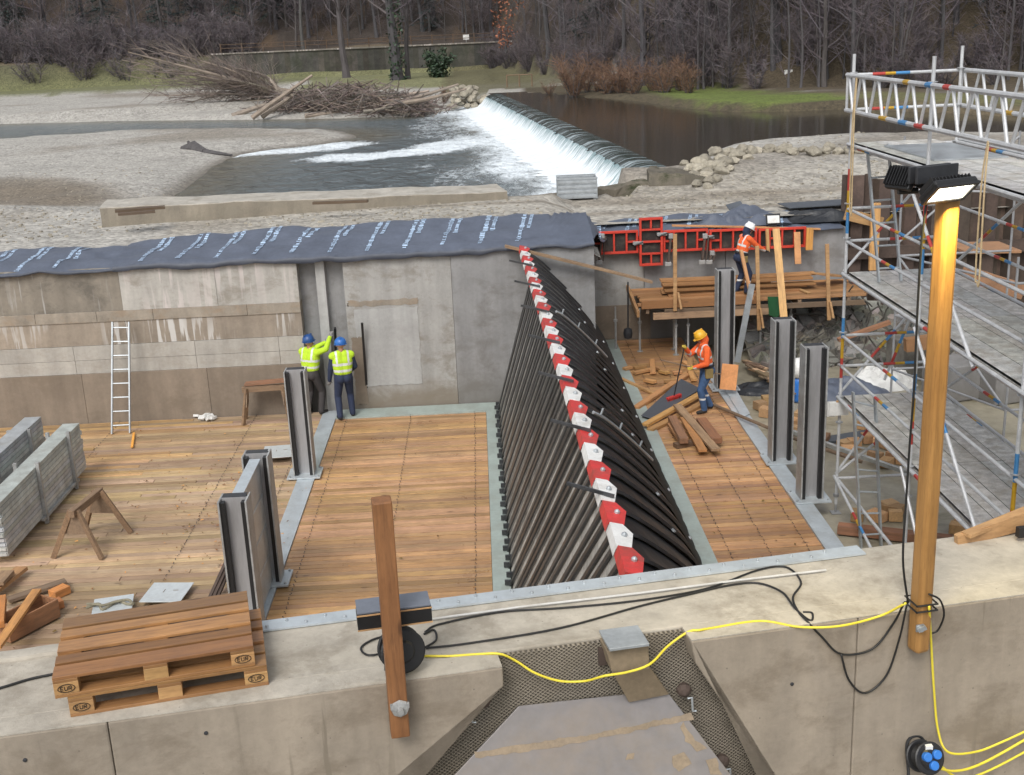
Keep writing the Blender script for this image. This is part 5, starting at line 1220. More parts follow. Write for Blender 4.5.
# ---- orange post with the lit floodlight
def orange_post():
    b = wp(918, 650, -.085); zt = wp(937, 193, -.085).z; t = thing('wooden_post', 'tall orange square timber post carrying the lit floodlight', 'post', b)
    m = MB(); m.box(Vector((b.x, b.y, (b.z+zt)/2)), (.112, .118, zt-b.z), WR @ Matrix.Rotation(R(10), 3, 'Z')); m.build('timber', M['wood_post'], t, bevel=.026)
    c = wp(920, 628, -.16); m = MB(); m.box(c, (.055, .012, .05), WR); m.lathe([(.018, 0), (.018, .03)], c, -VV, 8); m.bar(c+Vector((-.02, -.02, -.01)), c+Vector((.03, -.03, .02)), .012, .03); m.build('bracket', M['galv'], t)
    m = MB()
    for z in (wp(918, 600, -.08).z, wp(918, 606, -.08).z): m.path([b.xy.to_3d()+WR @ Vector((x, y, 0))+Vector((0, 0, z)) for x, y in ((-.075, -.08), (.075, -.08), (.075, .08), (-.075, .08), (-.075, -.08))], .007, 6)
    m.build('cable_tie', M['cable_black'], t)
    # lamp head
    o = Vector((b.x, b.y, zt)); f = thing('floodlight', 'lit floodlight with glowing white lens on top of the orange post', 'floodlight', o)
    lc = wp(950, 192, -.26); rot = WR @ Matrix.Rotation(R(14), 3, 'Z') @ Matrix.Rotation(R(-44), 3, 'X')
    hs = MB(); hs.box(lc+rot @ Vector((0, 0, .022)), (.33, .17, .04), rot); hs.build('housing', M['plastic_black'], f, bevel=.012)
    fr = MB()
    for s in (-1, 1): fr.box(lc+rot @ Vector((s*.153, 0, -.006)), (.024, .17, .018), rot); fr.box(lc+rot @ Vector((0, s*.076, -.006)), (.284, .018, .018), rot)
    fr.build('frame', M['plastic_black'], f)
    em = NT('lit_lens'); em.t.nodes.remove(em.b); e = em.n('ShaderNodeEmission'); e.inputs[0].default_value = (1, .93, .74, 1); e.inputs[1].default_value = 9; em.l(e.outputs[0], em.out.inputs[0])
    m = MB(); m.box(lc+rot @ Vector((0, 0, -.003)), (.284, .135, .006), rot); m.build('lens', em.m, f)
    fin = MB()
    for k in range(12): fin.box(lc+rot @ Vector((-.15+k*.027, 0, .06)), (.006, .13, .03), rot)
    fin.build('cooling_fins', M['plastic_black'], f)
    m = MB(); bk = WR @ Matrix.Rotation(R(14), 3, 'Z'); m.box(lc+Vector((-.05, .09, .10)), (.32, .02, .10), bk); m.box(lc+Vector((-.07, .16, .095)), (.32, .02, .10), bk); m.build('mounting_plate', M['steel_dark'], f, bevel=.003)
    m = MB(); m.bar(o+Vector((0, 0, -.02)), lc+rot @ Vector((-.05, .02, .05)), .05, .04); m.build('arm', M['plastic_black'], f)
    lc2 = wp(902, 178, -.02); r2 = WR @ Matrix.Rotation(R(-70), 3, 'Z') @ Matrix.Rotation(R(62), 3, 'X')
    g = thing('floodlight', 'second unlit black floodlight facing left at the top of the orange post', 'floodlight', lc2)
    m = MB(); m.box(lc2, (.19, .15, .04), r2); m.build('housing', M['plastic_black'], g, bevel=.01)
    m = MB()
    for k in range(9): m.box(lc2+r2 @ Vector((-.085+k*.021, 0, .033)), (.005, .12, .026), r2)
    m.build('cooling_fins', M['plastic_black'], g)
    m = MB(); m.bar(lc2, o+Vector((0, 0, .0)), .05, .05); m.tube(lc2+Vector((-.02, 0, -.08)), lc2+Vector((.1, 0, -.08)), .02, 8); m.build('arm', M['plastic_black'], g)
    L = bpy.data.lights.new('floodlight_lamp', 'AREA'); L.shape = 'RECTANGLE'; L.size = .30; L.size_y = .15; L.energy = 75; L.color = (1, .78, .24)
    lo = bpy.data.objects.new('floodlight_lamp', L); nrm = rot @ Vector((0, 0, -1)); lo.parent = f
    q = (-nrm).to_track_quat('Z', 'Y').to_matrix().to_4x4(); lo.matrix_basis = XF[f.name].inverted() @ Matrix.Translation(lc+nrm*.02) @ q; C.objects.link(lo)
orange_post()
# ---- cables
def cable(label, pts, r, mat, name='cable'):
    m = MB(); m.path(smooth_path(pts, 7), r, 8); o = m.build(name, M[mat], loc=pts[0], smooth=True); return tag(o, label, 'cable')
T = lambda x, y, h=.012: P(x, y, WT+h)
cable('yellow cable running from the left reel across the notch to the orange post', [T(424, 656), T(450, 656), T(480, 654), T(500, 654), wp(516, 661, .16), wp(535, 673, .12), wp(560, 681, .10), wp(585, 681, .06), wp(604, 676, -.05), wp(628, 672, -.06), wp(650, 664, -.05), wp(668, 646, .10), wp(688, 632, .12), T(700, 630, .02), T(712, 628), T(760, 621), T(800, 627), T(840, 626), T(880, 616), wp(906, 603, -.17)], .0085, 'cable_yellow')
cable('yellow cable hanging from the orange post down to the blue-socket reel', [wp(929, 606, -.17), wp(931, 640, -.05), wp(934, 690, -.03), wp(938, 730, -.05), wp(948, 752, -.12), wp(975, 752, -.1), wp(1002, 742, -.1), wp(1045, 722, -.1)], .0085, 'cable_yellow')
cable('upper thick yellow cable leaving the blue-socket reel to the right edge', [wp(932, 766, -.22), wp(955, 771, -.16), wp(985, 762, -.12), wp(1045, 728, -.1)], .0095, 'cable_yellow')
cable('lowest yellow cable looping below the blue-socket reel', [wp(936, 762, -.2), wp(960, 778, -.14), wp(990, 770, -.12), wp(1050, 738, -.1)], .0085, 'cable_yellow')
cable('black cable with a kink crossing the right half of the wall top', [T(425, 632), T(440, 624), T(500, 612), T(560, 608), T(625, 602), T(680, 594), T(715, 586), T(758, 570), T(786, 567), T(801, 582), T(793, 597), T(798, 611), T(808, 622), wp(822, 637, -.015), wp(841, 654, -.02), wp(872, 649, -.02), wp(893, 624, -.03), wp(904, 603, -.16)], .0075, 'cable_black')
cable('black cable hanging in a deep loop on the wall left of the orange post', [wp(841, 654, -.035), wp(849, 680, -.02), wp(865, 693, -.02), wp(886, 676, -.02), wp(899, 640, -.05), wp(907, 604, -.17)], .0075, 'cable_black')
cable('straighter black cable from the left reel over the wall top', [T(426, 648), T(470, 643), T(560, 628), T(640, 606), T(690, 594), T(730, 585), T(758, 583), T(782, 592), T(794, 607), T(806, 618), T(812, 620), T(812, 613), T(803, 612)], .0075, 'cable_black')
cable('small black cable loop left of the dark timber post', [T(392, 634), T(372, 640), T(361, 648), T(368, 655), T(386, 652), T(396, 645)], .0075, 'cable_black')
cable('black cable ring right of the dark timber post', [T(424, 634), T(434, 630), T(436, 640), T(424, 648)], .0075, 'cable_black')
cable('pair of black cables left of the pallets', [T(-30, 695), T(0, 688), T(30, 679), T(58, 673), T(75, 668)], .009, 'cable_black')
cable('black supply cable running up the left side of the orange post to the lamp', [wp(908, 603, -.16), wp(903, 560, -.19), wp(906, 503, -.17), wp(910, 441, -.17), wp(914, 390, -.18), wp(917, 320, -.17), wp(921, 250, -.17), wp(926, 205, -.17), wp(928, 190, -.12)], .0075, 'cable_black')
cable('black cable tail sticking out right of the orange post', [wp(929, 594, -.16), wp(940, 600, -.14), wp(944, 615, -.10), wp(938, 630, -.06), wp(930, 634, -.06)], .007, 'cable_black')
# timber box on the right end of the wall
def wall_box():
    t = thing('formwork_corner', 'orange-brown timber formwork corner on the right end of the wall top', 'formwork', P(990, 530, WT))
    m = MB(); a = P(956, 541, WT+.02); b = P(1035, 527, WT+.02); m.bar(a, b+Vector((0, 0, .10)), .05, .10, taper=1.6); m.build('board', M['wood'], t, bevel=.003)
    m = MB(); a2 = P(966, 535, WT+.08); m.bar(a2, P(1040, 505, WT+.12), .09, .03); m.build('top_board', M['wood'], t, bevel=.003)
    m = MB(); m.box(P(1026, 533, WT+.05)+Vector((0, -.03, .03)), (.18, .05, .08), WR); m.build('dark_hole', M['rubber'], t)  # black box drawn in for the dark hole in the timber
wall_box()
# ------------------------------------------------------------------ timber working platform with props
def platform():
    ZP = 1.30; y0, y1, x0, x1 = 27.7, 29.55, 3.75, 9.3
    t = thing('working_platform', 'timber working platform on steel props in front of the set-back wall', 'platform', (6.5, 28.6, 0)); random.seed(12)
    for i in range(8):
        y = y0+.02+i*.23; m = MB(); c = jit((.75, .66, .6), .3); m.box(((x0+x1)/2+random.uniform(-.1, .1), y+.11, ZP+.02), (x1-x0, .215, .045), col=c); m.build('deck_board', M['wood'], t, bevel=.003)
    m = MB(); m.box(((x0+6.6)/2, y0-.03, ZP+.05), (6.6-x0, .06, .20), col=(.58, .46, .38)); m.build('fascia_board', M['wood'], t, bevel=.004)
    m = MB(); m.box((6.75, y0-.03, ZP-.14), (x1-4.4, .08, .12), col=(.7, .7, .7)); m.build('edge_beam', M['wood_old'], t, bevel=.004)
    m = MB(); m.box(((x0+6.6)/2+.3, y0-.05, ZP-.24), (2.9, .08, .16), col=(1.7, 1.6, 1.5)); m.build('pale_beam', M['wood_old'], t, bevel=.004)
    m = MB(); m.bar((x0-.15, y0-.55, ZP-.05), (x0-.1, y1, ZP+.08), .07, .15, col=(.8, .75, .7)); m.build('end_board', M['wood'], t, bevel=.004)
    for x in (3.9, 5.1, 6.4, 7.6, 8.8): m = MB(); m.bar((x, y0, ZP-.1), (x, y1, ZP-.1), .08, .16); m.build('joist', M['wood_old'], t)
    for (px, py) in ((616, 350), (640, 352), (674, 350), (688, 372), (676, 362), (725, 350), (760, 350), (790, 345)):
        b = P(px, py, -.02); b.y = min(max(b.y, 27.9), 29.4); x = PY(px, py, b.y).x; m = MB(); m.tube((x, b.y, 0), (x, b.y, .75), .028, 8); m.tube((x, b.y, .7), (x, b.y, ZP-.2), .022, 8); m.lathe([(.05, 0), (.05, .06)], (x, b.y, .72), (0, 0, 1), 8); m.box((x, b.y, .004), (.14, .14, .008)); m.build('steel_prop', M['galv_dull'], t)
    for (px, yt, yb, s) in ((675, 234, 311, 0), (757, 246, 330, .06), (827, 244, 320, -.02)):
        a = PY(px, yt, y0-.1); b = PY(px+(2 if s else 0), yb, y0-.1); m = MB(); m.bar(a, b, .09, .05, up=(0, 1, 0)); m.build('guard_post', M['wood'], t, bevel=.004)
        q = PY(px+3, (yt+yb)/2+20, y0-.15); e = PY(px+6, yb-2, y0-.2); m = MB(); m.bar(q, e, .05, .12, up=(0, 1, 0)); m.build('guard_post_foot', M['wood'], t, bevel=.004)
platform()
random.seed(21)
for i, (xa, xb, px0, px1, ya, yb) in enumerate(((0, 0, 660, 815, 265, 261), (0, 0, 662, 812, 270, 267), (0, 0, 662, 770, 275, 271), (0, 0, 664, 815, 279, 274), (0, 0, 661, 806, 283, 278), (0, 0, 668, 800, 288, 283))):
    a = PY(px0, ya, 28.9-.16*(i % 2)-.05*i); b = PY(px1, yb, 28.9-.16*(i % 2)-.05*i); a.z = b.z = 1.36+.062*(5-i)
    where = ['top', 'second from the top', 'third from the top', 'third from the bottom', 'second from the bottom', 'bottom'][i]
    plank(a, b, .26, .052, 'brown plank, %s of the pile on the timber platform' % where, group='planks piled on the timber platform', col=(.66, .55, .46) if i % 2 else (.85, .75, .68))
plank(PY(776, 229, 28.3), PY(784, 320, 26.6), .17, .05, 'pale upright board leaning on the platform in front of the red formwork', col=(1.5, 1.45, 1.3), mat='wood')
plank(PY(741, 250, 28.0), PY(752, 300, 27.4), .08, .05, 'short stick leaning at the front of the platform beside the white-helmet worker', col=(1, .9, .8))
plank(PY(797, 232, 29.35), PY(798, 264, 29.2), .16, .04, 'upright brown board clamped over the right red formwork', mat='ply', col=(1, 1, 1))
plank(PY(810, 228, 29.2), PY(809, 250, 29.2), .17, .06, 'yellow formwork beam piece standing at the right end of the formwork', mat='wood', col=(1.5, 1.2, .7))
plank(PY(767, 229, 29.3), PY(768, 252, 29.2), .08, .06, 'thin upright batten on the red formwork left of the leaning board', mat='wood', col=(1.2, 1.1, .9))
plank(PY(672, 225.5, 29.5), PY(820, 229, 29.5), .10, .04, 'long thin batten lying along the top of the red formwork', mat='wood', col=(1.2, 1.0, .85))
plank(PY(808, 224, 30.2), PY(838, 219, 30.4), .25, .05, 'reddish board on the membrane right of the formwork', mat='ply')
plank(PY(818, 274, 28.6), PY(843, 276, 29.2), .5, .04, 'short wide board on the right end of the timber platform', mat='wood', col=(.8, .75, .7))
plank(P(796, 288, 1.37), P(809, 293, 1.37), .1, .03, 'small offcut lying on the platform boards', mat='wood')
def prop_strap():
    m = MB(); a = PY(772, 296, 27.55); b = PY(774, 318, 27.5); m.prism([PY(768, 297, 27.6), PY(779, 297, 27.6), PY(780, 314, 27.55), PY(777, 318, 27.55), PY(769, 315, 27.6)], (0, .05, 0)); tag(m.build('green_cloth', simple('green_cloth', (.008, .07, .022), .8, ns=6, bump=.4), loc=a), 'dark green cloth hanging from the edge of the timber platform', 'cloth')
    m = MB(); a = PY(630, 248+60, 29.3)
    top = PY(628, 282, 28.8); bot = PY(628, 333, 28.8); m = MB(); m.tube(top, bot, .02, 8); m.lathe([(.02, -.16), (.10, -.12), (.12, 0), (.10, .1), (.03, .14)], bot, (0, 0, 1), 12); tag(m.build('hanging_plumb', M['steel_dark'], loc=bot), 'dark ball-shaped weight on a rod hanging left of the platform', 'weight')
    # white site lamp lying on the formwork
    c = PY(773, 219, 29.5); f = thing('floodlight', 'small black site floodlight with pale glass on top of the red formwork', 'floodlight', c); m = MB(); m.box(c, (.36, .07, .26), Matrix.Rotation(R(-18), 3, 'X')); m.build('housing', M['plastic_black'], f, bevel=.01); m = MB(); m.box(c+Vector((0, -.045, .0)), (.30, .012, .19), Matrix.Rotation(R(-18), 3, 'X')); m.build('glass', M['white'], f); m = MB(); m.box(c+Vector((0, .03, -.16)), (.2, .08, .06)); m.build('foot', M['steel_dark'], f)
prop_strap()
# ---- red framed formwork panels
def formwork(label, x0, y0, x1, y1, cells, Yp=29.45, tie=True):
    a = PY(x0, y1, Yp); b = PY(x1, y0, Yp); w = b.x-a.x; h = b.z-a.z; o = Vector((a.x, Yp, a.z)); t = thing('red_formwork', label, 'formwork', o, group='red framed formwork panels on the set-back wall')
    fr = .055; D = .10; m = MB()
    m.box((w/2, 0, fr/2), (w, D, fr)); m.box((w/2, 0, h-fr/2), (w, D, fr)); m.box((fr/2, 0, h/2), (fr, D, h-2*fr)); m.box((w-fr/2, 0, h/2), (fr, D, h-2*fr))
    for kind, p, q0, q1 in cells:
        if kind == 'v': m.box((p*w, .005, (q0+q1)/2*h), (fr*.8, D*.85, (q1-q0)*h-fr*1.0))
        else: m.box(((q0+q1)/2*w, .006, p*h), ((q1-q0)*w-fr*1.0, D*.84, fr*.8))
    m.build('frame', M['formred'], t, local=True, bevel=.004); m = MB(); m.box((w/2, .055, h/2), (w-.06, .02, h-.06)); m.build('form_face', M['formpanel'], t, local=True)
    return t, w, h
V4 = lambda *p: [('v', q, 0, 1) for q in p]
formwork('left red formwork panel with three upright ribs and half-height end cells', 590, 230, 638, 255, V4(.24, .5, .76)+[('h', .5, 0, .24), ('h', .5, .76, 1)])
formwork('tall narrow red formwork panel standing across its lower neighbours', 639.5, 217, 662.5, 266, [('h', .25, 0, 1), ('h', .5, 0, 1), ('h', .75, 0, 1), ('v', .5, 0, .25), ('v', .5, .75, 1)], Yp=29.38)
formwork('red formwork panel right of the tall one, behind the thin guard post', 663, 228.5, 708, 252, V4(.24, .5, .76)+[('h', .5, 0, .24), ('h', .5, .76, 1)])
formwork('red formwork panel behind the worker in the white helmet', 709, 227.5, 757, 251.5, V4(.24, .5, .76)+[('h', .5, 0, .24), ('h', .5, .76, 1)])
formwork('rightmost red formwork panel behind the upright boards', 758, 226.5, 806, 249, V4(.24, .5, .76)+[('h', .5, .24, .5)])
def clamp(px, py, lab):
    c = PY(px, py, 29.36); t = thing('formwork_clamp', lab, 'clamp', c); m = MB(); m.box(c, (.26, .07, .08)); m.build('body', M['galv_dull'], t, bevel=.01); m = MB(); m.tube(c+Vector((-.1, -.04, -.05)), c+Vector((.12, -.05, .03)), .02, 6); m.build('wedge', M['steel_dark'], t)
clamp(638, 243, 'grey clamp joining the left red panel to the tall one'); clamp(662, 234, 'grey clamp right of the tall red panel'); clamp(709, 237, 'grey clamp beside the white-helmet worker on the red panels')
def jack(px, y0, y1, lab):
    a = PY(px+1, y0, 29.3); b = PY(px-2, y1, 29.2); t = thing('formwork_brace', lab, 'brace', b); m = MB(); m.bar(a, b, .05, .06, up=(0, 1, 0)); m.bar(a+Vector((.09, 0, 0)), b+Vector((.1, 0, .02)), .03, .04, up=(0, 1, 0)); m.build('strut', M['rust'], t); m = MB(); m.box(a, (.12, .10, .12)); m.box(b, (.16, .10, .10)); m.build('shoe', M['galv_dull'], t, bevel=.01)
jack(601, 236, 262, 'short rusty brace on the left red formwork panel'); jack(670, 236, 264, 'short rusty brace beside the thin guard post'); jack(704, 236, 262, 'short rusty brace left of the white-helmet worker'); jack(711, 253, 262, 'small rusty jack under the red formwork above the plank pile')

# ------------------------------------------------------------------ left side: ladder, trestles, rods, plates
def ladder(label, a0, a1, b0, b1, n, mat='galv', r=.028):
    """a = left rail foot/head, b = right rail foot/head"""
    a0, a1, b0, b1 = map(Vector, (a0, a1, b0, b1)); t = thing('ladder', label, 'ladder', a0.lerp(b0, .5)); nrm = (a1-a0).cross(b0-a0).normalized()
    for p, q in ((a0, a1), (b0, b1)): m = MB(); m.bar(p, q, .028, .07, up=nrm); m.build('rail', M[mat], t)
    for k in range(n):
        u = (k+.6)/n; m = MB(); m.tube(a0.lerp(a1, u), b0.lerp(b1, u), .016, 7); m.build('rung', M[mat], t)
    return t
ladder('aluminium ladder leaning on the left part of the channel wall', P(112, 434), PY(112.5, 322, 24.62), P(130, 433), PY(129, 322, 24.62), 8)
def trestle(label, c, ang, L=.95, h=.80, spread=.36):
    t = thing('trestle', label, 'trestle', (c.x, c.y, 0), ang)
    m = MB(); m.box((0, 0, h-.06), (L, .10, .12), col=(1.1, 1.05, 1)); m.build('top_beam', M['wood_old'], t, local=True, bevel=.006)
    for x in (-1, 1):
        for y in (-1, 1): m = MB(); m.bar((x*(L/2-.10), y*.06, h-.03), (x*(L/2+.02), y*spread, .0), .055, .085, col=jit((1.15, 1.05, .95), .1)); m.build('leg', M['wood_old'], t, local=True, bevel=.004)
        m = MB(); m.hexa([Vector(p) for p in ((x*(L/2-.075)-.012, -.21, h*.48), (x*(L/2-.075)+.012, -.21, h*.48), (x*(L/2-.075)+.012, .21, h*.48), (x*(L/2-.075)-.012, .21, h*.48), (x*(L/2-.10)-.012, -.10, h-.10), (x*(L/2-.10)+.012, -.10, h-.10), (x*(L/2-.10)+.012, .10, h-.10), (x*(L/2-.10)-.012, .10, h-.10))]); m.build('gusset', M['wood_old'], t, local=True)
a = P(85, 540); trestle('wooden trestle standing on the deck in front of the scaffold-plank stack', P(93, 545), R(80), 1.0, .82, .42)
trestle('dark wooden trestle against the wall with a board on it', P(268, 420), R(4), .95, .78, .22)
plank(PY(245, 384, 24.4), PY(287, 380, 24.4), .22, .045, 'reddish board lying on the dark trestle at the wall', mat='wood_old', col=(1.3, .9, .75))
for (x0, y0, x1, y1, lab, yy) in ((362, 323, 368, 407, 'thin black rod leaning on the wall right of the two workers', 24.6), (335, 328, 337, 400, 'thin black rod held up by the worker with raised arms', 24.45)):
    m = MB(); b = P(x1, y1); m.bar(b, PY(x0, y0, min(yy, b.y+.3)), .05, .05); tag(m.build('steel_rod', M['rubber'], loc=b), lab, 'rod')
def plate(label, px, py, ang, sx=.62, sy=.62, lift=.08):
    c = P(px, py, lift); t = thing('cover_plate', label, 'cover plate', (c.x, c.y, lift), ang); m = MB(); m.box((0, 0, .012), (sx, sy, .014), col=(1.25, 1.22, 1.18)); m.build('plate', M['zinc'], t, local=True, bevel=.003); m = MB(); m.box((0, 0, -.04), (sx*.55, sy*.5, .08)); m.box((.12, .05, .022), (.08, .006, .004)); m.box((-.05, .03, .022), (.006, .1, .004)); m.build('bearer', M['wood_old'], t, local=True); return c
plate('square steel cover plate behind the pallets, right one of two', 167, 593, R(-6)); c = plate('square steel cover plate behind the pallets with a rope coiled on it', 113, 606, R(12), .56, .56)
m = MB(); pts = [Vector((c.x-.36+.14*k+.02*math.sin(k*2), c.y-.09+.11*math.sin(k*2.4)+.02*k, .115+.01*(k % 2))) for k in range(6)]; m.path(smooth_path(pts, 5), .022, 7); m.path(smooth_path([p+Vector((0, .07*(-1)**i, .03)) for i, p in enumerate(pts)], 5), .02, 7); tag(m.build('rope', simple('greenish_rope', (.23, .21, .15), .9, ns=20), loc=pts[0]), 'greenish twisted rope lying on the left cover plate', 'rope')
plate('steel cover plate on the deck left of the lone steel post', 279, 452, R(4), .62, .7, .12)
m = MB(); random.seed(6); c = P(208, 419)
for k in range(16): m.box((c.x+random.gauss(0, .12), c.y+random.gauss(0, .08), .03+random.random()*.05), (.12, .10, .05), Matrix.Rotation(random.uniform(0, 3), 3, 'Z') @ Matrix.Rotation(random.uniform(-.6, .6), 3, 'X'))
tag(m.build('white_plastic_scrap', M['white_cloth'], loc=(c.x, c.y, 0)), 'crumpled white plastic scrap on the deck near the wall', 'plastic scrap')
plank(P(132, 447, .03), P(134, 433, .03), .05, .03, 'short yellow stick on the deck beside the ladder', mat='wood', col=(1.8, 1.4, .5))
for i, (a, b) in enumerate((((207, 604), (227, 560)), ((211, 604), (229, 563)), ((215, 603), (231, 566)))):
    m = MB(); p = P(*a, .03); q = PY(*b, p.y+.7); q.z = min(q.z, .8); m.bar(p, q, .045, .045); tag(m.build('leaning_rod', M['rust'], loc=p), ['leftmost', 'middle', 'rightmost'][i]+' of three rusty rods leaning on the joined steel posts', 'rod')
# stillages of scaffold planks
def stillage(label, o, ang, L, n, group):
    """o: right far bottom corner of the stack, planks run along local -X"""
    t = thing('stillage', label+' rack', 'rack', o, ang)
    def mk(nm, bars): m = MB(); [m.bar(*b) for b in bars]; m.build(nm, M['galv_dull'], t, local=True)
    for x in (-.75, -2.35):
        for y in (-.025, .355): mk('rack_post', [((x, y, 0), (x, y, 1.12), .06, .06)])
        mk('rack_foot', [((x, -.06, .09), (x, .40, .09), .07, .08)])
    for y in (-.025, .355): mk('rack_runner', [((-.6, y, .12), (-2.5, y, .12), .05, .05)])
    for k in range(n):
        for j in range(1):
            m = MB(); dx = random.uniform(-.05, .05); y = .165+.325*j; z = .175+k*.083; c = jit((1.1, 1.12, 1.14), .2)
            m.box((-L/2+dx, y, z+.032), (L, .31, .012), col=c); m.box((-L/2+dx, y-.15, z), (L, .012, .056), col=c); m.box((-L/2+dx, y+.15, z), (L, .012, .07), col=c); m.box((-L/2+dx, y-.143, z-.032), (L, .03, .006), col=c)
            for e in (dx, -L+dx): m.box((e, y, z-.005), (.03, .28, .05), col=c)
            ob = m.build('scaffold_plank', M['grate_light'], loc=o, rot=rz(ang), local=True, bevel=.0)
            tag(ob, 'grey steel scaffold plank, layer %d from the deck in %s' % (k+1, label), 'scaffold plank', group)
M['grate_light'] = simple('pale_scaffold_plank_steel', (.40, .41, .40), .6, .15, ns=4, var=.25, bump=.1, dirt=(.26, .25, .22), dirt_amt=.5)
d = P(88, 470)-P(0, 560); sa = math.atan2(d.y, d.x)
random.seed(33)
o1 = P(88, 474); stillage('the nearer plank stack', Vector((o1.x, o1.y, 0)), R(90), 4.0, 11, 'scaffold planks in the nearer rack')
o2 = o1+Vector((-.80, .25, 0)); stillage('the farther plank stack', Vector((o2.x, o2.y, 0)), R(90), 4.0, 12, 'scaffold planks in the farther rack')
# timber scrap by the left edge
def crate_box():
    c = P(28, 628); t = thing('wooden_box', 'open brown wooden box among the timber scraps at the left edge', 'box', (c.x, c.y, 0), R(58))
    for x, y, sx, sy in ((0, -.17, .85, .03), (0, .17, .85, .03), (-.41, 0, .03, .31), (.41, 0, .03, .31)): m = MB(); m.box((x, y, .16), (sx, sy, .28), col=(1.5, 1.05, .8)); m.build('side', M['wood_old'], t, local=True, bevel=.003)
    m = MB(); m.box((0, 0, .03), (.8, .31, .03)); m.build('bottom', M['wood_old'], t, local=True)
crate_box()
plank(P(-4, 648, .36), P(37, 590, .34), .13, .045, 'yellow batten lying across the open wooden box', col=(1.5, 1.25, .8))
plank(P(8, 600, .05), P(66, 581, .09), .16, .05, 'dark plank lying behind the open wooden box', mat='wood_old')
plank(P(-8, 592, .12), P(22, 568, .12), .2, .06, 'thick pale board at the left edge behind the box', col=(.9, .85, .8))
plank(P(-3, 584, .22), P(8, 572, .22), .2, .06, 'grey board end on top of the pale one at the left edge', mat='wood_old', col=(1.4, 1.3, 1.2))
plank(P(52, 595, .06), P(67, 588, .06), .18, .12, 'short orange timber block under the dark plank', col=(1.2, .8, .5))
plank(P(50, 606, .06), P(62, 602, .06), .18, .12, 'short reddish timber block right of the wooden box', col=(1.0, .65, .5))
plank(P(0, 625, .3), P(2, 598, .3), .12, .10, 'orange beam end standing at the left edge beside the box', col=(1.3, .9, .5))
rough_block('grout_lump', 'pale rough edge of grout left of the pallets on the wall top', 'grout', P(-40, 668, WT), P(62, 655, WT), .12, WT-.05, WT+.035, WT+.03, M['c_top'], .02, 20)

# ------------------------------------------------------------------ right deck clutter
Z = .03
plank(P(609, 373, Z), P(655, 394, Z), .09, .05, 'pale batten lying from the steel strip onto the right deck', col=(1.1, 1.05, .95))
plank(P(636, 408, Z), P(688, 374, Z), .16, .06, 'long pale plank along the left side of the dark sheet', col=(1.15, 1.0, .8))
m = MB(); m.prism([P(641, 416, .06), P(681, 379, .06), P(701, 389, .06), P(652, 419, .06)], (0, 0, .008)); tag(m.build('dark_sheet', M['slate'], loc=P(665, 400, .06)), 'dark grey sheet lying on the right deck under the red broom', 'sheet')
plank(P(645, 425, .1), P(702, 393, .1), .15, .06, 'pale plank right of the dark sheet, upper one of the two', col=(1.2, 1.1, .85))
plank(P(650, 430, Z), P(705, 402, Z), .16, .06, 'pale plank right of the dark sheet, lower one of the two', col=(1.1, 1.0, .8))
plank(P(675, 446, Z), P(720, 438, Z), .16, .1, 'dark beam lying crosswise under the timber bundle on the right deck', mat='wood_old', col=(.8, .7, .6))
plank(P(672, 418, .16), P(684, 441, .16), .17, .11, 'dark brown beam, left one of the timber bundle', mat='wood_old', col=(1.2, .85, .7))
plank(P(669, 424, .1), P(680, 440, .1), .08, .06, 'thin pale batten left of the dark brown beam', col=(1, .9, .8))
plank(P(684, 418, .17), P(703, 451, .12), .16, .05, 'orange board in the middle of the timber bundle', col=(1.1, .9, .7))
plank(P(677, 405, .22), P(716, 450, .16), .17, .05, 'long weathered grey board on top of the timber bundle', mat='wood_old', col=(1.8, 1.7, 1.6))
plank(P(701, 420, .16), P(717, 441, .16), .2, .11, 'reddish beam, right one of the timber bundle', mat='wood_old', col=(1.5, 1.0, .8))
random.seed(17)
sp = [(624, 369, 631, 367), (634, 368, 646, 366), (634, 373, 652, 369), (656, 367, 667, 372), (660, 371, 668, 373), (673, 373, 682, 372), (652, 360, 653, 373), (684, 362, 690, 366), (690, 372, 694, 380), (645, 380, 655, 382), (690, 358, 690, 366), (664, 381, 676, 380)]
for i, (a, b, c, d) in enumerate(sp):
    plank(P(a, b, .05), P(c, d, .06), .13, .06, 'small timber offcut scattered on the right deck behind the dark sheet', name='timber_offcut', cat='offcut', group='timber offcuts on the right deck', col=jit((1.1, 1, .85), .2))
def broom():
    h = P(674, 398, .10); top = PY(684, 349, h.y-.25); t = thing('broom', 'long-handled broom with a red head held by the yellow-helmet worker', 'broom', h)
    m = MB(); m.tube(h+Vector((0, 0, .04)), top+(top-h)*.18, .014, 8); m.build('handle', M['steel_dark'], t)
    rot = Matrix.Rotation(R(38), 3, 'Z'); m = MB(); m.box(h+Vector((0, 0, .03)), (.42, .07, .05), rot); m.build('head', M['red'], t, bevel=.006); m = MB()
    for i in range(60): o = h+rot @ Vector((random.uniform(-.2, .2), random.uniform(-.03, .03), 0)); m.bar(o, o+Vector((random.uniform(-.02, .02), random.uniform(-.02, .02), -.08)), .012, .012)
    m.build('bristles', M['formred'], t)
    m = MB(); a = PY(661, 360, 25.2); b = PY(724, 375, 24.6); m.tube(a, b, .016, 8); tag(m.build('wooden_rod', M['wood_old'], loc=a), 'long thin wooden handle passing behind the yellow-helmet worker', 'tool handle')
broom()
c = PY(729, 377, 24.4)
m = MB(); rot = Matrix.Rotation(R(8), 3, 'Y') @ Matrix.Rotation(R(-12), 3, 'X'); m.box((0, 0, 0), (.36, .03, .56), rot, col=(1.15, 1, .9)); tag(m.build('orange_board', M['ply'], loc=c, bevel=.004, local=True), 'small orange plywood board leaning on the farthest right post', 'board')
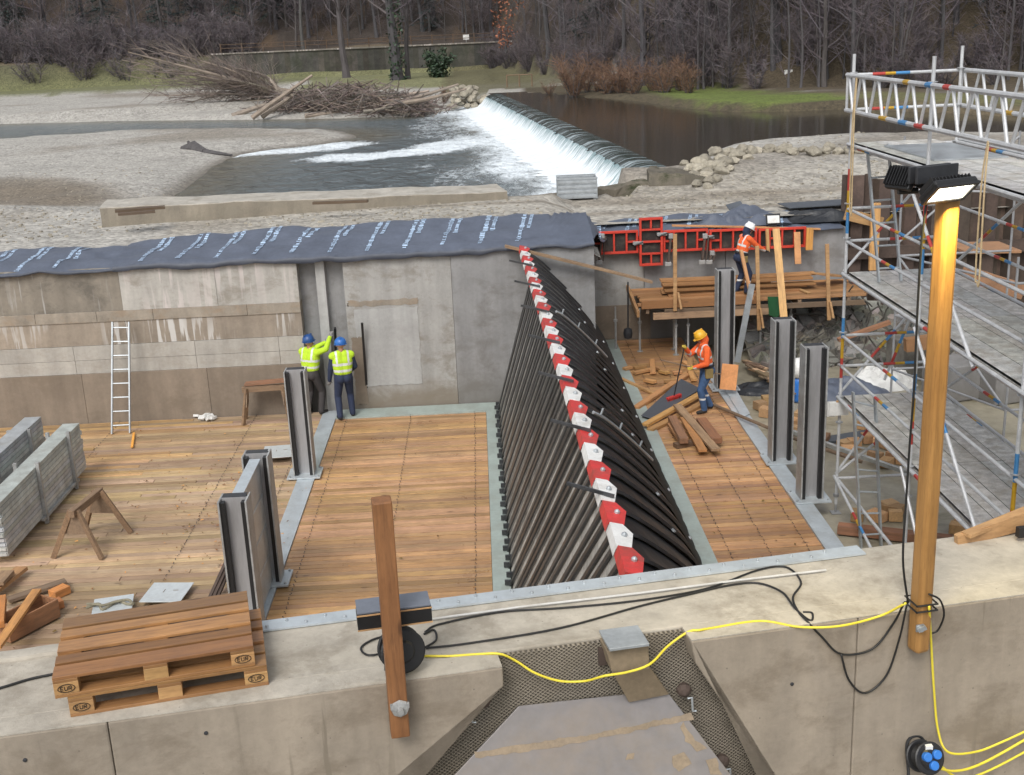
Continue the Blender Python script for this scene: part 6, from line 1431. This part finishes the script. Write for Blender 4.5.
m = MB(); a = P(735, 366, .0); a.z = .02; m.bar(a+Vector((.1, .25, 0)), PY(752, 284, 26.9), .14, .05, up=(0, -1, .2)); tag(m.build('steel_section', M['galv'], loc=a), 'pale steel section leaning against the timber platform', 'steel section')
m = MB(); m.path([P(714, 405, .06), P(745, 418, .12), P(790, 437, .16), P(830, 451, .1), P(862, 462, .0)], .035, 8); tag(m.build('long_pole', M['wood_old'], loc=P(714, 405, .06)), 'long dark pole lying from the right deck across into the pit', 'pole')
m = MB(); m.prism([P(724, 388, .03), P(735, 388, .03), P(750, 414, .03), P(742, 418, .03)], (0, 0, .012)); tag(m.build('zinc_sheet', M['zinc'], loc=P(735, 400, .03)), 'bright sheet strip lying at the deck edge behind the worker', 'sheet')

# ------------------------------------------------------------------ pit: blocks, beams, film, canister, rubble
random.seed(44)
for (a, b) in ((768, 404), (765, 416), (760, 409), (792, 425), (794, 434), (788, 430), (830, 412), (843, 409), (845, 449), (854, 448), (848, 455), (863, 428), (875, 460), (892, 460), (897, 454), (903, 463), (879, 444), (870, 442), (857, 519), (877, 520), (889, 510), (895, 520), (893, 513), (964, 529), (960, 533), (886, 466), (884, 447), (800, 420)):
    c = P(a, b, -.27); o = MB(); s = (random.uniform(.22, .34), random.uniform(.16, .24), random.uniform(.14, .2)); o.box((0, 0, s[2]/2), s, Matrix.Rotation(random.uniform(-.05, .05), 3, 'X'), col=jit((1, 1, 1), .3))
    ob = o.build('timber_block', M['block'], loc=c, rot=rz(random.uniform(0, 3.1)), local=True, bevel=.006); tag(ob, 'short sawn timber block scattered on the wet pit floor', 'timber block', 'timber blocks on the pit floor')
plank(P(838, 528, -.18), P(952, 541, -.18), .2, .14, 'dark brown beam lying on the pit floor behind the foreground wall', mat='wood_old', col=(1.2, .8, .65))
plank(P(822, 441, -.18), P(884, 431, -.12), .3, .05, 'blue-grey board lying on the pit floor behind the nearest post', mat=M['slate'])
plank(P(815, 450, -.1), P(826, 435, -.1), .18, .12, 'dark timber block end beside the blue-grey board', mat='wood_old', col=(1.1, .8, .6))
plank(P(793, 432, -.1), P(912, 474, -.15), .08, .08, 'grey tube lying on the pit floor towards the scaffold foot', mat='galv_dull', cat='tube')
m = MB(); c = P(772, 384, -.27)
for i in range(34):
    u = random.random(); a = P(748+u*40+random.uniform(-4, 4), 362+u*30, -.27+.05+random.random()*.25); d = Vector((random.uniform(.2, .6), -1, random.uniform(-.1, .15)))*random.uniform(.35, .8); m.bar(a-d*.5, a+d*.5, random.uniform(.05, .14), .03, col=jit((1, 1, 1), .5) if i % 3 else (2.6, 2.5, 2.4))
tag(m.build('slat_pile', M['wood_old'], loc=c), 'untidy pile of dark and pale slats in the pit behind the posts', 'slat pile')
def canister():
    c = P(799, 400, -.27); t = thing('canister', 'blue canister with a white cap standing in the pit between two posts', 'canister', c); m = MB(); m.lathe([(.20, 0), (.24, .05), (.25, .45), (.22, .6)], c, (0, 0, 1), 18); m.build('body', M['plastic_blue'], t, smooth=True); m = MB(); m.lathe([(.27, .58), (.27, .78), (.2, .92), (.06, .96)], c, (0, 0, 1), 18); m.build('cap', M['white'], t, smooth=True)
canister()
def soft_heap(name, label, cat, px, py, yv, sx, sy, h, mat, z0=-.29, seed=1, amp=1.0):
    c = PY(px, py, yv); m = MB(); n = 34
    for j in range(n+1):
        for i in range(n+1):
            x = (i/n-.5)*2; y = (j/n-.5)*2; r = math.hypot(x, y); k = max(0, 1-r*r)
            e = k**.7*(.75+amp*(.45*noise.noise(Vector((x*2+seed, y*2, 1)))+.3*noise.noise(Vector((x*5+seed, y*5, 3)))+.12*noise.noise(Vector((x*13+seed, y*13, 3)))))
            m.v.append(Vector((c.x+x*sx, yv+y*sy, z0+h*max(0, e)))); q = 1+.3*noise.noise(Vector((x*6, y*6, seed))); m.c.append((q, q, q))
    for j in range(n):
        for i in range(n): m.f.append((j*(n+1)+i, j*(n+1)+i+1, (j+1)*(n+1)+i+1, (j+1)*(n+1)+i)); m.mi.append(0)
    return tag(m.build(name, mat, loc=(c.x, yv, z0), smooth=True), label, cat)
soft_heap('sack', 'large crumpled white sack lying in the pit behind the scaffold', 'sack', 882, 335, 25.5, .85, .5, .55, M['white_cloth'], seed=2)
soft_heap('film_heap', 'crumpled dark blue film in the pit behind the nearest post', 'plastic film', 838, 352, 25.0, 1.2, .6, .42, M['membrane'], seed=5)
soft_heap('film_heap', 'crumpled black film on the pit floor behind the middle post', 'plastic film', 772, 362, 25.6, 1.0, .5, .25, M['sheet_black'], seed=8)
def rubble():
    random.seed(55); m = MB(); ms = []
    for i in range(950):
        x = random.uniform(6.6, 13); y = random.uniform(27.2, 29.6); h = 1.5*sstep(26.9, 29.6, y)*(.6+.5*noise.noise(Vector((x*.6, 0, 2)))); s = random.uniform(.05, .22); c = Vector((x, y, -.3+h*random.uniform(.75, 1)))
        rot = Quaternion((random.gauss(0, 1), random.gauss(0, 1), random.gauss(0, 1), random.gauss(0, 1))).normalized().to_matrix(); k = jit((1, 1, 1), .45)
        pts = [rot @ Vector((a*s*random.uniform(.6, 1), b*s*random.uniform(.5, 1), d*s*random.uniform(.5, .9))) for a, b, d in ((-1, -1, -1), (1, -1, -1), (1, 1, -1), (-1, 1, -1), (-1, -1, 1), (1, -1, 1), (1, 1, 1), (-1, 1, 1))]; m.hexa([c+p for p in pts], k)
    for i in range(40):
        x = random.uniform(7, 12.5); y = random.uniform(26.6, 29); p = Vector((x, y, .1+.8*sstep(27, 29.5, y))); m.path(branch_path(p, (random.gauss(0, 1), random.gauss(0, .5), random.gauss(.2, .6)), random.uniform(.6, 1.8), 5, .5, -.05), .02, 5, (.5, .5, .5))
    n = 40; b = len(m.v)
    for j in range(12):
        for i in range(n+1):
            x = 6.4+7*i/n; y = 26.9+2.75*j/11; m.v.append(Vector((x, y, -.32+1.4*sstep(26.9, 29.6, y)*(.6+.5*noise.noise(Vector((x*.6, 0, 2))))))); m.c.append((.8, .78, .72))
    for j in range(11):
        for i in range(n): m.f.append((b+j*(n+1)+i, b+j*(n+1)+i+1, b+(j+1)*(n+1)+i+1, b+(j+1)*(n+1)+i)); m.mi.append(0)
    tag(m.build('rubble_slope', M['cobble']), 'slope of loose rubble and roots under the timber platform', 'rubble', kind='stuff')
rubble()
def sheet_piles():
    t = thing('sheet_pile_wall', 'rusty brown sheet pile wall behind the scaffold', 'sheet piling', (15, 30.2, 0)); x = 9.32; i = 0
    while x < 27:
        m = MB(); zt = 3.85+random.uniform(-.08, .1); pr = [(0, 0), (.10, 0), (.2, .22), (.5, .22), (.6, 0), (.7, 0)]
        for (a, b), (c, d) in zip(pr, pr[1:]): m.add([(x+a, 30.3-b, -.4), (x+c, 30.3-d, -.4), (x+c, 30.3-d, zt), (x+a, 30.3-b, zt), (x+a, 30.33-b, -.4), (x+c, 30.33-d, -.4), (x+c, 30.33-d, zt), (x+a, 30.33-b, zt)], [(0, 1, 2, 3), (4, 5, 6, 7), (3, 2, 6, 7), (0, 1, 5, 4)], jit((1, 1, 1), .3))
        m.build('sheet_pile', M['rust'], t); x += .7; i += 1
    m = MB(); m.box((18, 30.05, 1.9), (17.4, .25, .3)); m.build('waler', M['rust'], t)
sheet_piles()
plank(PY(845, 214, 29.3), PY(882, 223, 29.3), .08, .28, 'horizontal brown board between the scaffold and the sheet piles', mat='wood')
plank(PY(876, 203, 29), PY(873, 270, 29), .22, .1, 'upright pale board behind the scaffold ladder', mat='wood', col=(1.2, 1.1, .9))
plank(PY(955, 248, 26.5), PY(1010, 247, 26.5), 1.2, .06, 'reddish wide board on trestles behind the scaffold at the right', mat='ply', col=(.6, .65, .8))
plank(PY(962, 272, 26), PY(1024, 292, 25.2), .06, .35, 'reddish brown edge board behind the scaffold rail at the right', mat='ply', col=(.55, .6, .7))
plank(PY(905, 345, 25.3), PY(955, 338, 25.3), .2, .3, 'red-brown timber beam in the pit right of the white sack', mat='ply', col=(.5, .5, .55))
plank(PY(838, 340, 26), PY(890, 322, 26), .15, .08, 'brown plank lying over the rubble left of the white sack', mat='wood_old', col=(1.4, 1, .8))
for (px, py, sx, sy, sz, lab) in ((962, 372, 1.5, .9, .8, 'grey concrete block in the pit under the scaffold deck'), (1008, 372, 1.6, 1.2, 1.1, 'large grey concrete block in the pit at the right edge'), (910, 352, .9, .7, .9, 'dark basket-like block in the pit behind the orange post')):
    c = P(px, py+22, -.27); m = MB(); m.box((0, 0, sz/2), (sx, sy, sz)); tag(m.build('concrete_block', M['c_gray'] if 'dark' not in lab else M['cobble'], loc=c, rot=rz(.25), local=True, bevel=.03), lab, 'concrete block')
# steel crate on the gravel road
def crate():
    c = GP(577, 198, 31.0); t = thing('steel_crate', 'grey ribbed steel crate standing on the gravel below the weir', 'crate', c, R(-2)); w, d, h = 1.12, .8, .58
    for i in range(4): m = MB(); m.box((0, -d/2, .1+i*.135), (w, .03, .115)); m.box((0, -d/2-.02, .1+i*.135), (w*.98, .02, .05)); m.build('front_rib', M['galv'], t, local=True)
    for x in (-1, 1): m = MB(); m.box((x*w/2, 0, h/2+.02), (.03, d, h)); m.build('side', M['galv'], t, local=True)
    m = MB(); m.box((0, d/2, h/2), (w, .03, h)); m.build('back', M['galv'], t, local=True); m = MB(); m.box((0, 0, .06), (w, d, .02)); m.build('floor', M['galv'], t, local=True); m = MB(); m.box((0, -d/2, h+.03), (w+.04, .06, .04)); m.box((0, d/2, h+.03), (w+.04, .06, .04)); m.build('top_rim', M['galv'], t, local=True)
    for x in (-1, 1):
        for y in (-1, 1): m = MB(); m.box((x*(w/2-.06), y*(d/2-.06), .0), (.08, .08, .09)); m.build('foot', M['galv_dull'], t, local=True)
crate()
for i, (a, b, lab) in enumerate((((115, 211), (165, 207), 'dark weathered board on the left end of the concrete beam, upper one'), ((118, 214), (155, 211), 'dark weathered board on the left end of the concrete beam, lower one'), ((313, 203), (368, 201), 'thin dark plank lying on the middle of the concrete beam'))):
    plank(P(*a, 3.92-.05*(i == 1)-.15*(i == 2)), P(*b, 3.92-.05*(i == 1)-.15*(i == 2)), .3 if i < 2 else .18, .06, lab, mat='wood_old', col=(.45, .45, .45))

def flakes():
    random.seed(91); m = MB()
    spots = [(225, 520, 34, 34, 260), (60, 610, 60, 30, 60), (660, 400, 50, 40, 160), (180, 470, 110, 50, 160), (740, 480, 50, 50, 70), (390, 500, 90, 90, 90)]
    for px, py, sx, sy, n in spots:
        for k in range(n):
            p = P(px+random.gauss(0, sx), py+random.gauss(0, sy), .016)
            if -14 < p.x < -3.4 or -3.3 < p.x < -.15 or 3.35 < p.x < 5.0:
                if not (9.3 < p.y < 24): continue
                a = random.uniform(0, 6.28); l = random.uniform(.008, .03); w = l*random.uniform(.2, .6); d = Vector((math.cos(a), math.sin(a), 0)); e = Vector((-d.y, d.x, 0))
                m.add([p-d*l-e*w, p+d*l-e*w, p+d*l*.8+e*w+Vector((0, 0, .012)), p-d*l+e*w], [(0, 1, 2, 3)], random.choice(((.35, .4, .18), (.25, .2, .12), (1.3, 1.1, .7), (.5, .35, .2))))
    tag(m.build('deck_litter', M['block']), 'scattered leaves, chips and dirt on the timber decks', 'litter', kind='stuff')
flakes()
# ------------------------------------------------------------------ scaffold tower on the right
def scaffold():
    XL, XR = 5.80, 7.46; YS = (18.5, 15.25, 12.1, 9.0); ZL = (1.82, 3.90, 5.95)
    t = thing('scaffold_tower', 'steel scaffold stair tower with three decks beside the pit on the right', 'scaffold', ((XL+XR)/2, 15, -.3)); random.seed(3)
    G = (1, 1, 1); RD = (.85, .10, .08); YE = (.95, .55, .04); BL = (.12, .42, .85)
    def tub(nm, a, b, r=.026, band=None):
        a = Vector(a); b = Vector(b); L = (b-a).length; pts = [a]; cols = [G]
        if band is not None:
            for s, c in ((band, G), (band+.002, RD), (band+.20, RD), (band+.202, YE), (band+.36, YE), (band+.362, BL), (band+.58, BL), (band+.582, G)):
                if 0 < s < L: pts.append(a.lerp(b, s/L)); cols.append(c)
        pts.append(b); cols.append(G); m = MB(); m.path(pts, r, 8, cols=cols); m.build(nm, M['tube_paint'], t, smooth=False)
    tops = {0: 7.28, 1: 7.32, 2: 7.3, 3: 7.3}
    for j, y in enumerate(YS):
        for x, e in ((XL, 0), (XR, .05)):
            zs = [-.12, 1.0, 2.2, 3.4, 4.6, 5.8, tops[j]+e]
            p = [Vector((x, y, zs[0]))]; cols = [G]
            for zb, seq in ((2.85, (RD, YE, BL)), (5.25, (BL, YE, RD))):
                for q, c in enumerate(seq): p += [Vector((x, y, zb-.72+q*.34)), Vector((x, y, zb-.385+q*.34))]; cols += [c, c]
                p += [Vector((x, y, zb+.302))]; cols += [G]
            p.insert(1, Vector((x, y, 2.128))); cols.insert(1, G); p.insert(9, Vector((x, y, 4.528))); cols.insert(9, G)
            p.append(Vector((x, y, zs[-1]))); cols.append(G)
            m = MB(); m.path(p, .026, 8, cols=cols); m.tube((x, y, -.28), (x, y, .02), .018, 8, (.55, .55, .55)); m.box((x, y, -.275), (.16, .16, .012), col=(.6, .6, .6)); m.lathe([(.05, 0), (.05, .05)], (x, y, .02), (0, 0, 1), 8, (.5, .5, .5))
            for z in (.35, 1.35, 1.8, 2.35, 2.9, 3.85, 4.45, 5.0, 5.9, 6.45, 7.0): m.lathe([(.062, 0), (.062, .012)], (x, y, z), (0, 0, 1), 10, (.7, .7, .7))
            m.build('standard', M['tube_paint'], t)
    for z in ZL:
        for k, (x, s) in enumerate(((XL, -1), (XR, 1))):
            tub('ledger', (x, YS[0]+.05, z-.06), (x, YS[-1], z-.06), .030, .45 if k == 0 else 1.2); tub('ledger', (x+s*.05, YS[0], z-.02), (x+s*.05, YS[-1], z-.02), .026, 3.6)
        for y in YS: tub('transom', (XL-.04, y+.03, z-.07), (XR+.04, y+.03, z-.07), .026)
        n = 5; w = (XR-XL-.10)/n
        for j in range(3):
            for i in range(n):
                if z > 5 and j == 0 and i == n-1: continue
                m = MB(); c = jit((1, 1, 1), .12); x = XL+.05+w*(i+.5); a, b = YS[j], YS[j+1]
                m.box((x, (a+b)/2, z-.018), (w-.012, a-b-.02, .035), col=c); m.box((x-w/2+.012, (a+b)/2, z-.04), (.012, a-b-.02, .07), col=c); m.box((x+w/2-.012, (a+b)/2, z-.04), (.012, a-b-.02, .07), col=c); m.build('deck_plank', M['grate'], t)
    # handrails of the lower decks
    for z in ZL[:2]:
        for h in (.5, 1.02):
            for x in (XL, XR): tub('guard_rail', (x, YS[0], z+h), (x, YS[-1], z+h), .024, 1.4+h*.6)
            tub('end_rail', (XL, YS[0]+.04, z+h), (XR, YS[0]+.04, z+h), .024, .7)
    for h in (.5, 1.02):
        tub('end_rail', (XL, YS[0]+.04, ZL[2]+h), (XR, YS[0]+.04, ZL[2]+h), .024, .3)
    # braces
    ends = [((XL, ZL[1]), (XR, ZL[2]-.1)), ((XL, ZL[0]), (XR, ZL[1]-.1)), ((XL, .4), (XR, ZL[0]-.1)), ((XL, .4), (XL+.75, ZL[0]-.3))]
    for i, ((xa, za), (xb, zb)) in enumerate(ends): tub('end_brace', (xa, YS[0]+.08, za), (xb, YS[0]+.08, zb), .024, .8)
    tub('end_brace', (XR-.9, YS[0]+.1, ZL[0]+.2), (XR-.3, YS[0]+.1, ZL[1]-.2), .024, .3)
    for (ya, za, yb, zb) in ((YS[1]+.6, ZL[2]-.2, YS[2]+1.2, ZL[1]-.1), (YS[1], ZL[1]-.1, YS[2]+.6, ZL[0]-.1), (YS[0], .4, YS[1]+.9, -.1), (YS[1]+.2, ZL[0]-.1, YS[1]-1.6, -.1)): tub('side_brace', (XL-.05, ya, za), (XL-.05, yb, zb), .024, 1.1)
    for (ya, za, yb, zb) in ((YS[0], ZL[1], YS[1], ZL[2]-.1), (YS[0], ZL[0], YS[1], ZL[1]-.1), (YS[1], .4, YS[2], ZL[0])): tub('side_brace', (XR+.05, ya, za), (XR+.05, yb, zb), .024, 1.3)
    for z in (.35,):
        tub('base_ledger', (XL, YS[0], z), (XR, YS[0], z)); tub('base_ledger', (XL, YS[0], z), (XL, YS[-1], z)); tub('base_ledger', (XR, YS[0], z), (XR, YS[-1], z))
    # lattice girders used as guard rails on the top deck
    for x, nm in ((XL-.06, 'l'), (XR+.06, 'r')):
        m = MB(); zb, zt = 6.44, 6.97; y0, y1 = YS[0]+.12, YS[-1]; m.tube((x, y0, zt), (x, y1, zt), .034, 8); m.tube((x, y0, zb), (x, y1, zb), .034, 8); m.tube((x, y0-.03, zb), (x, y0-.03, zt), .022, 8)
        y = y0-.1; up = False
        while y > y1+.3:
            m.tube((x, y, zt if up else zt), (x, y-.24, zb), .022, 7); m.tube((x, y-.34, zb), (x, y-.58, zt), .022, 7); y -= .68
        m.build('lattice_girder', M['tube_paint'], t)
        for yb, c in ((16.2, BL), (15.6, RD), (17.0, YE)): m = MB(); m.tube((x, yb, zb), (x, yb-.3, zb), .0355, 8, c); m.build('paint_band', M['tube_paint'], t); m = MB(); m.tube((x, yb-.9, zt), (x, yb-1.1, zt), .0355, 8, c); m.build('paint_band', M['tube_paint'], t)
    # loose tie straps
    sl = simple('cream_sling', (.50, .38, .22), .9, ns=12, usecol=False)
    for (x, y, z0, z1) in ((XL-.09, 18.05, 6.95, 5.0), (XL-.09, 13.25, 6.45, 4.9), (XR+.1, 15.3, 6.9, 5.95)):
        m = MB(); m.path(smooth_path([Vector((x, y, z0)), Vector((x-.03, y-.05, (z0+z1)/2+.3)), Vector((x-.02, y-.07, z1)), Vector((x, y+.03, z1-.06)), Vector((x, y+.09, z1+.05)), Vector((x-.02, y+.06, (z0+z1)/2+.3)), Vector((x, y+.02, z0))], 6), .011, 6); m.build('sling', sl, t)
    m = MB(); m.box((XL+.75, 16.7, ZL[2]+.012), (1.0, 2.0, .02)); m.build('pale_board', M['galv'], t)
    a = PY(839, 409, 18.4); m = MB(); m.box(a, (.32, .02, .22)); m.box(a+Vector((-.15, .02, 0)), (.2, .02, .26)); m.build('tag_board', M['white_cloth'], t)
M['tube_paint'] = simple('scaffold_tube_finish', (.52, .53, .54), .45, .25, ns=6, var=.2, bump=.04)
scaffold()
ladder('steel ladder leading from the middle to the top scaffold deck', P(879, 282, 3.93), PY(867, 146, 17.9), P(901, 281, 3.93), PY(888, 144, 17.9), 6)
ladder('thin steel ladder in the pit below the lowest scaffold deck', P(861, 548, -.28), PY(853, 392, 17.1), P(881, 546, -.28), PY(875, 398, 17.1), 7)
# second scaffold bay behind, only its near frame shows
def back_scaffold():
    t = thing('rear_scaffold', 'grey scaffold frame standing farther back at the right edge of the pit', 'scaffold', (10, 21.5, -.3))
    def tb(nm, a, b, r=.026): m = MB(); m.tube(a, b, r, 8, (.55, .55, .56)); m.build(nm, M['tube_paint'], t)
    for x, y in ((9.95, 21.4), (8.8, 24.5), (12.4, 21.4), (11.2, 24.5)): tb('standard', (x, y, -.28), (x, y, 3.4 if y < 22 else 5.4))
    for z in (.4, 1.6, 2.9):
        tb('ledger', (8.8, 24.5, z), (11.2, 24.5, z)); tb('ledger', (9.95, 21.4, z), (12.4, 21.4, z)); tb('transom', (8.8, 24.5, z), (9.95, 21.4, z))
    tb('guard_rail', (8.8, 24.5, 4.3), (13.5, 23.5, 4.1)); tb('guard_rail', (8.8, 24.5, 4.9), (13.5, 23.5, 4.7)); tb('brace', (9.95, 21.4, .4), (8.8, 24.5, 2.9)); tb('brace', (8.8, 24.5, 3.2), (11.2, 24.5, 5.3))
back_scaffold()
# ------------------------------------------------------------------ overcast daylight
def lighting():
    w = bpy.data.worlds.new('World'); bpy.context.scene.world = w; w.use_nodes = True; nt = w.node_tree; bg = nt.nodes['Background']
    sky = nt.nodes.new('ShaderNodeTexSky'); sky.sky_type = 'NISHITA'; sky.sun_disc = False; sky.sun_elevation = R(48); sky.sun_rotation = R(200); sky.air_density = 1.0; sky.dust_density = 4.0; sky.ozone_density = 1.0; sky.altitude = 400
    hs = nt.nodes.new('ShaderNodeHueSaturation'); hs.inputs['Saturation'].default_value = .22; hs.inputs['Value'].default_value = 1.35; nt.links.new(sky.outputs[0], hs.inputs['Color']); nt.links.new(hs.outputs[0], bg.inputs[0]); bg.inputs[1].default_value = .15
    s = bpy.data.lights.new('sun', 'SUN'); s.energy = 1.45; s.angle = R(22); s.color = (1, .96, .90); o = bpy.data.objects.new('sun', s); C.objects.link(o)
    az = R(200); el = R(48); d = Vector((math.sin(az)*math.cos(el), math.cos(az)*math.cos(el), math.sin(el)))   # same bearing as the sky
    o.rotation_euler = d.to_track_quat('Z', 'Y').to_euler(); o.location = (0, 0, 30)
    sc = bpy.context.scene; sc.view_settings.view_transform = 'Standard'; sc.view_settings.look = 'None'; sc.view_settings.exposure = 0; sc.view_settings.gamma = 1
lighting()
